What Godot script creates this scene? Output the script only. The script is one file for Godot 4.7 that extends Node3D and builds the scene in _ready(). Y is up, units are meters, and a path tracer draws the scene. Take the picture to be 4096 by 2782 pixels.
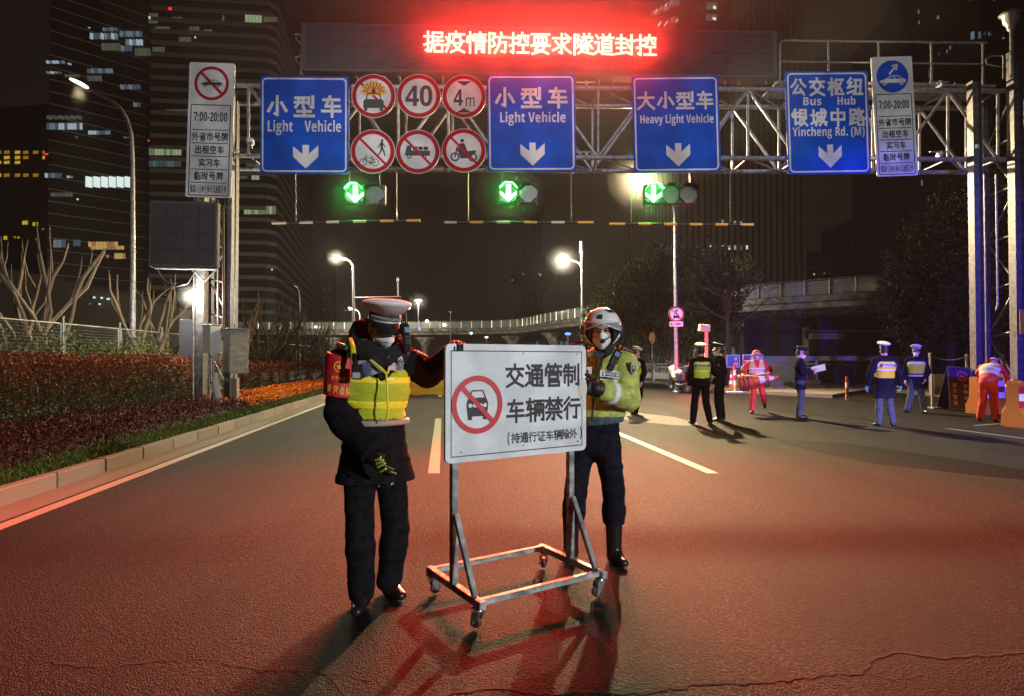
extends Node3D
# A night road closure under a tunnel gantry. World: camera at (0, 1.47, 0) looking down -z, metres.

const EYE := Vector3(0, 1.47, 0)
const FOC := 2450.0          # focal length in pixels of the 4096 wide photograph
const PITCH := 0.01755       # radians, upward
const ROAD := 0.1126         # the road runs towards (-ROAD, 0, -1)

var mats := {}
var names := {}
var rng := RandomNumberGenerator.new()
var wrinkle := FastNoiseLite.new()

# ---------------------------------------------------------------- measuring
func at(x: float, y: float, depth: float) -> Vector3:      # the point of the photograph (x, y) at that distance in front
	var d := Vector3((x - 2048.0) / FOC, (1391.0 - y) / FOC, -1.0).rotated(Vector3.RIGHT, PITCH)
	return EYE + d * (depth / -d.z)

func on(x: float, y: float, h := 0.0) -> Vector3:          # the point of the photograph on level ground of height h
	var d := Vector3((x - 2048.0) / FOC, (1391.0 - y) / FOC, -1.0).rotated(Vector3.RIGHT, PITCH)
	return EYE + d * ((h - EYE.y) / d.y)

func rd(s: float, depth: float, h := 0.0) -> Vector3:      # s metres across the road, depth metres along the view
	return Vector3(s - ROAD * depth, h, -depth)

# ---------------------------------------------------------------- mesh builder (triangles counter-clockwise from outside)
class MB:
	var v := PackedVector3Array()
	var n := PackedVector3Array()
	var c := PackedColorArray()
	var col := Color.WHITE

	func tri(a: Vector3, b: Vector3, d: Vector3) -> void:
		var m := (b - a).cross(d - a)
		if m.length_squared() < 1e-18:
			return
		m = m.normalized()
		v.append(a); v.append(d); v.append(b)
		n.append(m); n.append(m); n.append(m)
		c.append(col); c.append(col); c.append(col)

	func tri_n(a: Vector3, b: Vector3, d: Vector3, na: Vector3, nb: Vector3, nd: Vector3) -> void:
		if (b - a).cross(d - a).length_squared() < 1e-18:
			return
		v.append(a); v.append(d); v.append(b)
		n.append(na); n.append(nd); n.append(nb)
		c.append(col); c.append(col); c.append(col)

	func quad(a: Vector3, b: Vector3, d: Vector3, e: Vector3) -> void:
		tri(a, b, d)
		tri(a, d, e)

	func box(t: Transform3D, size: Vector3, bev := 0.0) -> void:
		var s := size * 0.5
		if bev <= 0.0:
			for ax in 3:
				for sg in [-1.0, 1.0]:
					var u := (ax + 1) % 3
					var w := (ax + 2) % 3
					var p := []
					for k in [[-1.0, -1.0], [1.0, -1.0], [1.0, 1.0], [-1.0, 1.0]]:
						var q := Vector3.ZERO
						q[ax] = s[ax] * sg
						q[u] = s[u] * k[0]
						q[w] = s[w] * k[1]
						p.append(t * q)
					if sg > 0.0:
						quad(p[0], p[1], p[2], p[3])
					else:
						quad(p[3], p[2], p[1], p[0])
			return
		var b := minf(bev, minf(s.x, minf(s.y, s.z)) * 0.95)
		for ax in 3:
			var u := (ax + 1) % 3
			var w := (ax + 2) % 3
			for sg in [-1.0, 1.0]:
				var p := []
				for k in [[-1.0, -1.0], [1.0, -1.0], [1.0, 1.0], [-1.0, 1.0]]:
					var q := Vector3.ZERO
					q[ax] = s[ax] * sg
					q[u] = (s[u] - b) * k[0]
					q[w] = (s[w] - b) * k[1]
					p.append(t * q)
				if sg > 0.0:
					quad(p[0], p[1], p[2], p[3])
				else:
					quad(p[3], p[2], p[1], p[0])
			# the four edges that run along ax
			for su in [-1.0, 1.0]:
				for sw in [-1.0, 1.0]:
					var a := Vector3.ZERO
					var d := Vector3.ZERO
					a[u] = s[u] * su
					a[w] = (s[w] - b) * sw
					d[u] = (s[u] - b) * su
					d[w] = s[w] * sw
					var e := s[ax] - b
					var a0 := a
					a0[ax] = -e
					var a1 := a
					a1[ax] = e
					var d0 := d
					d0[ax] = -e
					var d1 := d
					d1[ax] = e
					if su * sw > 0.0:
						quad(t * a0, t * d0, t * d1, t * a1)
					else:
						quad(t * a1, t * d1, t * d0, t * a0)
		for sx in [-1.0, 1.0]:
			for sy in [-1.0, 1.0]:
				for sz in [-1.0, 1.0]:
					var a := t * Vector3(s.x * sx, (s.y - b) * sy, (s.z - b) * sz)
					var d := t * Vector3((s.x - b) * sx, s.y * sy, (s.z - b) * sz)
					var e := t * Vector3((s.x - b) * sx, (s.y - b) * sy, s.z * sz)
					if sx * sy * sz > 0.0:
						tri(a, d, e)
					else:
						tri(a, e, d)

	func bx(x: float, y: float, z: float, sx: float, sy: float, sz: float, bev := 0.0) -> void:
		box(Transform3D(Basis(), Vector3(x, y, z)), Vector3(sx, sy, sz), bev)

	func bar(a: Vector3, b: Vector3, w: float, h: float, up := Vector3.UP, bev := 0.0) -> void:
		var z := (b - a).normalized()
		if absf(z.dot(up)) > 0.98:
			up = Vector3.BACK if absf(z.z) < 0.9 else Vector3.RIGHT
		var x := up.cross(z).normalized()
		box(Transform3D(Basis(x, z.cross(x), z), (a + b) * 0.5), Vector3(w, h, a.distance_to(b)), bev)

	func tube(p: Array, r: Array, sides := 8, caps := true) -> void:
		var rings := []
		var dirs := []
		var side := Vector3.ZERO
		for i in p.size():
			var d: Vector3 = (p[mini(i + 1, p.size() - 1)] - p[maxi(i - 1, 0)]).normalized()
			if side == Vector3.ZERO:
				side = d.cross(Vector3.UP if absf(d.y) < 0.9 else Vector3.RIGHT).normalized()
			side = (side - d * side.dot(d)).normalized()
			var o := d.cross(side)
			var ring := []
			var dn := []
			var ri: float = r[mini(i, r.size() - 1)]
			for k in sides:
				var g := TAU * k / sides
				var m := side * cos(g) + o * sin(g)
				dn.append(m)
				ring.append(p[i] + m * ri)
			rings.append(ring)
			dirs.append(dn)
		for i in p.size() - 1:
			for k in sides:
				var l := (k + 1) % sides
				tri_n(rings[i][k], rings[i][l], rings[i + 1][l], dirs[i][k], dirs[i][l], dirs[i + 1][l])
				tri_n(rings[i][k], rings[i + 1][l], rings[i + 1][k], dirs[i][k], dirs[i + 1][l], dirs[i + 1][k])
		if caps:
			var z: int = p.size() - 1
			for k in range(1, sides - 1):
				tri(rings[0][0], rings[0][k + 1], rings[0][k])
				tri(rings[z][0], rings[z][k], rings[z][k + 1])

	func rod(a: Vector3, b: Vector3, r: float, sides := 8) -> void:
		tube([a, b], [r, r], sides)

	# a profile of (radius, height) pairs turned about the y axis of t; sx, sz squash it
	func lathe(t: Transform3D, prof: Array, sides := 20, smooth := true, from := 0.0, to := TAU) -> void:
		var nr := []
		for i in prof.size():
			var d: Vector2 = prof[mini(i + 1, prof.size() - 1)] - prof[maxi(i - 1, 0)]
			nr.append(Vector2(d.y, -d.x).normalized())
		var nb := t.basis.inverse().transposed()
		for i in prof.size() - 1:
			var p: Vector2 = prof[i]
			var q: Vector2 = prof[i + 1]
			var np: Vector2 = nr[i]
			var nq: Vector2 = nr[i + 1]
			if not smooth:
				np = Vector2((q - p).y, -(q - p).x).normalized()
				nq = np
			for k in sides:
				var g := from + (to - from) * k / sides
				var e := from + (to - from) * (k + 1) / sides
				var a := Vector3(cos(g), 0, sin(g))
				var b := Vector3(cos(e), 0, sin(e))
				var p0 := t * (a * p.x + Vector3.UP * p.y)
				var p1 := t * (b * p.x + Vector3.UP * p.y)
				var q0 := t * (a * q.x + Vector3.UP * q.y)
				var q1 := t * (b * q.x + Vector3.UP * q.y)
				var n0 := (nb * (a * np.x + Vector3.UP * np.y)).normalized()
				var n1 := (nb * (b * np.x + Vector3.UP * np.y)).normalized()
				var m0 := (nb * (a * nq.x + Vector3.UP * nq.y)).normalized()
				var m1 := (nb * (b * nq.x + Vector3.UP * nq.y)).normalized()
				tri_n(p0, q1, p1, n0, m1, n1)
				tri_n(p0, q0, q1, n0, m0, m1)

	func ball(t: Transform3D, r: Vector3, sides := 14, rows := 8) -> void:
		var pr := []
		for i in rows + 1:
			var g := -PI / 2 + PI * i / rows
			pr.append(Vector2(maxf(cos(g), 0.0), sin(g)))
		lathe(t * Transform3D(Basis.from_scale(r), Vector3.ZERO), pr, sides)

	# a 2D outline (counter-clockwise) in the xy plane of t, from z = 0 to z = depth
	func prism(t: Transform3D, poly: PackedVector2Array, depth: float, back := true) -> void:
		var pl := poly
		if Geometry2D.is_polygon_clockwise(pl):
			pl = pl.duplicate()
			pl.reverse()
		var ix := Geometry2D.triangulate_polygon(pl)
		for i in range(0, ix.size(), 3):
			var a := pl[ix[i]]
			var b := pl[ix[i + 1]]
			var d := pl[ix[i + 2]]
			if (b - a).cross(d - a) < 0.0:
				var w := b
				b = d
				d = w
			tri(t * Vector3(a.x, a.y, depth), t * Vector3(b.x, b.y, depth), t * Vector3(d.x, d.y, depth))
			if back:
				tri(t * Vector3(a.x, a.y, 0), t * Vector3(d.x, d.y, 0), t * Vector3(b.x, b.y, 0))
		for i in pl.size():
			var a := pl[i]
			var b := pl[(i + 1) % pl.size()]
			quad(t * Vector3(a.x, a.y, 0), t * Vector3(b.x, b.y, 0), t * Vector3(b.x, b.y, depth), t * Vector3(a.x, a.y, depth))

	# a flat ring (or disc when r0 = 0) facing +z of t
	func ring(t: Transform3D, r0: float, r1: float, z: float, sides := 40, edge := 0.0) -> void:
		for k in sides:
			var g := TAU * k / sides
			var e := TAU * (k + 1) / sides
			var a := Vector3(cos(g), sin(g), 0)
			var b := Vector3(cos(e), sin(e), 0)
			var o := Vector3(0, 0, z)
			if r0 > 0.0:
				quad(t * (a * r0 + o), t * (a * r1 + o), t * (b * r1 + o), t * (b * r0 + o))
			else:
				tri(t * o, t * (a * r1 + o), t * (b * r1 + o))
			if edge > 0.0:
				var u := o - Vector3(0, 0, edge)
				quad(t * (a * r1 + u), t * (b * r1 + u), t * (b * r1 + o), t * (a * r1 + o))
				if r0 > 0.0:
					quad(t * (b * r0 + u), t * (a * r0 + u), t * (a * r0 + o), t * (b * r0 + o))
				else:
					tri(t * u, t * (b * r1 + u), t * (a * r1 + u))

	# a flat stroke in the xy plane of t, at height z
	func stroke(t: Transform3D, a: Vector2, b: Vector2, w: float, z: float) -> void:
		var d := (b - a).normalized() * (w * 0.5)
		var s := Vector2(-d.y, d.x)
		var p := a - d * 0.8
		var q := b + d * 0.8
		quad(t * Vector3(p.x - s.x, p.y - s.y, z), t * Vector3(q.x - s.x, q.y - s.y, z), t * Vector3(q.x + s.x, q.y + s.y, z), t * Vector3(p.x + s.x, p.y + s.y, z))

	func poly(t: Transform3D, pts: PackedVector2Array, z: float) -> void:
		var ix := Geometry2D.triangulate_polygon(pts)
		for i in range(0, ix.size(), 3):
			var a := pts[ix[i]]
			var b := pts[ix[i + 1]]
			var d := pts[ix[i + 2]]
			if (b - a).cross(d - a) < 0.0:
				var w := b
				b = d
				d = w
			tri(t * Vector3(a.x, a.y, z), t * Vector3(b.x, b.y, z), t * Vector3(d.x, d.y, z))

	# rows of points joined into a smooth sheet; closed joins each row's end to its start
	func sheet(rows: Array, closed := false) -> void:
		var h: int = rows.size()
		var w: int = rows[0].size()
		var nm := []
		for i in h:
			var r := []
			for k in w:
				var du: Vector3
				if closed:
					du = rows[i][(k + 1) % w] - rows[i][(k + w - 1) % w]
				else:
					du = rows[i][mini(k + 1, w - 1)] - rows[i][maxi(k - 1, 0)]
				var dv: Vector3 = rows[mini(i + 1, h - 1)][k] - rows[maxi(i - 1, 0)][k]
				r.append(du.cross(dv).normalized())
			nm.append(r)
		for i in h - 1:
			for k in (w if closed else w - 1):
				var l := (k + 1) % w
				tri_n(rows[i][k], rows[i][l], rows[i + 1][l], nm[i][k], nm[i][l], nm[i + 1][l])
				tri_n(rows[i][k], rows[i + 1][l], rows[i + 1][k], nm[i][k], nm[i + 1][l], nm[i + 1][k])

	func join(m: Mesh, t: Transform3D) -> void:
		for s in m.get_surface_count():
			var ar := m.surface_get_arrays(s)
			var vs: PackedVector3Array = ar[Mesh.ARRAY_VERTEX]
			var ns: PackedVector3Array = ar[Mesh.ARRAY_NORMAL]
			var ix = ar[Mesh.ARRAY_INDEX]
			if ix == null or ix.size() == 0:
				ix = range(vs.size())
			for i in ix:
				v.append(t * vs[i])
				n.append((t.basis * ns[i]).normalized())
				c.append(col)

	func mesh() -> ArrayMesh:
		var m := ArrayMesh.new()
		if v.is_empty():
			return m
		var a := []
		a.resize(Mesh.ARRAY_MAX)
		a[Mesh.ARRAY_VERTEX] = v
		a[Mesh.ARRAY_NORMAL] = n
		a[Mesh.ARRAY_COLOR] = c
		m.add_surface_from_arrays(Mesh.PRIMITIVE_TRIANGLES, a)
		return m

# ---------------------------------------------------------------- distance-field builder for bodies and clothes
class Blob:
	var h := 0.02
	var o := Vector3.ZERO
	var nx := 0
	var ny := 0
	var nz := 0
	var f := PackedFloat32Array()

	func _init(lo: Vector3, hi: Vector3, cell: float) -> void:
		h = cell
		o = lo
		nx = int((hi.x - lo.x) / h) + 2
		ny = int((hi.y - lo.y) / h) + 2
		nz = int((hi.z - lo.z) / h) + 2
		f.resize(nx * ny * nz)
		f.fill(1.0)

	func copy() -> Blob:
		var b := Blob.new(o, o, h)
		b.nx = nx
		b.ny = ny
		b.nz = nz
		b.f = f.duplicate()
		return b

	# a tapered capsule, squashed by q along side; cut = true takes it away
	func cone(a: Vector3, b: Vector3, ra: float, rb: float, k := 0.03, side := Vector3.ZERO, q := 1.0, cut := false) -> void:
		var rm := maxf(ra, rb) * maxf(q, 1.0) + k + 2.5 * h
		var lo := ((a.min(b) - Vector3.ONE * rm) - o) / h
		var hi := ((a.max(b) + Vector3.ONE * rm) - o) / h
		var x0 := clampi(int(lo.x), 0, nx)
		var x1 := clampi(int(hi.x) + 1, 0, nx)
		var y0 := clampi(int(lo.y), 0, ny)
		var y1 := clampi(int(hi.y) + 1, 0, ny)
		var z0 := clampi(int(lo.z), 0, nz)
		var z1 := clampi(int(hi.z) + 1, 0, nz)
		var ab := b - a
		var l2 := maxf(ab.length_squared(), 1e-9)
		var sq := 1.0 - 1.0 / q
		var bend := q != 1.0
		for z in range(z0, z1):
			for y in range(y0, y1):
				var i := (z * ny + y) * nx + x0
				for x in range(x0, x1):
					var w := o + Vector3(x, y, z) * h - a
					var t := clampf(w.dot(ab) / l2, 0.0, 1.0)
					w -= ab * t
					if bend:
						w -= side * (w.dot(side) * sq)
					var d := w.length() - (ra + (rb - ra) * t)
					var e := f[i]
					if cut:
						f[i] = maxf(e, -d)
					else:
						var g := maxf(k - absf(e - d), 0.0)
						f[i] = minf(e, d) - g * g / (4.0 * k)
					i += 1

	func ell(c: Vector3, r: Vector3, bs := Basis(), k := 0.02, cut := false) -> void:
		var rm := maxf(r.x, maxf(r.y, r.z)) + k + 2.5 * h
		var lo := ((c - Vector3.ONE * rm) - o) / h
		var hi := ((c + Vector3.ONE * rm) - o) / h
		var iv := bs.transposed()
		var rs := minf(r.x, minf(r.y, r.z))
		for z in range(clampi(int(lo.z), 0, nz), clampi(int(hi.z) + 1, 0, nz)):
			for y in range(clampi(int(lo.y), 0, ny), clampi(int(hi.y) + 1, 0, ny)):
				for x in range(clampi(int(lo.x), 0, nx), clampi(int(hi.x) + 1, 0, nx)):
					var i := (z * ny + y) * nx + x
					var w := (iv * (o + Vector3(x, y, z) * h - c))
					var u := w / r
					var l := u.length()
					var gl := (u / r).length()
					var d := -rs if gl < 1e-6 else l * (l - 1.0) / gl
					var e := f[i]
					if cut:
						f[i] = maxf(e, -d)
					else:
						var g := maxf(k - absf(e - d), 0.0)
						f[i] = minf(e, d) - g * g / (4.0 * k)

	# keeps what lies behind the plane
	func keep(p: Vector3, m: Vector3) -> void:
		var dx := m.x * h
		for z in nz:
			for y in ny:
				var i := (z * ny + y) * nx
				var d := (o + Vector3(0, y, z) * h - p).dot(m)
				for x in nx:
					if d > f[i]:
						f[i] = d
					d += dx
					i += 1

	func grow(by: float) -> void:
		for i in f.size():
			f[i] -= by

	func ripple(ns: FastNoiseLite, amp: float, stretch := Vector3.ONE) -> void:
		var lim := amp + 3.0 * h
		for z in nz:
			for y in ny:
				var i := (z * ny + y) * nx
				for x in nx:
					if absf(f[i]) < lim:
						f[i] += amp * ns.get_noise_3dv((o + Vector3(x, y, z) * h) * stretch)
					i += 1

	func each(fn: Callable) -> void:
		for z in nz:
			for y in ny:
				for x in nx:
					var i := (z * ny + y) * nx + x
					f[i] = fn.call(o + Vector3(x, y, z) * h, f[i])

	# surface nets, added to mb
	func into(mb: MB) -> void:
		var vid := PackedInt32Array()
		vid.resize(f.size())
		vid.fill(-1)
		var P := PackedVector3Array()
		var N := PackedVector3Array()
		var at := PackedInt32Array()
		var sy := nx
		var sz := nx * ny
		var lim := 2.0 * h
		for z in nz - 1:
			for y in ny - 1:
				var i := (z * ny + y) * nx - 1
				for x in nx - 1:
					i += 1
					var f0 := f[i]
					if f0 > lim or f0 < -lim:
						continue
					var f1 := f[i + 1]
					var f2 := f[i + sy]
					var f3 := f[i + sy + 1]
					var f4 := f[i + sz]
					var f5 := f[i + sz + 1]
					var f6 := f[i + sz + sy]
					var f7 := f[i + sz + sy + 1]
					var lowest := minf(minf(minf(f0, f1), minf(f2, f3)), minf(minf(f4, f5), minf(f6, f7)))
					var most := maxf(maxf(maxf(f0, f1), maxf(f2, f3)), maxf(maxf(f4, f5), maxf(f6, f7)))
					if lowest >= 0.0 or most < 0.0:
						continue
					var s := Vector3.ZERO
					var k := 0
					if (f0 < 0.0) != (f1 < 0.0): s += Vector3(f0 / (f0 - f1), 0, 0); k += 1
					if (f2 < 0.0) != (f3 < 0.0): s += Vector3(f2 / (f2 - f3), 1, 0); k += 1
					if (f4 < 0.0) != (f5 < 0.0): s += Vector3(f4 / (f4 - f5), 0, 1); k += 1
					if (f6 < 0.0) != (f7 < 0.0): s += Vector3(f6 / (f6 - f7), 1, 1); k += 1
					if (f0 < 0.0) != (f2 < 0.0): s += Vector3(0, f0 / (f0 - f2), 0); k += 1
					if (f1 < 0.0) != (f3 < 0.0): s += Vector3(1, f1 / (f1 - f3), 0); k += 1
					if (f4 < 0.0) != (f6 < 0.0): s += Vector3(0, f4 / (f4 - f6), 1); k += 1
					if (f5 < 0.0) != (f7 < 0.0): s += Vector3(1, f5 / (f5 - f7), 1); k += 1
					if (f0 < 0.0) != (f4 < 0.0): s += Vector3(0, 0, f0 / (f0 - f4)); k += 1
					if (f1 < 0.0) != (f5 < 0.0): s += Vector3(1, 0, f1 / (f1 - f5)); k += 1
					if (f2 < 0.0) != (f6 < 0.0): s += Vector3(0, 1, f2 / (f2 - f6)); k += 1
					if (f3 < 0.0) != (f7 < 0.0): s += Vector3(1, 1, f3 / (f3 - f7)); k += 1
					vid[i] = P.size()
					at.append(i)
					P.append(o + (Vector3(x, y, z) + s / k) * h)
					N.append(Vector3(f1 + f3 + f5 + f7 - f0 - f2 - f4 - f6, f2 + f3 + f6 + f7 - f0 - f1 - f4 - f5, f4 + f5 + f6 + f7 - f0 - f1 - f2 - f3).normalized())
		for q in at.size():
			var i := at[q]
			var inside := f[i] < 0.0
			for ax in 3:
				var st: int = [1, sy, sz][ax]
				var su: int = [sy, sz, 1][ax]
				var sv: int = [sz, 1, sy][ax]
				if (f[i + st] < 0.0) == inside or i - su - sv < 0:
					continue
				var a := vid[i]
				var b := vid[i - su]
				var d := vid[i - su - sv]
				var e := vid[i - sv]
				if a < 0 or b < 0 or d < 0 or e < 0:
					continue
				if inside:
					mb.tri_n(P[a], P[b], P[d], N[a], N[b], N[d])
					mb.tri_n(P[a], P[d], P[e], N[a], N[d], N[e])
				else:
					mb.tri_n(P[a], P[d], P[b], N[a], N[d], N[b])
					mb.tri_n(P[a], P[e], P[d], N[a], N[e], N[d])

	func mb() -> MB:
		var m := MB.new()
		into(m)
		return m

# ---------------------------------------------------------------- nodes
func numbered(called: String) -> String:
	if not names.has(called):
		names[called] = 0
		return called
	names[called] += 1
	return "%s_%03d" % [called, names[called]]

func tag(o: Node3D, label: String, category: String, group := "") -> Node3D:
	o.set_meta("label", label)
	o.set_meta("category", category)
	if group:
		o.set_meta("group", group)
	return o

func thing(called: String, label: String, category: String, where := Vector3.ZERO, turn := 0.0, group := "") -> Node3D:
	var o := Node3D.new()
	o.name = numbered(called)
	add_child(o)
	o.position = where
	o.rotation.y = turn
	return tag(o, label, category, group)

func part(called: String, mb: MB, m: Material, parent: Node3D, kind := "") -> MeshInstance3D:
	return put(called, mb.mesh(), m, parent, kind)

func put(called: String, me: Mesh, m: Material, parent: Node3D, kind := "") -> MeshInstance3D:
	var o := MeshInstance3D.new()
	o.name = called
	o.mesh = me
	o.material_override = m
	parent.add_child(o, true)
	if kind:
		o.set_meta("kind", kind)
	return o

func single(called: String, mb: MB, m: Material, label: String, category: String, group := "") -> MeshInstance3D:
	var o := part(numbered(called), mb, m, self)
	tag(o, label, category, group)
	return o

func struct(called: String, mb: MB, m: Material, kind := "structure") -> MeshInstance3D:
	var o := part(numbered(called), mb, m, self, kind)
	return o

func again(src: Node3D, where: Vector3, turn: float, label: String) -> Node3D:
	var o: Node3D = src.duplicate()
	o.name = numbered(String(src.name).rstrip("0123456789").rstrip("_"))
	add_child(o)
	o.position = where
	o.rotation.y = turn
	o.set_meta("label", label)
	return o

# ---------------------------------------------------------------- materials
func mat(key: String, r: float, g: float, b: float, rough := 0.7, metal := 0.0, spec := 0.5) -> StandardMaterial3D:
	if mats.has(key):
		return mats[key]
	var m := StandardMaterial3D.new()
	m.resource_name = key
	m.albedo_color = Color(r, g, b).linear_to_srgb()
	m.roughness = rough
	m.metallic = metal
	m.metallic_specular = spec
	mats[key] = m
	return m

func glow(key: String, r: float, g: float, b: float, e := 1.0) -> StandardMaterial3D:
	var m := mat(key, 0.04, 0.04, 0.04, 0.5)
	m.emission_enabled = true
	m.emission = Color(r, g, b).linear_to_srgb()
	m.emission_energy_multiplier = e
	return m

func tex(im: Image) -> ImageTexture:
	return ImageTexture.create_from_image(im)

func noise_image(sd: int, freq: float, kind: int, size: int, octaves := 3) -> Image:
	var ns := FastNoiseLite.new()
	ns.seed = sd
	ns.frequency = freq
	ns.noise_type = kind
	ns.fractal_octaves = octaves
	if kind == FastNoiseLite.TYPE_CELLULAR:
		ns.cellular_return_type = FastNoiseLite.RETURN_DISTANCE2_SUB
		ns.fractal_type = FastNoiseLite.FRACTAL_NONE
	return ns.get_seamless_image(size, size)

# remaps a grey picture between two tones (sRGB values)
func toned(im: Image, lo: Color, hi: Color, gain := 1.0) -> Image:
	var w := im.get_width()
	var out := Image.create(w, w, false, Image.FORMAT_RGB8)
	for y in w:
		for x in w:
			var t := clampf((im.get_pixel(x, y).r - 0.5) * gain + 0.5, 0.0, 1.0)
			out.set_pixel(x, y, lo.lerp(hi, t))
	return out

func grain(m: StandardMaterial3D, tx: Texture2D, scale: float) -> StandardMaterial3D:
	m.albedo_texture = tx
	m.uv1_triplanar = true
	m.uv1_world_triplanar = true
	m.uv1_scale = Vector3.ONE * scale
	return m

func relief(m: StandardMaterial3D, tx: Texture2D, cm: float) -> StandardMaterial3D:
	m.heightmap_enabled = true
	m.heightmap_texture = tx
	m.heightmap_scale = cm
	return m

# ---------------------------------------------------------------- lights
func omni(called: String, p: Vector3, c: Color, e: float, size := 0.1) -> OmniLight3D:
	var l := OmniLight3D.new()
	l.name = numbered(called)
	l.position = p
	l.light_color = c
	l.light_energy = e
	l.light_size = size
	l.omni_range = 120.0
	l.omni_attenuation = 2.0
	l.shadow_enabled = true
	add_child(l)
	return l

func spot(called: String, p: Vector3, aim: Vector3, c: Color, e: float, angle: float, size := 0.1) -> SpotLight3D:
	var l := SpotLight3D.new()
	l.name = numbered(called)
	l.light_color = c
	l.light_energy = e
	l.light_size = size
	l.spot_range = 150.0
	l.spot_attenuation = 2.0
	l.spot_angle = angle
	l.spot_angle_attenuation = 0.6
	l.shadow_enabled = true
	add_child(l)
	l.look_at_from_position(p, aim, Vector3.UP if absf((aim - p).normalized().y) < 0.99 else Vector3.RIGHT)
	return l

func area(called: String, p: Vector3, aim: Vector3, size: Vector2, c: Color, e: float) -> AreaLight3D:
	var l := AreaLight3D.new()
	l.name = numbered(called)
	l.light_color = c
	l.light_energy = e
	l.area_size = size
	l.area_range = 120.0
	l.area_attenuation = 2.0
	l.shadow_enabled = true
	add_child(l)
	l.look_at_from_position(p, aim, Vector3.UP)
	return l

# ---------------------------------------------------------------- lettering
var han_font := {}

# writes text into mb: chars of w x h, step apart, first one's top left corner at p, in the xy plane of t
func han(mb: MB, t: Transform3D, text: String, p: Vector2, w: float, h: float, step: float, weight: float, z: float) -> void:
	for ch in text:
		if han_font.has(ch):
			var lift := 0.0
			for s in String(han_font[ch]).split("|"):
				var q := s.split_floats(" ", false)
				for i in range(0, q.size() - 3, 2):
					mb.stroke(t, p + Vector2(q[i] * w, -q[i + 1] * h) * 0.01, p + Vector2(q[i + 2] * w, -q[i + 3] * h) * 0.01, weight, z + lift)
					lift += 0.0002
		p.x += step

# Latin text as flat lettering with a little depth; centred at p, capital height h, squeezed to width w when w > 0
func latin(mb: MB, t: Transform3D, text: String, p: Vector2, h: float, w := 0.0, bold := true, depth := 0.003, z := 0.003) -> void:
	var tm := TextMesh.new()
	var f := SystemFont.new()
	f.font_names = PackedStringArray(["Droid Sans"])
	f.font_weight = 700 if bold else 400
	tm.font = f
	tm.font_size = 64
	tm.pixel_size = 0.01
	tm.depth = 1.0
	tm.curve_step = 2.0
	tm.text = text
	var bb := tm.get_aabb()
	var k := h / 0.457
	var kx := k if w <= 0.0 else w / bb.size.x
	var m := Transform3D(Basis.from_scale(Vector3(kx, k, depth)), Vector3(p.x - (bb.position.x + bb.size.x * 0.5) * kx, p.y, z + depth * 0.5))
	# the capitals are centred on p.y
	m.origin.y -= cap_middle(tm) * k
	mb.join(tm, t * m)

var cap_mid := -100.0
func cap_middle(tm: TextMesh) -> float:
	if cap_mid < -50.0:
		var keep := tm.text
		tm.text = "H"
		var lo := 1e9
		var hi := -1e9
		for q in tm.get_faces():
			lo = minf(lo, q.y)
			hi = maxf(hi, q.y)
		cap_mid = (lo + hi) * 0.5
		tm.text = keep
	return cap_mid

func rounded(w: float, h: float, r: float, n := 5) -> PackedVector2Array:
	var p := PackedVector2Array()
	for k in 4:
		var cx := (w * 0.5 - r) * (1 if k == 0 or k == 3 else -1)
		var cy := (h * 0.5 - r) * (1 if k < 2 else -1)
		for i in n + 1:
			var g := PI / 2 * (k + float(i) / n)
			p.append(Vector2(cx + r * cos(g), cy + r * sin(g)))
	return p

# a rounded outline line of width lw, w x h, facing +z
func outline(mb: MB, t: Transform3D, w: float, h: float, r: float, lw: float, z: float) -> void:
	var a := rounded(w, h, r)
	var b := rounded(w - 2 * lw, h - 2 * lw, maxf(r - lw, 0.002))
	for i in a.size():
		var k := (i + 1) % a.size()
		mb.quad(t * Vector3(a[i].x, a[i].y, z), t * Vector3(a[k].x, a[k].y, z), t * Vector3(b[k].x, b[k].y, z), t * Vector3(b[i].x, b[i].y, z))

func circle(cx: float, cy: float, rx: float, ry: float, n := 20) -> PackedVector2Array:
	var p := PackedVector2Array()
	for i in n:
		p.append(Vector2(cx + rx * cos(TAU * i / n), cy + ry * sin(TAU * i / n)))
	return p

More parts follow.
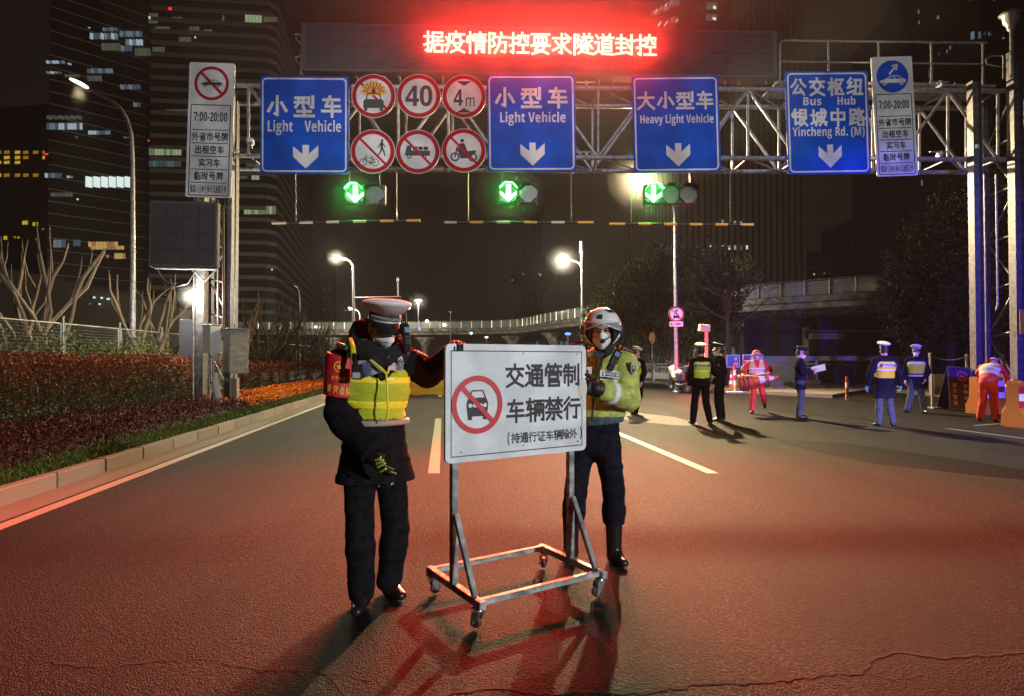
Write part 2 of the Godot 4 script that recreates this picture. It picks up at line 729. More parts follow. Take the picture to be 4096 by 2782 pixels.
func fill_font() -> void:
	han_font = {
		"小": "50 5 50 90 38 84|28 36 8 74|70 34 93 72",
		"型": "8 12 58 12|4 33 62 33|23 12 22 36 8 56|45 12 45 56|72 10 72 40|91 5 91 56 80 53|50 60 50 95|18 74 82 74|4 95 96 95",
		"车": "12 20 88 20|44 4 24 50 90 50|6 72 94 72|54 34 54 98",
		"大": "6 34 94 34|50 4 48 45 32 76 6 96|50 40 66 73 94 96",
		"公": "38 8 28 28 6 50|62 8 72 28 94 48|48 42 18 84 78 79|62 62 86 94",
		"交": "50 3 50 20|5 22 95 22|32 32 10 53|66 32 90 53|70 48 50 76 8 97|28 48 52 78 94 97",
		"枢": "4 28 42 28|24 4 24 98|22 32 4 66|28 38 42 56|50 12 96 12|50 12 50 92 98 92|84 26 56 78|58 32 88 76",
		"纽": "28 4 8 28 32 28 7 58 38 50|4 88 40 76|50 14 92 14|92 14 84 92|60 14 54 92|50 50 90 50|42 93 99 93",
		"银": "26 4 4 34|16 24 42 24|7 45 42 45|24 24 24 88 44 78|54 8 54 94 72 84|54 8 90 8 90 46 54 46|54 27 90 27|92 54 74 66|64 50 76 75 98 95",
		"城": "2 38 34 38|18 10 18 78|2 86 36 74|40 26 97 26|42 26 42 60 32 95|42 46 60 46 58 74 50 72|66 4 74 60 94 93 98 77|92 40 78 68 56 95|82 6 92 17",
		"中": "10 26 90 26 90 64 10 64 10 26|50 3 50 98",
		"路": "8 10 40 10 40 36 8 36 8 10|24 36 24 84|24 58 42 58|8 52 8 88|3 90 46 80|62 3 48 38|58 18 88 18 70 44 46 62|60 28 76 48 98 60|56 66 88 66 88 95 56 95 56 66",
		"外": "28 4 6 48|24 24 48 24 40 60 6 95|16 44 34 62|68 3 68 98|70 40 96 60",
		"省": "50 3 50 32|28 12 8 34|72 10 94 30|80 28 40 46 12 56|28 50 80 50 80 97 28 97 28 50|28 65 80 65|28 80 80 80",
		"市": "50 2 50 18|5 20 95 20|18 38 18 84|18 38 82 38 82 82 71 80|50 20 50 99",
		"号": "24 6 76 6 76 34 24 34 24 6|4 48 96 48|36 48 28 66 80 66 76 95 56 92",
		"牌": "12 8 12 52 4 95|28 4 28 36 12 36|12 58 36 58 36 97|46 14 92 14 92 48 46 48 46 14|46 31 92 31|69 3 66 48 46 62|80 52 80 99|44 74 98 74",
		"出": "50 2 50 93|18 14 18 46 82 46 82 14|8 56 8 93 92 93 92 54",
		"租": "40 5 12 16|3 34 48 34|26 14 26 99|26 38 5 68|30 42 46 62|58 10 88 10 88 90|58 10 58 90|58 36 88 36|58 62 88 62|46 93 99 93",
		"空": "50 1 50 14|10 30 10 16 90 16 88 30|38 24 30 40 8 49|60 22 64 42 90 44|18 58 82 58|50 58 50 92|6 94 94 94",
		"实": "50 1 50 14|10 30 10 16 90 16 88 30|30 34 42 44|18 48 32 58|5 68 95 68|56 30 52 68 8 97|58 74 92 97",
		"习": "10 12 86 12 82 90 62 85|28 30 46 44|12 73 70 48",
		"临": "10 14 10 86|26 3 26 98|46 3 34 36|44 20 97 20|60 32 72 44|42 54 93 54 93 95 42 95 42 54|67 54 67 95",
		"时": "8 12 40 12 40 82 8 82 8 12|8 47 40 47|46 30 98 30|78 3 78 93 61 87|54 46 64 64",
		"除": "8 5 8 99|8 8 32 8 22 38 34 60 20 68|66 3 54 26 36 44|66 6 80 28 99 42|48 46 84 46|40 62 95 62|67 46 67 95 57 91|54 72 41 91|80 70 93 89",
		"周": "16 8 16 60 5 97|16 8 86 8 86 93 73 91|50 14 50 46|28 28 74 28|26 46 78 46|34 60 68 60 68 84 34 84 34 60",
		"六": "48 2 52 20|5 28 95 28|36 42 8 94|62 40 94 92",
		"日": "20 5 80 5 80 97 20 97 20 5|20 50 80 50",
		"和": "46 4 14 14|4 34 54 34|30 10 30 99|28 38 5 71|32 42 50 62|62 20 93 20 93 86 62 86 62 20",
		"全": "50 2 34 28 5 51|50 4 68 28 96 49|24 50 78 50|24 70 78 70|50 50 50 94|5 95 95 95",
		"体": "28 3 5 47|18 32 18 99|34 28 97 28|64 3 64 99|62 32 34 73|66 32 98 71|48 76 82 76",
		"民": "16 8 82 8 82 36 16 36|16 8 16 93 46 79|16 56 93 56|54 36 64 77 93 95 95 79",
		"放": "24 2 28 18|3 24 50 24|22 24 20 58 3 95|22 46 44 46 40 93 27 89|64 3 52 44|60 24 98 24|86 24 74 66 48 95|62 40 76 75 98 95",
		"假": "24 3 3 47|16 30 16 99|36 8 60 8 60 34 36 34|36 8 36 99|38 52 60 52|38 70 60 70|68 8 92 8 92 34 68 34|68 50 92 50 82 74 64 97|70 52 80 77 98 95",
		"据": "3 26 38 26|22 3 22 95 11 89|3 65 40 52|46 8 92 8 92 28 46 28|46 8 46 54 35 95|50 46 98 46|72 30 72 64|54 64 93 64 93 95 54 95 54 64",
		"疫": "54 1 54 12|20 14 97 14|22 14 20 60 5 95|5 28 14 42|1 65 18 54|44 26 40 44 31 51|44 26 76 26 76 42 93 46|40 56 82 56 66 81 30 97|44 60 64 83 97 97",
		"情": "18 3 18 99|6 24 3 49|28 20 34 38|38 14 97 14|42 28 93 28|36 42 99 42|67 3 67 42|48 52 88 52 88 95 77 93|48 52 48 99|48 66 88 66|48 80 88 80",
		"防": "8 5 8 99|8 8 34 8 24 38 36 60 22 68|66 2 70 18|40 24 98 24|60 24 56 62 35 97|58 48 90 48 86 93 69 89",
		"控": "3 26 36 26|20 3 20 95 9 89|2 63 38 50|66 1 66 14|44 30 44 16 96 16 94 30|60 26 54 42 41 51|76 24 80 40 96 44|46 58 95 58|70 58 70 94|40 94 99 94",
		"要": "5 8 95 8|20 22 80 22 80 48 20 48 20 22|40 8 40 48|60 8 60 48|4 60 96 60|46 50 24 80 60 85 89 98|72 62 56 85 10 98",
		"求": "5 24 95 24|50 3 50 93 37 89|68 5 85 18|18 38 34 54|6 81 40 64|85 36 56 54|54 46 70 73 96 91",
		"隧": "8 5 8 99|8 8 28 8 20 38 30 60 18 68|54 2 60 14|84 2 76 16|44 18 98 18|68 18 48 36|66 28 76 76 63 72|66 44 48 57|70 56 46 73|95 32 76 44|76 44 97 69|34 30 42 42|33 54 43 54 40 84|27 93 42 83 99 95",
		"道": "10 7 22 22|3 40 24 40 22 78|2 93 22 79 44 93 98 96|44 3 52 16|80 2 72 16|34 18 98 18|64 18 58 32|42 32 86 32 86 80 42 80 42 32|42 48 86 48|42 64 86 64",
		"封": "7 22 53 22|30 3 30 42|3 42 57 42|7 64 53 64|30 46 30 88|3 93 57 85|58 30 99 30|82 3 82 93 65 87|62 46 72 64",
		"通": "10 7 22 22|3 40 24 40 22 78|2 93 22 79 44 93 98 96|36 8 88 8 66 24|50 14 64 24|38 28 38 84|38 28 90 28 90 82 80 80|38 46 90 46|38 63 90 63|64 28 64 84",
		"管": "22 1 7 27|18 12 46 12|28 14 34 27|62 1 50 27|58 12 95 12|70 14 78 27|50 26 50 34|7 51 7 36 93 36 93 51|26 48 76 48 76 68 26 68|26 48 26 99|26 80 82 80 82 97 26 97",
		"制": "18 7 7 28|16 18 57 18|3 36 61 36|32 3 32 99|10 52 10 85|10 52 54 52 54 82 46 81|71 14 71 73|92 3 92 95 77 91",
		"辆": "3 16 40 16|22 2 9 46 40 46|1 73 42 64|26 30 26 99|46 12 99 12|50 28 50 99|50 28 96 28 96 95 86 93|64 12 64 44 54 75|64 46 70 63|80 12 80 44 72 75|80 46 88 63",
		"禁": "3 14 46 14|26 1 26 44|24 16 3 43|28 18 44 37|52 14 97 14|74 1 74 44|72 16 52 41|76 18 98 41|20 51 80 51|5 65 95 65|50 65 50 97 39 93|28 75 9 95|70 75 93 93",
		"行": "34 2 5 30|36 26 5 59|22 44 22 99|46 14 93 14|40 40 99 40|76 40 76 95 59 91",
		"持": "3 26 38 26|20 3 20 95 9 89|2 63 38 50|46 18 93 18|68 2 68 38|40 38 99 38|42 58 99 58|80 44 80 95 65 91|52 68 62 83",
		"证": "12 5 24 20|3 36 22 36 22 87 37 75|40 12 97 12|70 12 70 93|70 48 95 48|48 40 48 93|36 94 99 94",
		"警": "3 10 47 10|14 1 14 18|34 1 34 18|12 22 43 22 41 47 29 45|14 31 28 31 28 43 14 43|62 1 51 27|58 14 97 14|88 14 74 32 49 46|62 22 76 36 97 43|3 55 97 55|20 66 82 66|20 76 82 76|23 86 79 86 79 98 23 98 23 86",
		"察": "50 1 50 12|7 27 7 12 93 12 93 25|34 18 7 49|28 24 46 24 38 42 10 64|54 24 88 24 62 49|56 28 74 47 95 57|30 57 72 57|12 69 89 69|50 69 50 97 41 95|30 77 15 93|68 77 87 91",
		"浦": "8 5 18 16|2 30 14 40|3 93 20 60|28 16 99 16|62 2 62 99|34 34 34 99|34 34 93 34 93 95 82 93|34 52 93 52|34 70 93 70|80 3 91 12",
		"东": "9 18 91 18|42 2 21 49 87 49|54 32 54 95 43 91|28 62 9 89|70 60 93 87",
		"安": "50 1 50 14|9 32 9 16 91 16 91 32|5 52 95 52|46 28 27 64 62 77 87 98|72 52 56 81 11 98",
		"青": "9 12 91 12|17 26 83 26|5 40 95 40|50 1 50 40|24 52 76 52 76 97 65 95|24 52 24 99|24 66 76 66|24 80 76 80",
		"突": "50 1 50 12|9 28 9 14 91 14 89 28|38 20 13 41|62 20 87 39|7 57 93 57|50 38 46 71 7 98|52 60 93 97|68 40 81 50",
		"击": "19 24 81 24|5 46 95 46|50 3 50 93|15 62 15 93 85 93 85 62",
		"队": "8 5 8 99|8 8 36 8 24 38 38 60 22 68|66 5 62 50 35 97|64 46 97 96",
		"积": "40 5 11 14|3 32 47 32|24 12 24 99|22 38 3 67|28 40 45 59|54 12 93 12 93 54 54 54 54 12|62 66 45 95|82 66 99 95",
		"水": "50 3 50 93 37 89|7 32 38 32 9 83|87 18 58 42|54 36 72 71 96 89",
		"止": "50 3 50 91|50 42 87 42|19 36 19 91|3 93 97 93",
		"前": "28 3 36 16|72 2 64 16|5 20 95 20|14 34 14 99|14 34 46 34 46 95 35 93|14 52 46 52|14 70 46 70|62 36 62 77|87 30 87 95 71 93",
		"方": "46 2 52 16|5 22 95 22|40 22 36 56 7 96|38 46 81 46 75 93 53 89",
		"绕": "26 3 7 28 30 28 5 57 36 48|3 89 38 77|44 22 93 14|60 3 70 32 94 43 97 30|89 20 46 47|42 55 98 55|56 55 54 77 35 97|74 55 74 91 98 91 98 79",
		"（": "78 0 60 28 60 72 78 100",
		"）": "22 0 40 28 40 72 22 100",
	}

func _ready() -> void:
	rng.seed = 4711
	wrinkle.seed = 5
	wrinkle.frequency = 4.2
	wrinkle.fractal_type = FastNoiseLite.FRACTAL_RIDGED
	wrinkle.fractal_octaves = 3
	wrinkle.domain_warp_enabled = true
	wrinkle.domain_warp_amplitude = 0.12
	wrinkle.domain_warp_frequency = 3.0
	var cam := Camera3D.new()
	cam.name = "camera"
	cam.position = EYE
	cam.rotation.x = PITCH
	cam.fov = rad_to_deg(2.0 * atan(1391.0 / FOC))
	cam.near = 0.05
	cam.far = 2500.0
	add_child(cam)
	cam.current = true

	var sky_mat := ProceduralSkyMaterial.new()
	sky_mat.sky_top_color = Color(0.0050, 0.0037, 0.0030).linear_to_srgb()
	sky_mat.sky_horizon_color = Color(0.0090, 0.0064, 0.0047).linear_to_srgb()
	sky_mat.sky_curve = 0.25
	sky_mat.ground_bottom_color = Color(0.006, 0.005, 0.004).linear_to_srgb()
	sky_mat.ground_horizon_color = Color(0.0090, 0.0064, 0.0047).linear_to_srgb()
	var env := Environment.new()
	env.background_mode = Environment.BG_SKY
	env.sky = Sky.new()
	env.sky.sky_material = sky_mat
	env.tonemap_mode = Environment.TONE_MAPPER_LINEAR
	env.tonemap_exposure = 1.0
	env.sdfgi_enabled = true
	env.ssao_enabled = true
	env.ssil_enabled = true
	env.volumetric_fog_enabled = true
	env.volumetric_fog_density = 0.0
	var we := WorldEnvironment.new()
	we.name = "world"
	we.environment = env
	add_child(we)

	fill_font()
	make_materials()
	big_lights()
	ground()
	planting()
	towers()
	footbridge()
	trees()
	gantry()
	signs()
	lamps()
	street_things()
	sign_cart()
	people()
	mist()

var T := {}      # shared textures

func make_materials() -> void:
	T.fine = tex(noise_image(11, 0.09, FastNoiseLite.TYPE_SIMPLEX_SMOOTH, 512, 4))
	T.soft = tex(noise_image(12, 0.012, FastNoiseLite.TYPE_SIMPLEX_SMOOTH, 512, 4))
	var cell := noise_image(13, 0.055, FastNoiseLite.TYPE_CELLULAR, 1024)
	T.stone = tex(cell)
	T.grit = tex(noise_image(18, 0.11, FastNoiseLite.TYPE_CELLULAR, 1024))
	T.speck = tex(toned(noise_image(14, 0.16, FastNoiseLite.TYPE_SIMPLEX_SMOOTH, 512, 3), Color(0.42, 0.41, 0.4), Color(1, 1, 1), 1.6))
	T.blotch = tex(toned(noise_image(15, 0.01, FastNoiseLite.TYPE_SIMPLEX_SMOOTH, 512, 5), Color(0.45, 0.44, 0.43), Color(1, 1, 1), 1.7))
	T.rough = tex(toned(noise_image(16, 0.012, FastNoiseLite.TYPE_SIMPLEX_SMOOTH, 512, 5), Color(0.72, 0.72, 0.72), Color(1, 1, 1), 1.7))
	T.cloth = tex(noise_image(17, 0.03, FastNoiseLite.TYPE_SIMPLEX_SMOOTH, 512, 4))
	var cell2: Image = T.grit.get_image()
	var stones := FastNoiseLite.new()
	stones.seed = 18
	stones.frequency = 0.11
	stones.noise_type = FastNoiseLite.TYPE_CELLULAR
	stones.cellular_return_type = FastNoiseLite.RETURN_CELL_VALUE
	stones.fractal_type = FastNoiseLite.FRACTAL_NONE
	var si := stones.get_seamless_image(1024, 1024)
	var so := Image.create(1024, 1024, false, Image.FORMAT_RGB8)
	var fine_im: Image = T.fine.get_image()
	var hi := Image.create(1024, 1024, false, Image.FORMAT_RGB8)
	var clump := noise_image(19, 0.045, FastNoiseLite.TYPE_SIMPLEX_SMOOTH, 1024, 3)
	for y in 1024:
		for x in 1024:
			var t := si.get_pixel(x, y).r
			var g := fine_im.get_pixel(x % 512, y % 512).r
			var k := 0.22 + 0.30 * t + (0.45 if t > 0.82 else 0.0) + 0.35 * (g - 0.5) + 0.65 * (clump.get_pixel(x, y).r - 0.5)
			so.set_pixel(x, y, Color(k, k * 0.985, k * 0.96))
			var hh := clampf(0.50 * t + 0.45 * cell2.get_pixel(x, y).r + 0.35 * (g - 0.5), 0.0, 1.0)
			hi.set_pixel(x, y, Color(hh, hh, hh))
	T.stones = tex(so)
	T.lumps = tex(hi)
	var a := mat("asphalt", 0.048, 0.044, 0.040, 0.72, 0.0, 0.30)
	grain(a, T.stones, 0.9)
	relief(a, T.lumps, 2.6)
	a.uv1_scale = Vector3.ONE * 0.8
	a.detail_enabled = true
	a.detail_albedo = T.blotch
	a.detail_blend_mode = BaseMaterial3D.BLEND_MODE_MUL
	a.detail_uv_layer = BaseMaterial3D.DETAIL_UV_2
	a.uv2_triplanar = true
	a.uv2_world_triplanar = true
	a.uv2_scale = Vector3(0.16, 0.05, 0.035)
	var paint := mat("road_paint", 0.55, 0.52, 0.45, 0.6)
	grain(paint, T.speck, 1.1)
	relief(paint, T.stone, 0.4)
	paint.uv1_scale = Vector3.ONE * 0.9
	var cc := mat("concrete", 0.27, 0.25, 0.22, 0.85)
	grain(cc, T.speck, 1.3)
	relief(cc, T.fine, 0.4)
	var soil := mat("soil", 0.035, 0.026, 0.018, 0.95)
	grain(soil, T.speck, 1.0)
	relief(mat("steel", 0.32, 0.32, 0.335, 0.42, 0.35), T.soft, 0.1)
	grain(mats.steel, T.rough, 0.8)
	grain(mat("post_steel", 0.13, 0.13, 0.145, 0.5, 0.2), T.rough, 0.8)
	mat("dark_steel", 0.05, 0.05, 0.055, 0.5, 0.3)
	mat("sign_blue", 0.0, 0.095, 0.62, 0.5, 0.0, 0.2)
	mat("sign_white", 0.78, 0.78, 0.78, 0.5, 0.0, 0.3)
	mat("sign_red", 0.46, 0.008, 0.018, 0.5, 0.0, 0.2)
	mat("sign_ink", 0.018, 0.022, 0.028, 0.6)
	mat("sign_amber", 0.75, 0.33, 0.02, 0.5)
	for k in ["sign_blue", "sign_white", "sign_red"]:
		grain(mats[k], tex(toned(noise_image(21, 0.008, FastNoiseLite.TYPE_SIMPLEX_SMOOTH, 256, 5), Color(0.84, 0.84, 0.84), Color(1, 1, 1), 1.6)) if not T.has("grime") else T.grime, 0.45)
		T.grime = mats[k].albedo_texture
	mat("sign_back", 0.35, 0.35, 0.36, 0.5, 0.5)

func big_lights() -> void:
	# the red message sign and its downward beams, the street lamps of the avenue, two floodlights behind the viewer, the patrol car
	area("message_sign_light", at(2163, 190, 16.9), at(2163, 190, 16.9) + Vector3(0, 0.3, 1), Vector2(6.5, 0.6), Color(1.0, 0.03, 0.02).linear_to_srgb(), 420.0)
	for k in 5:
		spot("message_sign_beam_light", at(1790 + 187 * k, 190, 17.1), Vector3(-0.6 + 0.6 * k, 0, -2.6), Color(1.0, 0.028, 0.012).linear_to_srgb(), 350.0, 26.0, 0.35)
	spot("street_lamp_light", Vector3(5.75, 9.55, -27.4), Vector3(3.2, 0, -15), Color(1.0, 0.75, 0.40).linear_to_srgb(), 980.0, 80.0, 0.16)
	spot("street_lamp_light", at(312, 338, 19.0), Vector3(-10.5, 0, -16.0), Color(1.0, 0.80, 0.50).linear_to_srgb(), 330.0, 17.0, 0.15)
	spot("street_lamp_light", Vector3(9.4, 9.6, 6.2), Vector3(5.2, 0.6, -15.0), Color(1.0, 0.90, 0.76).linear_to_srgb(), 330.0, 17.0, 0.16)
	for q in [-6.6, -1.2, 4.2, 9.6]:
		var sl := spot("floodlight_light", Vector3(-4 + 0.05 * q, 13.5, 36), Vector3(q, 7.2, -17.5), Color(0.95, 0.98, 1.0).linear_to_srgb(), 820.0, 6.5, 0.4)
		sl.spot_angle_attenuation = 0.8
	spot("floodlight_light", Vector3(19, 6.8, 17), Vector3(-0.1, 1.3, -4.0), Color(0.92, 0.97, 1.0).linear_to_srgb(), 640.0, 9.0, 0.5)
	spot("patrol_car_blue_light", Vector3(8.35, 1.56, 2.15), Vector3(11.2, 1.6, -19), Color(0.10, 0.07, 1.0).linear_to_srgb(), 620.0, 18.5, 0.08)
	for x in [7.35, 8.65]:
		var hl := spot("patrol_car_headlight_light", Vector3(x, 0.66, 0.15), Vector3(x + 0.7, 0.66 - 5.4, -9.4), Color(0.72, 0.84, 1.0).linear_to_srgb(), 90.0, 31.0, 0.08)
		hl.spot_angle_attenuation = 0.12
	spot("patrol_car_red_light", Vector3(7.65, 1.56, 2.15), Vector3(7.9, 1.2, -37), Color(1.0, 0.03, 0.10).linear_to_srgb(), 75.0, 6.5, 0.08)

func ground() -> void:
	var m := MB.new()
	m.quad(Vector3(-700, 0, 60), Vector3(700, 0, 60), Vector3(700, 0, -1200), Vector3(-700, 0, -1200))
	struct("road", m, mats.asphalt)
	# painted lines
	line_mark("edge_line", -3.95, -3.80, 1.0, 60.0)
	for s in [[-0.19, -0.04], [3.40, 3.55]]:
		line_mark("lane_dash", s[0], s[1], 7.9, 15.2)
		line_mark("lane_dash", s[0], s[1], 24.0, 30.0)
		line_mark("lane_dash", s[0], s[1], 39.0, 45.0)
	# the arrow head of hatching on the right
	for q in [[[3790, 1712], [4100, 1752], 0.14], [[3900, 1700], [4040, 1690], 0.12]]:
		var p := on(q[0][0], q[0][1])
		var r := on(q[1][0], q[1][1])
		var b := MB.new()
		b.bar(p + Vector3(0, 0.004, 0), r + Vector3(0, 0.004, 0), q[2], 0.003)
		struct("road_marking", b, grain(mat("faded_paint", 0.26, 0.26, 0.25, 0.7), T.speck, 0.7))
	# gutter, kerb stones and the planted verge on the left
	var g := MB.new()
	g.quad(rd(-4.42, 0.5, 0.004), rd(-3.99, 0.5, 0.004), rd(-3.99, 70, 0.004), rd(-4.42, 70, 0.004))
	struct("gutter", g, mats.concrete)
	var v := MB.new()
	v.quad(rd(-60, -2, 0.145), rd(-4.52, -2, 0.145), rd(-4.52, 75, 0.145), rd(-60, 75, 0.145))
	v.quad(rd(-60, -2, 0.0), rd(-60, -2, 0.145), rd(-60, 75, 0.145), rd(-60, 75, 0.0))
	struct("verge_soil", v, mats.soil)
	var kerb := Node3D.new()
	kerb.name = "kerb"
	kerb.set_meta("kind", "structure")
	add_child(kerb)
	var z := 1.0
	var i := 0
	while z < 60.0:
		var ln := 1.0 if z < 30 else 3.0
		var b := MB.new()
		b.bar(Vector3(0, 0, (ln - 0.012) * 0.5), Vector3(0, 0, -(ln - 0.012) * 0.5), 0.13, 0.26, Vector3.UP, 0.012)
		var o := part("kerb_stone", b, [mats.concrete, kerb_tone(1), kerb_tone(2)][i % 3 if i % 4 else 1], kerb)
		o.position = rd(-4.46, z + ln * 0.5, 0.045 + rng.randf_range(-0.004, 0.004))
		o.rotation.y = atan(ROAD) + rng.randf_range(-0.004, 0.004)
		z += ln
		i += 1
	# the far traffic island with its kerb on the right
	var isl := PackedVector2Array()
	for p in [[2470, 1522], [2640, 1532], [2800, 1560], [2960, 1570], [3330, 1590], [3500, 1560], [3900, 1600], [4300, 1660], [4700, 1600], [4700, 1500], [2450, 1492]]:
		var w := on(p[0], p[1])
		isl.append(Vector2(w.x, -w.z))
	var ib := MB.new()
	var lay := Transform3D(Basis(Vector3.RIGHT, Vector3(0, 0, -1), Vector3.UP), Vector3.ZERO)
	ib.prism(lay, isl, 0.14, false)
	struct("pavement", ib, mats.concrete)
	# tar repairs and the long dark stain of old water on the right, 3 mm proud
	var tar := mat("tar", 0.010, 0.010, 0.010, 0.7, 0.0, 0.2)
	grain(tar, T.speck, 0.9)
	relief(tar, T.stone, 0.7)
	tar.uv1_scale = Vector3.ONE * 0.62
	var edge := FastNoiseLite.new()
	edge.frequency = 0.7
	var top := [[3040, 1745], [3200, 1760], [3420, 1775], [3640, 1810], [3860, 1838], [4110, 1880]]
	var low := [[4110, 1915], [3900, 1898], [3700, 1872], [3520, 1855], [3330, 1815], [3180, 1780]]
	var pts := PackedVector2Array()
	for q in top + low:
		var w := on(q[0], q[1])
		pts.append(Vector2(w.x + 0.08 * edge.get_noise_1d(q[0]), -w.z))
	var tb := MB.new()
	tb.poly(lay, pts, 0.003)
	struct("road_stain", tb, tar)
	for s in [[[3000, 1625], [3300, 1660], 0.10], [[3350, 1660], [3560, 1690], 0.10], [[3050, 1672], [3600, 1700], 0.06], [[3270, 1707], [3560, 1722], 0.07]]:
		crack([s[0], s[1]], s[2], tar)
	var pale := mat("pale_patch", 0.17, 0.145, 0.105, 0.7)
	grain(pale, T.stones, 0.9)
	relief(pale, T.grit, 1.0)
	pale.uv1_scale = Vector3.ONE * 0.8
	var pp := PackedVector2Array()
	for q in [[2440, 1648], [2560, 1650], [2690, 1664], [2790, 1690], [2800, 1702], [2700, 1698], [2600, 1688], [2450, 1672]]:
		var w := on(q[0], q[1])
		pp.append(Vector2(w.x + 0.08 * edge.get_noise_1d(q[0] * 3.1), -w.z + 0.15 * edge.get_noise_1d(q[0] * 2.3 + q[1])))
	tb = MB.new()
	tb.poly(lay, pp, 0.0035)
	struct("road_patch", tb, pale)
	# cracks across the foreground
	var dark := mat("crack", 0.006, 0.006, 0.006, 0.95)
	crack([[180, 2645], [420, 2672], [620, 2640], [860, 2640], [1010, 2676], [1290, 2686], [1480, 2720]], 0.010, dark)
	crack([[1290, 2686], [1400, 2790]], 0.006, dark)
	crack([[1700, 2800], [1950, 2745], [2150, 2775], [2330, 2770], [2600, 2770], [2830, 2730], [3060, 2730], [3300, 2700], [3440, 2690], [3480, 2640], [3600, 2605], [3760, 2632], [3880, 2622], [4110, 2610]], 0.017, dark)
	crack([[3440, 2690], [3560, 2712], [3700, 2700]], 0.004, dark)
	crack([[3880, 2622], [3960, 2660], [4100, 2655]], 0.004, dark)

func kerb_tone(k: int) -> StandardMaterial3D:
	var m := mat("concrete_%d" % k, [0.0, 0.23, 0.31][k], [0.0, 0.215, 0.28][k], [0.0, 0.19, 0.24][k], 0.85)
	grain(m, T.speck, 1.3)
	return relief(m, T.fine, 0.4)

func line_mark(called: String, s0: float, s1: float, z0: float, z1: float) -> void:
	var m := MB.new()
	m.quad(rd(s0, z0, 0.004), rd(s1, z0, 0.004), rd(s1, z1, 0.004), rd(s0, z1, 0.004))
	struct(called, m, mats.road_paint)

# a wandering crack through points of the photograph, as a sunk-looking ribbon of dark filler
func crack(px: Array, w: float, m: Material) -> void:
	var pts := []
	for i in px.size() - 1:
		var a := on(px[i][0], px[i][1])
		var b := on(px[i + 1][0], px[i + 1][1])
		var n := int(a.distance_to(b) / 0.035) + 1
		for k in n:
			var q := a.lerp(b, float(k) / n)
			pts.append(q + Vector3(rng.randf_range(-0.012, 0.012), 0, rng.randf_range(-0.014, 0.014)))
	pts.append(on(px[-1][0], px[-1][1]))
	var mb := MB.new()
	var last := Vector3.ZERO
	var l0 := Vector3.ZERO
	var l1 := Vector3.ZERO
	for i in pts.size():
		var d: Vector3 = (pts[mini(i + 1, pts.size() - 1)] - pts[maxi(i - 1, 0)]).normalized()
		var s := Vector3(-d.z, 0, d.x) * w * rng.randf_range(0.25, 0.8)
		var a: Vector3 = pts[i] + s + Vector3(0, 0.0035, 0)
		var b: Vector3 = pts[i] - s + Vector3(0, 0.0035, 0)
		if i:
			mb.tri_n(l0, l1, b, Vector3.UP, Vector3.UP, Vector3.UP)
			mb.tri_n(l0, b, a, Vector3.UP, Vector3.UP, Vector3.UP)
		l0 = a
		l1 = b
	# wind it upwards
	for i in range(0, mb.v.size(), 3):
		if (mb.v[i + 2] - mb.v[i]).cross(mb.v[i + 1] - mb.v[i]).y < 0.0:
			var q := mb.v[i + 1]
			mb.v[i + 1] = mb.v[i + 2]
			mb.v[i + 2] = q
	struct("road_crack", mb, m)

# a bent leaf of two quads
func leaf(mb: MB, p: Vector3, d: Vector3, up: Vector3, ln: float, wd: float) -> void:
	var s := d.cross(up).normalized() * wd * 0.5
	var u := s.cross(d).normalized()
	var m := p + d * ln * 0.5 + u * ln * 0.12
	var q := p + d * ln
	mb.tri(p, m + s, m - s)
	mb.tri(m - s, m + s, q)

func rnd_dir() -> Vector3:
	var v := Vector3(rng.randfn(), rng.randfn(), rng.randfn())
	return v.normalized()

func leaf_mat(key: String) -> StandardMaterial3D:
	var m := mat(key, 1, 1, 1, 0.6, 0.0, 0.25)
	m.vertex_color_use_as_albedo = true
	m.backlight_enabled = true
	m.backlight = Color(0.25, 0.25, 0.2)
	return m

# a hedge between s0..s1 across and z0..z1 along the road, tops red, sides olive
func hedge_leaves(s0: float, s1: float, z0: float, z1: float, h0: float, h1: float, n: int, big: float) -> MB:
	var mb := MB.new()
	var wob := FastNoiseLite.new()
	wob.frequency = 0.9
	for i in n:
		var z := lerpf(z0, z1, pow(rng.randf(), 1.25))
		var face := rng.randf()
		var bump := wob.get_noise_2d(z * 1.3, face * 3.0) * 0.14
		var top := h1 + wob.get_noise_2d(z * 1.1, 7.0) * 0.16 + wob.get_noise_2d(z * 4.0, 17.0) * 0.08
		var p: Vector3
		var out: Vector3
		if face < 0.6:
			var y := lerpf(h0, top, pow(rng.randf(), 0.8))
			var hole := wob.get_noise_3d(z * 2.2, y * 2.2, 3.0)
			var deep := rng.randf() * 0.3 + maxf(hole, 0.0) * 0.45
			p = rd(s1 + bump + 0.12 * sin((y - h0) / (top - h0) * PI) - deep, z, y)
			out = Vector3(0.8, 0.35, 0.5)
		else:
			var s := lerpf(s0, s1, rng.randf())
			p = rd(s, z, top + wob.get_noise_2d(z * 2.5, s * 2.5) * 0.12 + rng.randf_range(-0.12, 0.08))
			out = Vector3(0.1, 1.0, 0.2)
		var red := clampf((p.y - h0) / (top - h0) * 1.5 - 0.55 + rng.randfn() * 0.28, 0.0, 1.0)
		var c := Color(0.052, 0.052, 0.018).lerp(Color(0.17, 0.045, 0.020), red)
		mb.col = c * rng.randf_range(0.6, 1.35)
		mb.col.a = 1.0
		leaf(mb, p, (rnd_dir() * 0.8 + out).normalized(), rnd_dir(), big * rng.randf_range(0.7, 1.3), big * 0.42)
	return mb

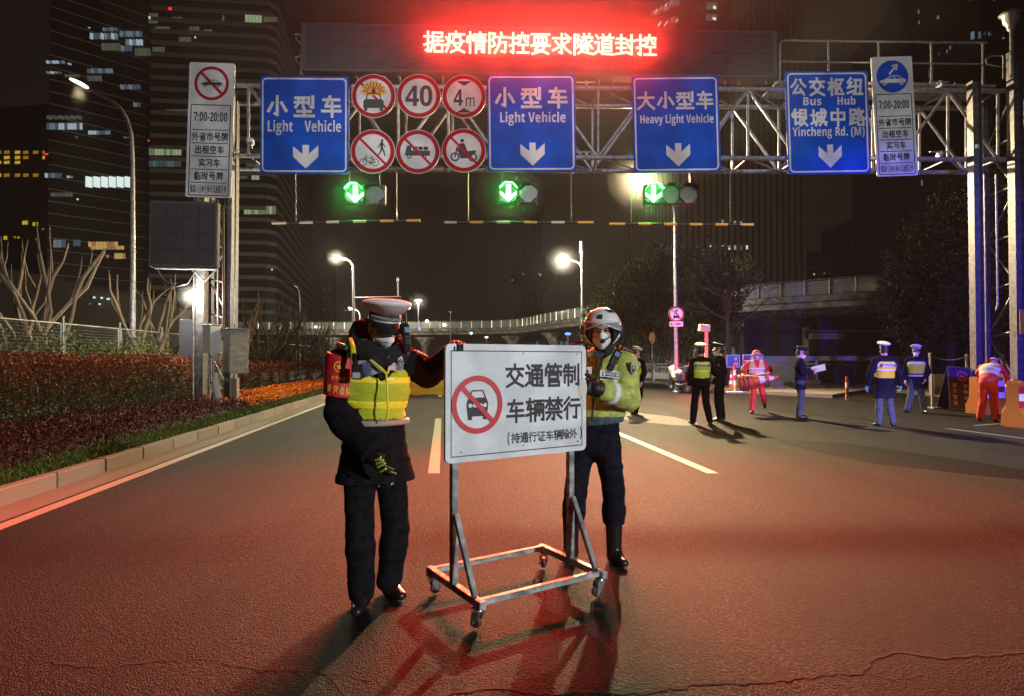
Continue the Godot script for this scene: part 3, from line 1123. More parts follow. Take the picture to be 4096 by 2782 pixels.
func planting() -> void:
	var lm := leaf_mat("leaf")
	# red-topped hedges
	var h := thing("hedge", "long red-topped hedge in front of the wire fence on the left", "hedge")
	part("foliage", hedge_leaves(-9.0, -7.2, 7.5, 19.0, 0.3, 1.42, 30000, 0.082), lm, h, "stuff")
	var tw := MB.new()
	for i in 260:
		var z := rng.randf_range(7.5, 19.0)
		var p := rd(-7.5 - rng.randf() * 0.9, z, 0.14)
		tw.rod(p, p + Vector3(rng.randf_range(-0.15, 0.15), rng.randf_range(0.5, 1.0), rng.randf_range(-0.15, 0.15)), 0.008, 4)
	var bark := mat("bark", 0.13, 0.095, 0.065, 0.9)
	grain(bark, T.speck, 1.5)
	part("stems", tw, bark, h, "stuff")
	var h2 := thing("hedge", "farther red hedge behind the orange flower bed", "hedge")
	part("foliage", hedge_leaves(-8.6, -7.0, 20.4, 48.0, 0.3, 1.22, 14000, 0.09), lm, h2, "stuff")
	# low dark red ground cover, orange flowers, grass
	var gc := MB.new()
	for i in 22000:
		var z := lerpf(5.0, 19.6, pow(rng.randf(), 1.3))
		var s := rng.randf_range(-7.4, -5.25 if z > 9 else -5.1)
		var hh := 0.30 * clampf((-5.05 - s) / 0.5, 0.1, 1.0)
		mb_col(gc, Color(0.06, 0.013, 0.011), 0.5)
		leaf(gc, rd(s, z, 0.14 + hh * rng.randf()), (rnd_dir() + Vector3(0.2, 0.9, 0.3)).normalized(), rnd_dir(), 0.06, 0.03)
	struct("ground_cover", gc, lm, "stuff")
	var fl := MB.new()
	for i in 15000:
		var z := rng.randf_range(16.6, 33.0)
		var s := rng.randf_range(-7.0, -5.15)
		if z < 18.0 and s < -6.2:
			continue
		var y := 0.15 + 0.26 * clampf((-5.05 - s) / 0.35, 0.15, 1.0) * rng.randf_range(0.7, 1.0)
		if rng.randf() < 0.62:
			mb_col(fl, Color(0.62, 0.17, 0.012), 0.3)
			leaf(fl, rd(s, z, y), (rnd_dir() + Vector3(0.1, 0.5, 0.5)).normalized(), rnd_dir(), 0.055, 0.05)
		else:
			mb_col(fl, Color(0.045, 0.06, 0.015), 0.4)
			leaf(fl, rd(s, z, y - 0.08), (rnd_dir() + Vector3.UP).normalized(), rnd_dir(), 0.07, 0.03)
	struct("flower_bed", fl, lm, "stuff")
	var gr := MB.new()
	for i in 26000:
		var z := lerpf(4.2, 36.0, pow(rng.randf(), 1.7))
		var s := rng.randf_range(-5.25, -4.54)
		mb_col(gr, Color(0.050, 0.080, 0.012), 0.6)
		leaf(gr, rd(s, z, 0.14), (rnd_dir() * 0.55 + Vector3.UP).normalized(), rnd_dir(), rng.randf_range(0.05, 0.10), 0.014)
	struct("grass", gr, lm, "stuff")
	# evergreen shrubs round the wire fence
	var spots := [[60, 14.2, 1.3, "shrub at the left edge, growing through the wire fence"], [205, 14.8, 1.35, "shrub under the two big pollarded trees"], [365, 15.9, 1.15, "shrub against the fence left of the tall lamp post"], [455, 16.9, 1.2, "shrub just left of the tall lamp post"],
		[560, 18.2, 1.25, "shrub right of the tall lamp post"], [690, 19.6, 1.1, "shrub beside the dark cabinet"], [1020, 28.0, 1.5, "shrub right of the grey cabinet"], [1120, 33.0, 1.6, "shrub between the grey cabinet and the unlit lamp"], [1245, 40.0, 1.7, "shrub right of the unlit lamp"], [1330, 46.0, 1.7, "shrub behind the officer with the white cap"]]
	for q in spots:
		var p := at(q[0], 1400, q[1])
		p.y = 0.14
		var t := thing("shrub", "dark green " + q[3], "shrub", p, 0.0, "evergreen shrubs along the fence")
		part("foliage", crown(Vector3(0.95, q[2] * 0.62, 0.9), q[2] * 0.95, 1500, 0.085, Color(0.045, 0.062, 0.016), 0.5), lm, t, "stuff")
		var st := MB.new()
		for k in 5:
			st.tube([Vector3.ZERO, Vector3(rng.randf_range(-0.5, 0.5), q[2], rng.randf_range(-0.3, 0.3))], [0.022, 0.008], 5)
		part("stem", st, bark, t)
	wire_fence()
	var pbark := mat("pollard_bark", 0.30, 0.23, 0.155, 0.9)
	grain(pbark, T.speck, 1.5)
	# pollarded trees
	var pol := [[8, 15.4, 4.8, 3, "pollarded bare tree at the left edge of the picture"], [118, 16.2, 5.1, 4, "pollarded bare tree with long forked limbs, second from the left edge"], [185, 16.6, 5.2, 5, "big pollarded bare tree in front of the office tower, third from the left edge"],
		[585, 19.5, 4.6, 5, "pollarded bare tree right of the tall lamp post"], [655, 20.4, 4.2, 5, "pollarded bare tree beside the floodlight on the gantry leg"], [975, 27, 4.7, 6, "pollarded bare tree just right of the grey cabinet"], [1035, 30, 4.9, 7, "thin pollarded tree, second right of the grey cabinet"],
		[1085, 33, 4.7, 7, "thin pollarded tree, third right of the grey cabinet"], [1150, 37, 5.0, 6, "thin pollarded tree left of the unlit lamp"], [1235, 42, 4.8, 7, "thin pollarded tree right of the unlit lamp"], [1290, 47, 4.7, 7, "thin pollarded tree in front of the footbridge end"]]
	for q in pol:
		var p := at(q[0], 1400, q[1])
		p.y = 0.14
		var t := thing("pollarded_tree", q[4], "tree", p, rng.randf() * TAU, "pollarded trees behind the fence")
		pollard(t, q[2], q[3], pbark)

func mb_col(m: MB, c: Color, vary: float) -> void:
	m.col = c * rng.randf_range(1.0 - vary, 1.0 + vary)
	m.col.a = 1.0

# leaves in an uneven ellipsoid crown round (0, h, 0)
func crown(r: Vector3, h: float, n: int, big: float, c: Color, gaps := 0.5) -> MB:
	var mb := MB.new()
	var ns := FastNoiseLite.new()
	ns.seed = rng.randi()
	ns.frequency = 1.3 / maxf(r.x, 0.5)
	var made := 0
	var tries := 0
	while made < n and tries < n * 8:
		tries += 1
		var d := rnd_dir()
		var rad := pow(rng.randf(), 0.45)
		var edge := 1.0 + ns.get_noise_3dv(d * r * 1.3) * 0.45
		var p := d * r * rad * edge
		if ns.get_noise_3dv(p * 2.4 + Vector3(9, 3, 1)) < -0.22 * gaps * 2.0 + 0.04:
			continue
		made += 1
		mb_col(mb, c * 1.3, 0.5)
		leaf(mb, p + Vector3(0, h, 0), (rnd_dir() + d * 0.7).normalized(), rnd_dir(), big * rng.randf_range(0.7, 1.3), big * 0.55)
	return mb

func pollard(t: Node3D, h: float, limbs: int, m: Material) -> void:
	var fork := h * 0.20
	var tr := MB.new()
	tr.tube([Vector3(0, -0.1, 0), Vector3(0.02, fork * 0.5, 0), Vector3(0, fork, 0.02)], [0.13, 0.105, 0.11], 9)
	part("trunk", tr, m, t)
	for i in limbs:
		var g := TAU * i / limbs + rng.randf_range(-0.3, 0.3)
		var out := Vector3(cos(g), 0, sin(g))
		var lean := rng.randf_range(0.16, 0.38)
		var p := Vector3(0, fork - 0.05, 0)
		var pts := [p]
		var rr := [0.068]
		var steps := 7
		var dir := (out * lean * 1.6 + Vector3.UP).normalized()
		for k in steps:
			dir = (dir + rnd_dir() * 0.34 + Vector3.UP * 0.12).normalized()
			p += dir * (h - fork) / steps * rng.randf_range(0.75, 1.1)
			pts.append(p)
			rr.append(lerpf(0.056, 0.024, float(k) / steps) * (1.3 if k % 3 == 1 else 1.0))
		rr[-1] = 0.02
		var lb := MB.new()
		lb.tube(pts, rr, 7)
		# a shoot from a knuckle
		for s in (2 if i % 2 else 1):
			var k := rng.randi_range(2, 5)
			var q: Vector3 = pts[k]
			var e := (out.rotated(Vector3.UP, rng.randf_range(-1.5, 1.5)) * 0.5 + Vector3.UP).normalized()
			var l := (h - q.y) * rng.randf_range(0.4, 0.9)
			lb.tube([q, q + e * l * 0.35 + rnd_dir() * 0.05, q + (e + Vector3.UP * 0.5).normalized() * l * 0.75, q + (e + Vector3.UP * 0.9).normalized() * l], [0.028, 0.024, 0.019, 0.010], 6)
		part("limb", lb, m, t)

func wire_fence() -> void:
	var f := thing("wire_fence", "grey wire mesh fence with steel posts behind the red hedge", "fence")
	var fm := mat("fence_steel", 0.17, 0.17, 0.155, 0.5, 0.3)
	var z := 9.5
	while z < 42.0:
		var a := rd(-9.15, z, 0.1)
		var w := 2.6
		var b := rd(-9.15, z + w, 0.1)
		var pm := MB.new()
		pm.rod(a, a + Vector3(0, 2.35, 0), 0.034, 8)
		pm.rod(a + Vector3(0, 2.35, 0), a + Vector3(0, 2.38, 0), 0.042, 8)
		part("post", pm, fm, f)
		var fr := MB.new()
		var e := (b - a).normalized() * 0.08
		var u := Vector3(0, 2.2, 0)
		fr.rod(a + e + u, b - e + u, 0.022, 6)
		fr.rod(a + e + Vector3(0, 0.15, 0), b - e + Vector3(0, 0.15, 0), 0.022, 6)
		fr.rod(a + e + u, a + e + Vector3(0, 0.15, 0), 0.022, 6)
		fr.rod(b - e + u, b - e + Vector3(0, 0.15, 0), 0.022, 6)
		part("panel_frame", fr, fm, f)
		if z < 26.0:
			var wm := MB.new()
			var st := 0.075
			var y := 0.2
			while y < 2.2:
				wm.rod(a + e + Vector3(0, y, 0), b - e + Vector3(0, y, 0), 0.0028, 3)
				y += st
			var x := st
			while x < w - 0.1:
				var q := a.lerp(b, x / w)
				wm.rod(q + Vector3(0, 0.15, 0), q + u, 0.0028, 3)
				x += st
			part("wire_mesh", wm, fm, f)
		z += w

func trees() -> void:
	var lm := leaf_mat("leaf")
	var bark := mat("bark", 0.13, 0.095, 0.065, 0.9)
	# px, base y, depth, crown half width, crown centre height, half height
	var ev := [[2455, 44.0, 2.3, 3.7, 2.4, "rounded evergreen tree beside the helmeted officer, lowest of the group", Color(0.055, 0.065, 0.014)],
		[2560, 41.0, 2.6, 4.7, 3.4, "evergreen tree behind the helmeted officer with a yellowish left edge", Color(0.05, 0.058, 0.013)],
		[2690, 39.0, 2.6, 5.1, 3.6, "tallest dark evergreen tree behind the round sign's post", Color(0.032, 0.036, 0.012)],
		[2830, 40.0, 2.5, 5.2, 3.7, "dark evergreen tree behind the bare tree", Color(0.030, 0.032, 0.012)],
		[2975, 56.0, 2.5, 6.6, 4.0, "dark evergreen tree in front of the right end of the footbridge", Color(0.028, 0.03, 0.011)],
		[3680, 33.0, 1.7, 5.4, 3.4, "dark leafy tree left of the right gantry leg, nearest the footbridge", Color(0.030, 0.03, 0.012)],
		[3810, 30.0, 1.9, 5.9, 3.9, "tall dark leafy tree just left of the right gantry leg", Color(0.034, 0.032, 0.013)],
		[4020, 27.0, 2.3, 5.6, 4.4, "dark leafy tree behind the right gantry leg", Color(0.03, 0.03, 0.013)]]
	for q in ev:
		var p := at(q[0], 1400, q[1])
		p.y = 0.0
		var t := thing("evergreen_tree", q[5], "tree", p, 0.0, "leafy trees on the right")
		part("crown", crown(Vector3(q[2], q[4], q[2]), q[3], 11000, 0.21, q[6] * 1.7, 0.4), lm, t, "stuff")
		var tr := MB.new()
		tr.tube([Vector3(0, -0.1, 0), Vector3(0.05, q[3] * 0.4, 0), Vector3(0, q[3], 0.1), Vector3(0.1, q[3] + q[4] * 0.6, 0)], [0.26, 0.2, 0.14, 0.05], 9)
		for k in 6:
			var g := TAU * k / 6 + rng.randf()
			tr.tube([Vector3(0, q[3] * 0.5, 0), Vector3(cos(g), 0, sin(g)) * q[2] * 0.35 + Vector3(0, q[3] * 0.85, 0), Vector3(cos(g), 0, sin(g)) * q[2] * 0.75 + Vector3(0, q[3] * 1.1, 0)], [0.1, 0.07, 0.03], 6)
		part("trunk", tr, bark, t)
	# the bare tree between the sign post and the runner
	var bp := at(2913, 1400, 33.0)
	bp.y = 0.0
	var bt := thing("bare_tree", "tall leafless tree with fine twigs behind the officers by the sign post", "tree", bp)
	var tb := MB.new()
	tb.tube([Vector3(0, -0.1, 0), Vector3(0.03, 1.8, 0), Vector3(-0.02, 3.6, 0), Vector3(0.03, 5.2, 0)], [0.15, 0.13, 0.11, 0.07], 9)
	part("trunk", tb, bark, bt)
	for i in 9:
		var g := TAU * i / 9 * 2.4
		var b := MB.new()
		var st := Vector3(0, 3.0 + 0.26 * i, 0)
		twig(b, st, (Vector3(cos(g), 0, sin(g) * 0.6) * 0.9 + Vector3.UP * 0.55).normalized(), 2.3 - 0.12 * i, 0.05, 4)
		part("limb", b, bark, bt)
	# small bare saplings by the railing, lit red
	for q in [[2520, 36.0, "leafless sapling left of the yellow warning board"], [2610, 37.0, "leafless sapling right of the yellow warning board"]]:
		var p := at(q[0], 1400, q[1])
		p.y = 0.0
		var t := thing("sapling", q[2], "tree", p, 0.0, "saplings by the railing")
		var b := MB.new()
		b.tube([Vector3.ZERO, Vector3(0.02, 0.8, 0)], [0.06, 0.05], 7)
		part("trunk", b, bark, t)
		for k in 4:
			var l := MB.new()
			var g := TAU * k / 4 + 0.5
			twig(l, Vector3(0.02, 0.78, 0), (Vector3(cos(g), 0, sin(g)) * 0.6 + Vector3.UP).normalized(), 1.1, 0.04, 2)
			part("limb", l, bark, t)

func twig(b: MB, p: Vector3, d: Vector3, ln: float, r: float, more: int) -> void:
	var q := p + d * ln * 0.5 + rnd_dir() * ln * 0.05
	var e := q + (d + rnd_dir() * 0.2 + Vector3.UP * 0.1).normalized() * ln * 0.5
	b.tube([p, q, e], [r, r * 0.75, r * 0.45], 5 if more > 1 else 3, false)
	if more > 0:
		for k in 3:
			var s: Vector3 = [q, e, p.lerp(q, 0.6)][k]
			twig(b, s, (d + rnd_dir() * 0.75 + Vector3.UP * 0.05).normalized(), ln * rng.randf_range(0.5, 0.72), r * 0.5, more - 1)

# where the line of sight through (x, y) meets the upright plane through ground points a and b
func on_wall(a: Vector3, b: Vector3, x: float, y: float) -> Vector3:
	var d := at(x, y, 1.0) - EYE
	var nm := (b - a).cross(Vector3.UP)
	return EYE + d * ((a - EYE).dot(nm) / d.dot(nm))

func gpt(x: float, depth: float) -> Vector3:
	var p := at(x, 1434, depth)
	p.y = 0.0
	return p

# a block over a footprint of ground points (counter-clockwise seen from above), to height top
func block(mb: MB, foot: Array, top: float, from := 0.0) -> void:
	var pts := PackedVector2Array()
	for p in foot:
		pts.append(Vector2(p.x, -p.z))
	mb.prism(Transform3D(Basis(Vector3.RIGHT, Vector3(0, 0, -1), Vector3.UP), Vector3(0, from, 0)), pts, top - from)

# lit panes on the wall a-b inside the photograph's rectangle: n panes across with mullions between them
func lit(t: Node3D, a: Vector3, b: Vector3, x0: float, x1: float, y0: float, y1: float, n: int, m: Array, proud := 0.3) -> void:
	var along := (b - a).normalized()
	var out := along.cross(Vector3.UP)
	if out.dot(EYE - a) < 0.0:
		out = -out
	for i in n:
		var p := on_wall(a, b, lerpf(x0, x1, (i + 0.06) / n), y1)
		var q := on_wall(a, b, lerpf(x0, x1, (i + 0.94) / n), y1)
		var top := on_wall(a, b, lerpf(x0, x1, (i + 0.5) / n), y0).y
		var w := MB.new()
		var c := (p + q) * 0.5
		c.y = (p.y + top) * 0.5
		w.box(Transform3D(Basis(along, Vector3.UP, along.cross(Vector3.UP)), c + out * proud), Vector3(p.distance_to(q), absf(top - p.y), 0.12))
		part("window", w, m[rng.randi() % m.size()], t)

func bands(t: Node3D, pts: Array, h0: float, h1: float, step: float, m: Material, ht := 0.9, out := 0.4) -> void:
	var y := h0
	while y < h1:
		var mb := MB.new()
		for i in pts.size() - 1:
			var a: Vector3 = pts[i]
			var b: Vector3 = pts[i + 1]
			var o := (b - a).normalized().cross(Vector3.UP)
			if o.dot(EYE - a) < 0.0:
				o = -o
			mb.bar(a + Vector3(0, y, 0) + o * out * 0.5, b + Vector3(0, y, 0) + o * out * 0.5, out, ht)
		part("floor_band", mb, m, t)
		y += step

func towers() -> void:
	var dark := mat("tower_glass", 0.035, 0.034, 0.036, 0.35)
	var band := mat("tower_band", 0.55, 0.52, 0.48, 0.7)
	var stone := mat("tower_stone", 0.26, 0.22, 0.18, 0.8)
	var shade := mat("tower_dark", 0.028, 0.026, 0.025, 0.7)
	var yellow := [glow("window_yellow", 1.0, 0.62, 0.06, 0.50), glow("window_yellow_dim", 0.9, 0.5, 0.05, 0.26)]
	var green := [glow("window_green", 0.75, 0.95, 0.55, 0.30), glow("window_green_dim", 0.65, 0.85, 0.5, 0.17)]
	var dim := [glow("window_dim", 0.6, 0.6, 0.45, 0.10), glow("window_dim_cool", 0.5, 0.6, 0.62, 0.09), glow("window_dim_green", 0.5, 0.6, 0.35, 0.12)]
	var cool := [glow("window_cool", 0.65, 0.88, 1.0, 0.42), glow("window_cool_dim", 0.55, 0.75, 0.9, 0.18), glow("window_cool_low", 0.5, 0.7, 0.9, 0.09)]
	var white := [glow("window_white", 0.85, 1.0, 0.95, 0.85)]
	var teal := [glow("window_teal", 0.3, 0.6, 0.65, 0.16), glow("window_teal_dim", 0.25, 0.5, 0.55, 0.10)]
	var amber := [glow("window_amber", 1.0, 0.6, 0.2, 0.45), glow("window_amber_dim", 1.0, 0.55, 0.2, 0.25)]
	var red := [glow("beacon_light_red", 1.0, 0.02, 0.02, 1.5)]
	var mb: MB
	var a: Vector3
	var b: Vector3
	# housing block at the left edge
	var t := thing("apartment_tower", "dark housing tower with yellow windows at the left edge", "building")
	a = gpt(-330, 360)
	b = gpt(181, 345)
	mb = MB.new()
	block(mb, [a, b, b + Vector3(-8, 0, -60), a + Vector3(-8, 0, -60)], 146)
	part("wall", mb, shade, t)
	for q in [[-12, 6], [15, 40], [59, 82], [92, 115], [131, 155], [170, 180]]:
		for r in [[604, 617], [625, 638], [645, 657], [695, 709]]:
			if (q[0] == 92 and r[0] == 645) or (q[0] == 131 and r[0] == 645) or (q[0] == 170 and r[0] > 640) or rng.randf() < 0.08:
				continue
			lit(t, a, b, q[0], q[1], r[0], r[1], 1, yellow)
	for q in [[88, 113, 884, 900], [130, 153, 890, 905], [168, 176, 914, 921], [55, 65, 946, 954], [14, 30, 945, 960], [70, 79, 948, 954], [143, 151, 955, 962]]:
		lit(t, a, b, q[0], q[1], q[2], q[3], 1, yellow)
	lit(t, a, b, 178, 194, 614, 621, 1, red)
	# glass office tower with sloping floor lines
	t = thing("office_tower", "dark glass office tower behind the tall lamp post, floors lit in cool white", "building")
	a = gpt(182, 186)
	b = gpt(592, 206)
	mb = MB.new()
	block(mb, [a, b, b + Vector3(-30, 0, -60), a + Vector3(-30, 0, -60)], 175)
	part("wall", mb, dark, t)
	bands(t, [a, b], 12.0, 120.0, 3.75, band, 0.35, 0.25)
	for q in [[350, 360, 110, 113, 1, 0], [408, 470, 108, 128, 6, 1], [476, 568, 122, 150, 7, 1], [357, 470, 130, 160, 8, 0], [500, 570, 155, 184, 5, 0], [404, 480, 170, 205, 5, 2], [480, 526, 180, 208, 3, 1], [536, 600, 190, 226, 4, 2],
		[182, 258, 240, 258, 6, 0], [268, 284, 250, 262, 1, 0], [182, 246, 283, 298, 4, 0], [256, 318, 296, 312, 4, 2], [345, 450, 272, 296, 7, 1], [346, 406, 300, 328, 4, 2], [478, 560, 336, 360, 5, 1], [530, 560, 408, 430, 2, 1],
		[183, 326, 460, 480, 6, 2], [183, 328, 490, 522, 12, 0], [350, 440, 520, 542, 8, 0], [490, 530, 545, 556, 3, 1], [298, 310, 542, 556, 1, 0], [176, 245, 690, 715, 5, 0], [264, 290, 700, 716, 2, 0], [338, 525, 704, 752, 6, 3], [200, 290, 768, 790, 5, 2], [372, 388, 306, 312, 1, 0]]:
		lit(t, a, b, q[0], q[1], q[2] + 4, q[3] - 4, q[4], [cool, [cool[1], cool[2]], dim, white][q[5]])
	lit(t, a, b, 305, 312, 795, 801, 1, white)
	for q in [[350, 470, 968, 988], [360, 495, 985, 998]]:
		lit(t, a, b, q[0], q[1], q[2], q[3], 8, amber)
	for q in [[422, 434, 1020, 1032], [455, 500, 1014, 1036]]:
		lit(t, a, b, q[0], q[1], q[2], q[3], 1 if q[0] < 440 else 4, amber)
	for q in [[210, 262, 960, 990], [262, 275, 985, 1000], [290, 320, 960, 985]]:
		lit(t, a, b, q[0], q[1], q[2], q[3], 3, [cool[1], cool[2]])
	# banded tower with the rounded corner
	t = thing("banded_tower", "dark office tower with pale floor bands and a rounded corner behind the left gantry leg", "building")
	a = gpt(592, 196)
	var c0 := gpt(1060, 200)
	var c1 := gpt(1098, 203)
	var c2 := gpt(1118, 210)
	var c3 := gpt(1246, 320)
	mb = MB.new()
	block(mb, [a, c0, c1, c2, c3, c3 + Vector3(-60, 0, -10), a + Vector3(-40, 0, -80)], 190)
	part("wall", mb, dark, t)
	bands(t, [a, c0, c1, c2, c3], 9.0, 122.0, 3.78, band, 1.25, 0.5)
	b = c0
	for q in [[595, 632, 55, 95, 3, 2], [622, 680, 108, 130, 4, 2], [688, 730, 70, 80, 2, 2], [756, 798, 108, 132, 3, 2], [815, 850, 120, 132, 2, 2], [980, 1048, 57, 92, 5, 0], [1054, 1110, 70, 90, 6, 2], [888, 898, 65, 88, 1, 2], [715, 765, 150, 175, 5, 2],
		[610, 660, 190, 215, 4, 2], [662, 755, 440, 460, 6, 2], [596, 726, 592, 622, 11, 0], [596, 726, 645, 668, 9, 3], [930, 960, 645, 668, 2, 3], [985, 1038, 645, 668, 3, 3], [1006, 1038, 700, 720, 2, 0], [960, 990, 705, 716, 2, 2], [926, 958, 830, 858, 3, 0], [976, 1104, 826, 858, 9, 0]]:
		lit(t, a, b, q[0], q[1], q[2], q[3], q[4], [green, cool, dim, teal][q[5]])
	for q in [[597, 603, 70, 78], [780, 785, 150, 156], [1086, 1092, 1077, 1083], [926, 932, 1034, 1041]]:
		lit(t, a, b, q[0], q[1], q[2], q[3], 1, white, 0.6)
	lit(t, a, b, 676, 688, 34, 44, 1, red, 0.6)
	lit(t, a, b, 594, 600, 562, 569, 1, red, 0.6)
	# far slim tower
	t = thing("slim_tower", "dark slim far tower beside the banded tower", "building")
	a = gpt(1246, 300)
	b = gpt(1296, 300)
	mb = MB.new()
	block(mb, [a, b, b + Vector3(0, 0, -20), a + Vector3(0, 0, -20)], 54)
	block(mb, [b, gpt(1333, 300), gpt(1333, 318), b + Vector3(0, 0, -18)], 45.5)
	part("wall", mb, shade, t)
	a = b
	b = gpt(1333, 300)
	for q in [[1296, 1302, 1155, 1162], [1316, 1322, 1143, 1148], [1316, 1324, 1155, 1163], [1294, 1298, 1189, 1194], [1317, 1323, 1203, 1208], [1294, 1300, 1236, 1242]]:
		lit(t, a, b, q[0], q[1], q[2], q[3], 1, dim)
	# low hall with a sloping roof behind the pollarded trees
	t = thing("low_hall", "low hall with a sloping grey roof behind the pollarded trees", "building")
	mb = MB.new()
	var r0 := at(-60, 1060, 75)
	var r1 := at(720, 1235, 75)
	mb.prism(Transform3D(Basis(), Vector3(0, 0, -90)), PackedVector2Array([Vector2(r0.x, 0), Vector2(r1.x, 0), Vector2(r1.x, r1.y), Vector2(r0.x, r0.y)]), 15)
	part("wall", mb, mat("hall_grey", 0.17, 0.16, 0.15, 0.6), t)
	for q in [[378, 386, 1188, 1195], [408, 416, 1190, 1197], [432, 444, 1194, 1201], [400, 407, 1215, 1221], [362, 368, 1214, 1219], [300, 306, 1189, 1193]]:
		lit(t, Vector3(-60, 0, -75), Vector3(-10, 0, -75), q[0], q[1], q[2], q[3], 1, white if q[0] > 370 else amber)
	# tower with upright fins on the right
	t = thing("finned_tower", "pale stone tower with tall upright fins behind the bare tree", "building")
	a = gpt(2708, 255)
	b = gpt(3222, 255)
	var e := gpt(2522, 300)
	mb = MB.new()
	var z := -255.0
	var pl := PackedVector2Array()
	for q in [[2708, 1434], [3222, 1434], [3222, -260], [3100, -130], [3022, -4], [2931, 114], [2708, 392]]:
		var p := at(q[0], q[1], 255)
		pl.append(Vector2(p.x, maxf(p.y, 0.0)))
	mb.prism(Transform3D(Basis(), Vector3(0, 0, z - 40)), pl, 40)
	var f := [a, b, b + Vector3(0, 0, -40), e]
	block(mb, [e, a + Vector3(0, 0, -0.5), a + Vector3(0, 0, -40)], at(2708, 405, 255).y)
	part("wall", mb, shade, t)
	var i := 0
	var x := 2712.0
	while x < 3224.0:
		var ytop := -200.0 if x > 3022 else (lerpf(392, 114, (x - 2708) / 223.0) if x < 2931 else lerpf(114, -4, (x - 2931) / 91.0))
		var p := at(x, 1434, 255)
		var fm := MB.new()
		fm.bx(p.x, at(x, ytop, 255).y * 0.5, z + 0.5, 1.25, at(x, ytop, 255).y, 1.0)
		part("fin", fm, stone, t)
		x += 24.2
	for k in 15:
		var p := e.lerp(a, (k + 0.5) / 15.0)
		var fm := MB.new()
		fm.bx(p.x, 54, p.z + 0.5, 0.8, 108, 0.8)
		part("fin", fm, stone, t)
	for q in [[3160, 3170, 752, 764], [3185, 3192, 760, 770], [3118, 3128, 895, 908], [2840, 2846, 982, 988], [2888, 2893, 982, 988], [2909, 2922, 982, 1000], [2934, 2946, 982, 1000], [2958, 2970, 982, 1002], [2980, 2992, 982, 998], [2930, 2945, 884, 896], [2955, 2968, 886, 894], [2885, 2895, 880, 890], [3255, 3260, 1096, 1100]]:
		lit(t, a, b, q[0], q[1], q[2], q[3], 1, [green[0], dim[2], white[0]] if q[2] > 980 else green, -0.0)
	# tower behind it, seen above the message sign
	t = thing("glass_tower", "dark tower with a few lit windows above the right end of the message sign", "building")
	a = gpt(2560, 420)
	b = gpt(2790, 330)
	var g := gpt(2935, 340)
	mb = MB.new()
	block(mb, [a, b, g, g + Vector3(0, 0, -60), a + Vector3(0, 0, -40)], 290)
	part("wall", mb, shade, t)
	for q in [[2605, 2640, 46, 62, 4], [2640, 2680, 28, 46, 4], [2680, 2722, -4, 26, 4]]:
		lit(t, a, b, q[0], q[1], q[2], q[3], q[4], [cool[1], cool[2], dim[0]])
	for q in [[2626, 2634, 40, 50], [2664, 2672, 18, 28], [2636, 2648, 92, 108], [2661, 2675, 92, 106], [2708, 2716, 82, 90]]:
		lit(t, a, b, q[0], q[1], q[2], q[3], 1, white, 0.6)
	lit(t, a, b, 2684, 2716, 70, 94, 4, dim)
	for q in [[2824, 2868, 12, 38], [2822, 2868, 58, 82]]:
		lit(t, b, g, q[0], q[1], q[2], q[3], 4, dim)
		lit(t, b, g, q[0] + 26, q[1] - 6, q[2] + 14, q[3] - 2, 1, white, 0.6)
	# far low blocks on the right
	t = thing("office_block", "dim far office block with faint floor bands right of the finned tower", "building")
	a = gpt(3232, 300)
	b = gpt(3346, 300)
	mb = MB.new()
	block(mb, [a, b, b + Vector3(0, 0, -30), a + Vector3(0, 0, -30)], 54)
	part("wall", mb, shade, t)
	bands(t, [a, b], 26.0, 53.0, 3.4, band, 0.9, 0.3)
	for q in [[3252, 3260, 1096, 1101], [3294, 3300, 1092, 1097], [3273, 3278, 1115, 1119]]:
		lit(t, a, b, q[0], q[1], q[2], q[3], 1, amber)
	t = thing("lit_tower", "black far tower with rows of lit cool windows, standing alone right of the footbridge", "building")
	a = gpt(3405, 320)
	b = gpt(3536, 320)
	mb = MB.new()
	block(mb, [a, b, b + Vector3(0, 0, -30), a + Vector3(0, 0, -30)], 74)
	block(mb, [gpt(3440, 322), gpt(3520, 322), gpt(3520, 340), gpt(3440, 340)], 79)
	part("wall", mb, mat("tower_black", 0.02, 0.02, 0.021, 0.5), t)
	for q in [[3408, 3448, 970, 980, 6, 1], [3424, 3452, 982, 990, 4, 1], [3486, 3536, 968, 978, 6, 0], [3448, 3462, 940, 948, 2, 2], [3486, 3494, 953, 962, 1, 3], [3482, 3536, 1018, 1025, 7, 0], [3518, 3534, 1002, 1008, 2, 1], [3452, 3510, 1064, 1072, 7, 1], [3490, 3534, 1058, 1064, 5, 1], [3510, 3522, 1080, 1087, 2, 3], [3432, 3498, 1130, 1146, 7, 0], [3473, 3478, 985, 990, 1, 0]]:
		lit(t, a, b, q[0], q[1], q[2], q[3], q[4], [cool, [cool[1], cool[2]], dim, white][q[5]])
	t = thing("hillside_tower", "huge dark tower with scattered teal windows behind the right gantry leg", "building")
	a = gpt(3655, 240)
	b = gpt(4600, 200)
	mb = MB.new()
	block(mb, [a, b, b + Vector3(10, 0, -60), a + Vector3(10, 0, -60)], 150)
	part("wall", mb, mat("tower_black", 0.02, 0.02, 0.021, 0.5), t)
	for q in [[3673, 3679, 40, 56], [3675, 3680, 84, 98], [3749, 3758, 64, 78], [3714, 3724, 280, 315], [3724, 3732, 276, 300], [3884, 3900, 128, 160], [3914, 3926, 128, 156], [3936, 3944, 132, 142], [3954, 3960, 128, 145], [3962, 3970, 136, 143], [3754, 3760, 212, 222], [3798, 3806, 184, 200], [3786, 3793, 200, 214], [3880, 3892, -4, 3], [3974, 3982, -2, 5], [3686, 3692, 720, 744], [3714, 3719, 796, 803], [3762, 3770, 818, 830], [4010, 4020, 150, 158], [4040, 4048, 190, 198]]:
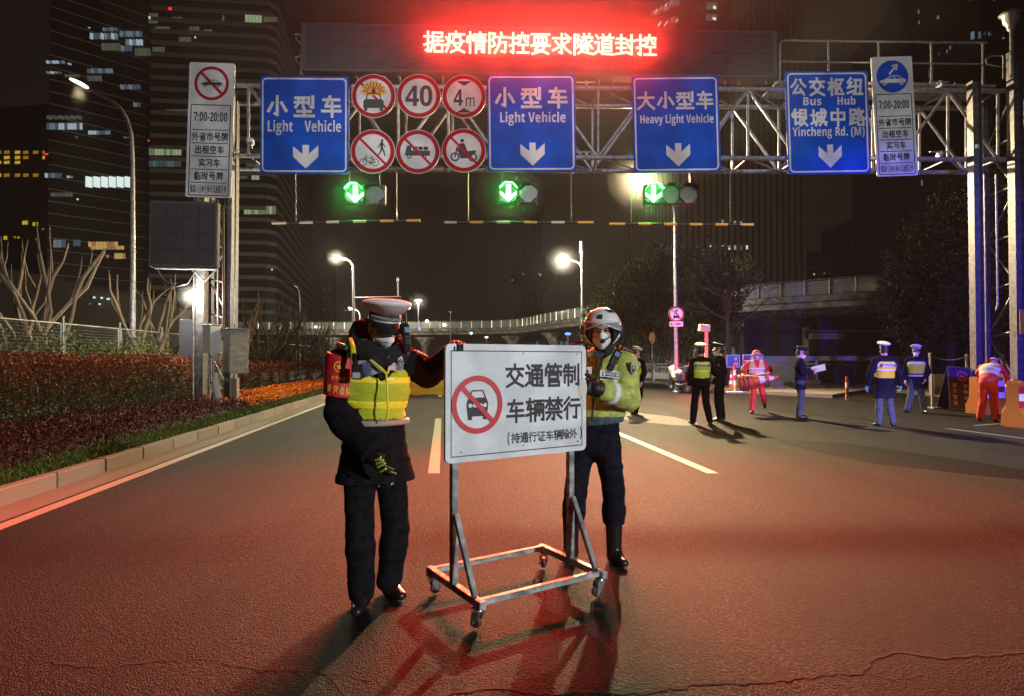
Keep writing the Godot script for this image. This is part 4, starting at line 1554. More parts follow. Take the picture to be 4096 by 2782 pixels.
		lit(t, a, b, q[0], q[1], q[2], q[3], 1, [teal[0], teal[1], cool[1]])
	# the unlit television tower in the haze
	t = thing("television_tower", "unlit television tower with spheres on columns, faint in the far haze", "tower", gpt(2128, 620))
	var st := mat("tower_far", 0.10, 0.095, 0.09, 0.7)
	for k in 3:
		var gg := TAU * k / 3 + 0.5
		var cm := MB.new()
		cm.rod(Vector3(cos(gg) * 9, 0, sin(gg) * 9), Vector3(cos(gg) * 6, 145, sin(gg) * 6), 4.0, 12)
		part("column", cm, st, t)
	for q in [[36.0, 19.0], [86.0, 22.0], [152.0, 13.0], [190.0, 5.0]]:
		mb = MB.new()
		mb.ball(Transform3D(Basis(), Vector3(0, q[0], 0)), Vector3.ONE * q[1], 24, 14)
		part("sphere", mb, st, t)
	mb = MB.new()
	mb.tube([Vector3(0, 140, 0), Vector3(0, 200, 0), Vector3(0, 290, 0)], [4, 3, 0.6], 10)
	part("mast", mb, st, t)
	for q in [[-9.0, 84.0], [6.0, 84.5], [7.5, 83.0], [-20.0, 78.0]]:
		mb = MB.new()
		mb.bx(q[0], q[1], 22.0, 1.2, 0.9, 0.5)
		part("window", mb, [amber[0], white[0]][int(q[0] > 7)], t)

# ---------------------------------------------------------------- the ring footbridge
func footbridge() -> void:
	var conc := mat("bridge_concrete", 0.23, 0.215, 0.19, 0.75)
	grain(conc, T.blotch, 0.25)
	var rail := mat("bridge_rail", 0.20, 0.20, 0.19, 0.4, 0.4)
	var lampm := glow("rail_post_light", 1.0, 0.85, 0.5, 0.75)
	var glass := mat("bridge_glass", 0.75, 0.85, 0.85, 0.08)
	glass.transparency = BaseMaterial3D.TRANSPARENCY_ALPHA
	glass.albedo_color.a = 0.12
	var path := []
	for q in [[900, 99], [1250, 99], [1700, 98], [2040, 93], [2180, 80], [2330, 70], [2560, 60], [2960, 50], [3240, 46], [3520, 43], [3900, 41]]:
		path.append(gpt(q[0], q[1]))
	var t := thing("footbridge", "long curved concrete footbridge across the whole background with lit railing posts", "footbridge")
	# deck profile: x outwards (towards the viewer), y up
	var prof := [Vector2(-4.0, 6.2), Vector2(0.0, 6.2), Vector2(0.0, 5.75), Vector2(-0.12, 5.7), Vector2(-0.12, 5.25), Vector2(-1.5, 4.85), Vector2(-2.6, 4.8)]
	var seg := []
	for i in path.size() - 1:
		var n := 6 if i else 2
		for k in n:
			var p0: Vector3 = path[maxi(i - 1, 0)]
			var p3: Vector3 = path[mini(i + 2, path.size() - 1)]
			seg.append(path[i].cubic_interpolate(path[i + 1], p0, p3, float(k) / n))
	seg.append(path[-1])
	var mb := MB.new()
	var rows := []
	for i in seg.size():
		var d: Vector3 = (seg[mini(i + 1, seg.size() - 1)] - seg[maxi(i - 1, 0)]).normalized()
		var out := d.cross(Vector3.UP)
		if out.z < 0.0:
			out = -out
		var r := []
		for q in prof:
			r.append(seg[i] + out * q.x + Vector3(0, q.y, 0))
		rows.append(r)
	for i in rows.size() - 1:
		for k in prof.size() - 1:
			mb.quad(rows[i][k], rows[i][k + 1], rows[i + 1][k + 1], rows[i + 1][k])
	part("deck", mb, conc, t)
	var hr := MB.new()
	var gl := MB.new()
	var dist := 0.0
	var next := 0.0
	for i in rows.size() - 1:
		var a: Vector3 = rows[i][1] + Vector3(0, 0, -0.1)
		var b: Vector3 = rows[i + 1][1] + Vector3(0, 0, -0.1)
		hr.rod(a + Vector3(0, 1.15, 0), b + Vector3(0, 1.15, 0), 0.035, 6)
		hr.rod(a + Vector3(0, 0.75, 0), b + Vector3(0, 0.75, 0), 0.02, 5)
		gl.bar(a + Vector3(0, 0.55, 0), b + Vector3(0, 0.55, 0), 0.012, 1.0)
		var l := a.distance_to(b)
		while next < dist + l:
			var p := a.lerp(b, (next - dist) / l)
			var pm := MB.new()
			pm.bx(0, 0.55, 0, 0.09, 1.1, 0.09)
			var right := p.x > 8.0
			var o := part("railing_post" if right else "light_post", pm, rail if right else lampm, t)
			if i % 3 == 0 and not right:
				o.material_override = glow("rail_post_light_strong", 1.0, 0.93, 0.65, 1.6)
			o.position = p
			next += 1.75
		dist += l
	part("handrail", hr, rail, t)
	part("glass_panel", gl, glass, t)
	for q in [[1330, 101.0], [1700, 100.0], [2050, 95.0], [2215, 82.0], [2420, 68.0], [2800, 53.0], [3700, 45.0]]:
		var p := gpt(q[0], q[1])
		var pm := MB.new()
		pm.tube([p, p + Vector3(0, 3.2, 0), p + Vector3(0, 4.1, 0), p + Vector3(0, 4.85, 0)], [0.55, 0.55, 0.9, 1.8], 12)
		part("pier", pm, conc, t)
	# bridge lamps along the deck
	for q in [[1673, 1203, 97.0, "flat-topped mast lamp on the footbridge, right of the officer's cap"]]:
		var b0 := at(q[0], 1312, q[2])
		var tp := at(q[0], q[1], q[2])
		var o := thing("mast_lamp", q[3], "street lamp", b0)
		var pm := MB.new()
		pm.rod(Vector3.ZERO, tp - b0, 0.07, 8)
		part("pole", pm, mats.steel, o)
		var hm := MB.new()
		hm.lathe(Transform3D(Basis(), tp - b0), [Vector2(0.0, -0.12), Vector2(0.55, -0.1), Vector2(0.6, 0.05), Vector2(0.0, 0.2)], 16)
		part("lamp_head", hm, glow("mast_lamp_glow", 1.0, 0.95, 0.75, 6.0), o)
		omni("mast_lamp_light", tp + Vector3(0, -0.4, 0.5), Color(1, 0.9, 0.65).linear_to_srgb(), 60.0, 0.3)
	# the low dark building and dim storefronts under the right arm of the bridge
	var u := thing("underpass_building", "low dark building with pale fascia boards under the right arm of the footbridge", "building")
	mb = MB.new()
	var w0 := at(2960, 1470, 52)
	var w1 := at(3960, 1470, 50)
	mb.box(Transform3D(Basis(), Vector3((w0.x + w1.x) * 0.5, 2.4, -54)), Vector3(w1.x - w0.x, 4.8, 6))
	part("wall", mb, mat("wall_dark", 0.04, 0.038, 0.035, 0.8), u)
	var pale := mat("fascia", 0.42, 0.38, 0.30, 0.7)
	for q in [[3226, 3380, 1332, 1357], [3546, 3626, 1318, 1330], [3546, 3628, 1335, 1348], [3222, 3620, 1322, 1326], [3220, 3238, 1310, 1432]]:
		var p := at(q[0], q[3], 50.5)
		var r := at(q[1], q[2], 50.5)
		var fm := MB.new()
		fm.bx((p.x + r.x) * 0.5, (p.y + r.y) * 0.5, -50.8, r.x - p.x, r.y - p.y, 0.3)
		part("fascia_board", fm, pale, u)
	# dim blue glazed front seen below the bridge, beside the helmeted officer
	var bl := thing("glass_pavilion", "dim blue glazed pavilion below the footbridge beside the helmeted officer", "building")
	mb = MB.new()
	var v0 := at(1900, 1434, 118)
	var v1 := at(2480, 1434, 118)
	mb.box(Transform3D(Basis(), Vector3((v0.x + v1.x) * 0.5, 2.3, -122)), Vector3(v1.x - v0.x, 4.6, 6))
	part("wall", mb, mat("wall_dark", 0.04, 0.038, 0.035, 0.8), bl)
	for q in [[2224, 2232], [2244, 2252], [2310, 2318], [2200, 2206], [2262, 2270], [2146, 2152]]:
		var p := at(q[0], 1408, 118)
		var r := at(q[1], 1366, 118)
		var fm := MB.new()
		fm.bx((p.x + r.x) * 0.5, (p.y + r.y) * 0.5, -118.8, r.x - p.x, r.y - p.y, 0.2)
		part("window", fm, glow("window_blue", 0.2, 0.35, 0.6, 0.22), bl)
	# dark planting far behind, below the bridge
	var lm := leaf_mat("leaf")
	var far := MB.new()
	for i in 9000:
		var p := gpt(rng.randf_range(1000, 2500), rng.randf_range(104, 116))
		p.y = rng.randf_range(0.1, 3.0)
		mb_col(far, Color(0.045, 0.05, 0.02), 0.5)
		leaf(far, p, rnd_dir(), rnd_dir(), 0.55, 0.3)
	struct("far_shrubbery", far, lm, "stuff")

const G_TURN := 0.0256

func gz(x: float) -> float:          # distance of the gantry's front plane at pixel column x
	return 17.3 + (x - 940.0) * 0.5 / 2760.0

func gat(x: float, y: float, back := 0.0) -> Vector3:
	return at(x, y, gz(x)) + Vector3(0, 0, -back)

func face(x: float, y: float, depth: float, roll := 0.0) -> Transform3D:   # an upright plane through that point, facing us
	return Transform3D(Basis(Vector3.UP, G_TURN).rotated(Vector3.BACK, roll), at(x, y, depth))

func h_beam(mb: MB, a: Vector3, b: Vector3, w: float) -> void:
	mb.bar(a + Vector3(-w * 0.5, 0, 0), b + Vector3(-w * 0.5, 0, 0), w, 0.02, Vector3.BACK)
	mb.bar(a + Vector3(w * 0.5, 0, 0), b + Vector3(w * 0.5, 0, 0), w, 0.02, Vector3.BACK)
	mb.bar(a, b, 0.018, w - 0.03, Vector3.BACK)

func post(called: String, p: Vector3, top: float, w: float, t: Node3D) -> void:
	var m := MB.new()
	# an H section: two flanges that look left and right, and the web between
	var y := top * 0.5
	m.bx(p.x - w * 0.5, y, p.z, 0.022, top, w)
	m.bx(p.x + w * 0.5, y, p.z, 0.022, top, w)
	m.bx(p.x, y, p.z, w - 0.022, top, 0.018)
	part(called, m, mats.post_steel, t)

func gantry() -> void:
	var t := thing("sign_gantry", "steel truss gantry of grey tubes carrying all the road signs over the road", "gantry")
	var st: Material = mats.steel
	var d := 1.25
	var x0 := 880.0
	var x1 := 4110.0
	for q in [[342.0, 365.0, 0.0], [623.0, 639.0, 0.0], [342.0, 365.0, d], [623.0, 639.0, d]]:
		var m := MB.new()
		m.rod(gat(x0, q[0], q[2]), gat(x1, q[1], q[2]), 0.068, 14)
		part("chord", m, st, t)
	var i := 0
	var x := 993.0
	while x < 4080.0:
		var k := (x - 940.0) / 2760.0
		var yt := 342.0 + 22.0 * k
		var yb := 623.0 + 14.0 * k
		for back in [0.0, d]:
			var m := MB.new()
			m.rod(gat(x, yt, back), gat(x, yb, back), 0.042, 9)
			part("upright", m, st, t)
			if x + 200.0 < 4080.0:
				m = MB.new()
				var up := i % 2 == 0
				m.rod(gat(x, yt if up else yb, back), gat(x + 200.0, yb + 2 if up else yt + 2, back), 0.042, 9)
				part("diagonal", m, st, t)
		for y in [yt, yb]:
			var m := MB.new()
			m.rod(gat(x, y), gat(x, y, d), 0.034, 8)
			if x + 200.0 < 4080.0:
				m.rod(gat(x + 6, y), gat(x + 194.0, y, d), 0.028, 8)
			part("cross_brace", m, st, t)
		x += 200.0
		i += 1
	# bolted flange joints with their tie rods
	for jx in [2345.0, 3760.0]:
		for y in [341.0, 621.0]:
			var m := MB.new()
			for s in [-13.0, 13.0]:
				m.rod(gat(jx - 40, y + s), gat(jx + 36, y + s), 0.022, 6)
			var c := gat(jx, y)
			m.rod(c + Vector3(-0.03, 0, 0), c + Vector3(0.03, 0, 0), 0.13, 16)
			part("flange", m, st, t)
	# little brackets under the message sign
	for bx in [1430, 1540, 1600, 1772, 2398, 2455, 2900, 2955, 3065, 3100]:
		var m := MB.new()
		var p := gat(bx, 338)
		m.bar(p, p + Vector3(0, 0.22, 0), 0.025, 0.025)
		m.bar(p + Vector3(0, 0.22, 0), p + Vector3(-0.06, 0.22, 0), 0.025, 0.025)
		part("bracket", m, st, t)
	# right leg: four posts and lattice
	var topy := gat(3900, 345).y
	post("post", at(3912, 1434, 17.55) * Vector3(1, 0, 1), topy, 0.24, t)
	post("post", at(3953, 1434, 18.9) * Vector3(1, 0, 1), topy, 0.26, t)
	post("post", at(4076, 1434, 17.6) * Vector3(1, 0, 1), topy + 0.9, 0.26, t)
	post("post", at(4118, 1434, 18.9) * Vector3(1, 0, 1), topy, 0.26, t)
	var pl := at(3953, 1434, 18.9)
	var pr := at(4066, 1434, 18.2)
	var y := 0.7
	i = 0
	while y < topy - 0.8:
		var m := MB.new()
		m.rod(Vector3(pl.x + 0.1, y, pl.z), Vector3(pr.x, y + 0.12, pr.z), 0.038, 8)
		part("leg_brace", m, st, t)
		m = MB.new()
		m.rod(Vector3(pl.x + 0.1, y + (0.15 if i % 2 else 1.3), pl.z), Vector3(pr.x, y + (1.35 if i % 2 else 0.2), pr.z), 0.038, 8)
		part("leg_brace", m, st, t)
		y += 1.45
		i += 1
	var lm := MB.new()
	var cp := at(3988, 1434, 18.3)
	lm.tube([Vector3(cp.x, 2.9, cp.z), Vector3(cp.x + 0.06, 3.1, cp.z), Vector3(cp.x + 0.06, 7.0, cp.z)], [0.03, 0.03, 0.03], 7)
	part("cable_pipe", lm, st, t)
	# left leg
	post("post", at(800, 1434, 17.75) * Vector3(1, 0, 1), topy, 0.28, t)
	post("post", at(835, 1434, 19.0) * Vector3(1, 0, 1), topy, 0.18, t)
	post("post", at(913, 1434, 17.45) * Vector3(1, 0, 1), topy + 0.4, 0.18, t)
	post("post", at(930, 1434, 18.9) * Vector3(1, 0, 1), topy, 0.2, t)
	pl = at(838, 1434, 18.3)
	pr = at(905, 1434, 18.3)
	y = 0.7
	i = 0
	while y < topy - 0.6:
		var m := MB.new()
		m.rod(Vector3(pl.x, y, pl.z), Vector3(pr.x, y - 0.15, pr.z), 0.026, 7)
		m.rod(Vector3(pl.x, y + (0.1 if i % 2 else 0.95), pl.z), Vector3(pr.x, y + (0.95 if i % 2 else 0.0), pr.z), 0.022, 7)
		part("leg_brace", m, st, t)
		y += 1.05
		i += 1
	lm = MB.new()
	var a0 := at(871, 1370, 17.3)
	var a1 := at(871, 800, 17.3)
	lm.rod(a0, a1, 0.025, 7)
	part("ladder_rail", lm, st, t)
	lm = MB.new()
	lm.tube([at(893, 1400, 17.25), at(893, 1100, 17.25), at(892, 830, 17.25)], [0.035, 0.035, 0.035], 8)
	part("cable_pipe", lm, mat("cable_brown", 0.07, 0.025, 0.02, 0.6), t)
	# walkway with its railing on the right
	lm = MB.new()
	for q in [[3126, 318, 3128, 172], [3323, 318, 3322, 158], [3525, 325, 3524, 160], [3737, 330, 3735, 162], [3944, 335, 3943, 164]]:
		lm.rod(gat(q[0], q[1], 0.1), gat(q[2], q[3], 0.1), 0.03, 8)
	lm.tube([gat(3128, 172, 0.1), gat(3133, 160, 0.1), gat(3148, 154, 0.1), gat(3960, 164, 0.1)], [0.03, 0.03, 0.03, 0.03], 8)
	lm.rod(gat(3128, 239, 0.1), gat(3945, 250, 0.1), 0.024, 8)
	for q in [[3338, 262, 3338, 320], [3779, 265, 3779, 330], [3930, 262, 3930, 340]]:
		lm.rod(gat(q[0], q[1], 1.1), gat(q[2], q[3], 1.1), 0.024, 7)
	lm.rod(gat(3100, 254, 1.1), gat(3830, 266, 1.1), 0.02, 7)
	lm.tube([gat(3830, 266, 1.1), gat(3846, 272, 1.1), gat(3848, 330, 1.1)], [0.024, 0.024, 0.024], 7)
	lm.tube([gat(3930, 272, 1.1), gat(3880, 274, 1.1), gat(3864, 292, 1.1), gat(3872, 314, 1.1), gat(3930, 318, 1.1)], [0.022, 0.022, 0.022, 0.022, 0.022], 7)
	lm.tube([gat(4026, 310, 0.1), gat(4026, 216, 0.1), gat(3980, 216, 0.1), gat(3956, 230, 0.1), gat(3960, 250, 0.1), gat(4020, 262, 0.1)], [0.022, 0.022, 0.022, 0.022, 0.022, 0.022], 7)
	part("walkway_railing", lm, st, t)
	lm = MB.new()
	var w0 := gat(3110, 325, 0.6)
	var w1 := gat(3990, 339, 0.6)
	lm.bar(w0, w1, 1.1, 0.05)
	part("walkway", lm, st, t)
	# hooked ladder hoop on the left
	lm = MB.new()
	lm.tube([gat(1204, 300), gat(1208, 160), gat(1203, 143), gat(1190, 135), gat(1180, 140)], [0.04, 0.04, 0.035, 0.03, 0.03], 8)
	lm.tube([gat(1206, 226), gat(1190, 226), gat(1180, 234)], [0.022, 0.022, 0.022], 7)
	lm.rod(gat(1182, 150), gat(1206, 184), 0.018, 6)
	lm.rod(gat(1182, 238), gat(1196, 258), 0.018, 6)
	part("ladder_hoop", lm, st, t)
	# the big message sign
	var dark := mat("led_panel", 0.040, 0.036, 0.038, 0.55)
	grain(dark, T.rough, 0.5)
	dark.uv1_scale = Vector3(0.25, 1.6, 0.25)
	relief(dark, T.fine, 0.5)
	var ms := thing("message_sign", "long dark electronic message sign with glowing red characters on top of the gantry", "message sign")
	var c := (gat(1214, 115) + gat(3098, 318)) * 0.5
	var wd := gat(1214, 115).distance_to(gat(3098, 125))
	var ht := absf(gat(2150, 120).y - gat(2150, 310).y)
	var fr := Transform3D(Basis(Vector3.UP, G_TURN).rotated(Vector3.BACK, -0.004), c + Vector3(0, 0, 0.0))
	var pm := MB.new()
	pm.box(fr, Vector3(wd, ht, 0.45), 0.02)
	part("cabinet", pm, mat("led_case", 0.06, 0.056, 0.058, 0.6), ms)
	var cols := 20
	for k in cols:
		for r in 2:
			var tm := MB.new()
			tm.box(fr * Transform3D(Basis(), Vector3((k + 0.5) * (wd - 0.3) / cols - (wd - 0.3) * 0.5, (r - 0.5) * (ht - 0.16) * 0.5, 0.231)), Vector3((wd - 0.3) / cols - 0.008, (ht - 0.16) * 0.5 - 0.008, 0.03))
			part("led_module", tm, dark, ms)
	var tx := MB.new()
	var ppm := 2450.0 / gz(2160.0)
	han(tx, Transform3D(fr.basis, gat(1700, 143) + Vector3(0, 0, 0.27)), "据疫情防控要求隧道封控", Vector2.ZERO, 79.0 / ppm, 86.0 / ppm, 84.7 / ppm, 9.6 / ppm, 0.0)
	part("lit_text", tx, glow("led_red", 1.0, 0.085, 0.06, 15.0), ms)
	# small dark message board on the left leg
	var sb := thing("message_board", "unlit square message board on the left gantry leg below the white time plate", "message board")
	fr = Transform3D(Basis(Vector3.UP, 0.10).rotated(Vector3.BACK, -0.006), at(739, 940, 16.9))
	pm = MB.new()
	pm.box(fr, Vector3(1.80, 1.83, 0.22), 0.02)
	part("cabinet", pm, mat("led_case", 0.06, 0.056, 0.058, 0.6), sb)
	for k in 4:
		for r in 4:
			var tm := MB.new()
			tm.box(fr * Transform3D(Basis(), Vector3((k - 1.5) * 0.415, (r - 1.5) * 0.42, 0.118)), Vector3(0.408, 0.413, 0.03))
			part("led_module", tm, dark, sb)
	pm = MB.new()
	pm.box(fr * Transform3D(Basis(), Vector3(0.06, -0.945, 0.05)), Vector3(1.62, 0.05, 0.12), 0.01)
	part("bottom_rail", pm, st, sb)
	pm = MB.new()
	var hb := fr * Vector3(0.35, -0.95, 0)
	pm.tube([fr * Vector3(-0.75, -0.9, 0), fr * Vector3(-0.55, -1.25, 0.05), fr * Vector3(-0.2, -1.45, 0.05), fr * Vector3(0.1, -1.35, 0.02), fr * Vector3(0.3, -0.95, 0)], [0.018, 0.018, 0.018, 0.018, 0.018], 6)
	part("cable", pm, mats.dark_steel, sb)
	pm = MB.new()
	pm.rod(fr * Vector3(0.2, -0.95, 0), fr * Vector3(0.5, -1.28, -0.1), 0.025, 7)
	pm.rod(fr * Vector3(0.85, -0.95, 0), fr * Vector3(0.5, -1.28, -0.1), 0.025, 7)
	part("support", pm, st, sb)
	lane_signals()
	height_bars()

func lane_signals() -> void:
	var hous := mat("signal_housing", 0.035, 0.035, 0.037, 0.55)
	var face_m := mat("signal_dark_lens", 0.055, 0.06, 0.058, 0.3)
	var arrow := glow("green_light", 0.5, 1.0, 0.55, 5.0)
	var lens := glow("green_lens_light", 0.0, 0.30, 0.02, 0.5)
	var spots := [[1421, 777, [1501], "lane signal with a lit green arrow and one dark lens under the left blue sign", 1460.0], [2034, 773, [2113], "lane signal with a lit green arrow and one dark lens under the middle blue sign", 2074.0], [2614, 777, [2682, 2752], "three-lens lane signal with a lit green arrow, beside the dazzling street lamp", 2690.0]]
	for q in spots:
		var depth := gz(q[0]) + 0.25
		var s := depth / FOC
		var o := at(q[0], q[1], depth)
		var t := thing("lane_signal", q[3], "traffic signal", o)
		var heads: Array = [q[0]] + q[2]
		for k in heads.size():
			var cx: float = (heads[k] - q[0]) * s
			var b := MB.new()
			b.box(Transform3D(Basis(), Vector3(cx, 0, -0.12)), Vector3(0.56, 0.58, 0.22), 0.03)
			part("housing", b, hous, t)
			# eight-sided hood
			var oct := PackedVector2Array()
			for i in 8:
				var g := TAU * (i + 0.5) / 8.0
				oct.append(Vector2(cos(g), sin(g)) * 0.285)
			var hm := MB.new()
			for i in 7:
				var i0 := (i + 7) % 8 if false else i
				if i == 5:
					continue
				var p := oct[i0]
				var r := oct[(i0 + 1) % 8]
				var z1 := 0.30 if (p.y + r.y) > 0.0 else 0.10
				hm.quad(Vector3(cx + p.x, p.y, 0), Vector3(cx + r.x, r.y, 0), Vector3(cx + r.x, r.y, z1), Vector3(cx + p.x, p.y, z1))
				hm.quad(Vector3(cx + p.x * 0.97, p.y * 0.97, z1), Vector3(cx + r.x * 0.97, r.y * 0.97, z1), Vector3(cx + r.x * 0.97, r.y * 0.97, 0), Vector3(cx + p.x * 0.97, p.y * 0.97, 0))
			part("hood", hm, hous, t)
			var lm := MB.new()
			lm.prism(Transform3D(Basis(), Vector3(cx, 0, -0.005)), oct, 0.012, false)
			part("green_lens_light" if k == 0 else "lens", lm, lens if k == 0 else face_m, t)
			if k == 0:
				var am := MB.new()
				var id := Transform3D(Basis(), Vector3(cx, 0, 0.012))
				am.stroke(id, Vector2(0, 0.21), Vector2(0, -0.12), 0.125, 0.0)
				am.prism(Transform3D(Basis(), Vector3(cx, 0, 0.0122)), PackedVector2Array([Vector2(0, -0.255), Vector2(0.235, -0.035), Vector2(0.235, 0.055), Vector2(0, -0.13), Vector2(-0.235, 0.055), Vector2(-0.235, -0.035)]), 0.003, false)
				part("arrow_light", am, arrow, t)
		var hg := MB.new()
		var x0 := 0.0
		var x1: float = (heads[-1] - q[0]) * s
		for hx in [x0 - 0.2, x1 + 0.1]:
			hg.rod(Vector3(hx, 0.28, -0.1), Vector3(hx, at(0, 684, depth).y - o.y, -0.1), 0.018, 6)
		part("hanger", hg, mats.steel, t)
		area("lane_signal_light", o + Vector3(0, 0, 0.05), o + Vector3(0, -0.3, 2), Vector2(0.4, 0.4), Color(0.05, 1.0, 0.1).linear_to_srgb(), 14.0)

func height_bars() -> void:
	var orange := [mat("bar_amber", 0.70, 0.36, 0.05, 0.5), mat("bar_pale", 0.62, 0.50, 0.33, 0.5)]
	var black := mat("bar_black", 0.02, 0.02, 0.022, 0.5)
	var bars := [[[[1088, 1146], [1198, 1252], [1306, 1357], [1413, 1465], [1520, 1574], [1626, 1680]], 893.0, 882.0, [1183, 1587], "striped height limit bar hanging on the left, below the first green arrow", 1],
		[[[1778, 1827], [1879, 1933], [1987, 2042], [2096, 2149], [2205, 2258], [2310, 2374]], 890.0, 890.0, [1873, 2285], "striped height limit bar hanging in the middle, below the second green arrow", 0],
		[[[2438, 2500], [2554, 2605], [2656, 2707], [2758, 2810], [2861, 2911], [2962, 3014]], 896.0, 899.0, [2526, 2921], "striped height limit bar hanging on the right, in front of the finned tower", 1]]
	for q in bars:
		var depth := 17.45
		var segs: Array = q[0]
		var x0: float = segs[0][0]
		var x1: float = segs[-1][1]
		var o := at((x0 + x1) * 0.5, (q[1] + q[2]) * 0.5, depth)
		var t := thing("height_bar", q[4], "height limit bar", o)
		var yy := func(x: float) -> float: return lerpf(q[1], q[2], (x - x0) / (x1 - x0))
		for i in segs.size():
			var m := MB.new()
			m.rod(at(segs[i][0], yy.call(segs[i][0]), depth) - o, at(segs[i][1], yy.call(segs[i][1]), depth) - o, 0.040, 10)
			part("amber_band", m, orange[1 if (q[5] == 1 and i < 4 and x0 < 2000) or (q[5] == 0 and i % 2 == 0) else 0], t)
			if i + 1 < segs.size():
				m = MB.new()
				m.rod(at(segs[i][1], yy.call(segs[i][1]), depth) - o, at(segs[i + 1][0], yy.call(segs[i + 1][0]), depth) - o, 0.038, 10)
				part("black_band", m, black, t)
		for cx in q[3]:
			var top := at(cx, 692, depth) - o
			var low := at(cx, 890, depth) - o
			var m := MB.new()
			var n := 22
			for k in n:
				var p := top.lerp(low, (k + 0.5) / n)
				var l := top.distance_to(low) / n * 0.62
				var s := Vector3.RIGHT if k % 2 else Vector3.BACK
				m.tube([p + Vector3(0, l, 0), p + s * 0.018, p - Vector3(0, l, 0), p - s * 0.018, p + Vector3(0, l, 0)], [0.006, 0.006, 0.006, 0.006, 0.006], 4, false)
			part("chain", m, mat("chain_steel", 0.35, 0.34, 0.31, 0.5, 0.4), t)

# a flat board with rounded corners facing +z, its face at z = 0
func board(t: Node3D, w: float, h: float, r: float, m: Material, called := "panel", thick := 0.03) -> void:
	var b := MB.new()
	b.prism(Transform3D(Basis(), Vector3(0, 0, -thick)), rounded(w, h, r), thick)
	part(called, b, m, t)

func arrow_mark(mb: MB, cx: float, cy: float, w: float, h: float, z: float) -> void:
	var p := PackedVector2Array()
	for q in [[-0.5, 0.44], [-0.5, 0.0], [0.0, -0.5], [0.5, 0.0], [0.5, 0.48], [0.13, 0.12], [0.13, 0.5], [-0.13, 0.5], [-0.13, 0.12]]:
		p.append(Vector2(cx + q[0] * w, cy + q[1] * h))
	mb.prism(Transform3D(Basis(), Vector3(0, 0, z - 0.002)), p, 0.002, false)

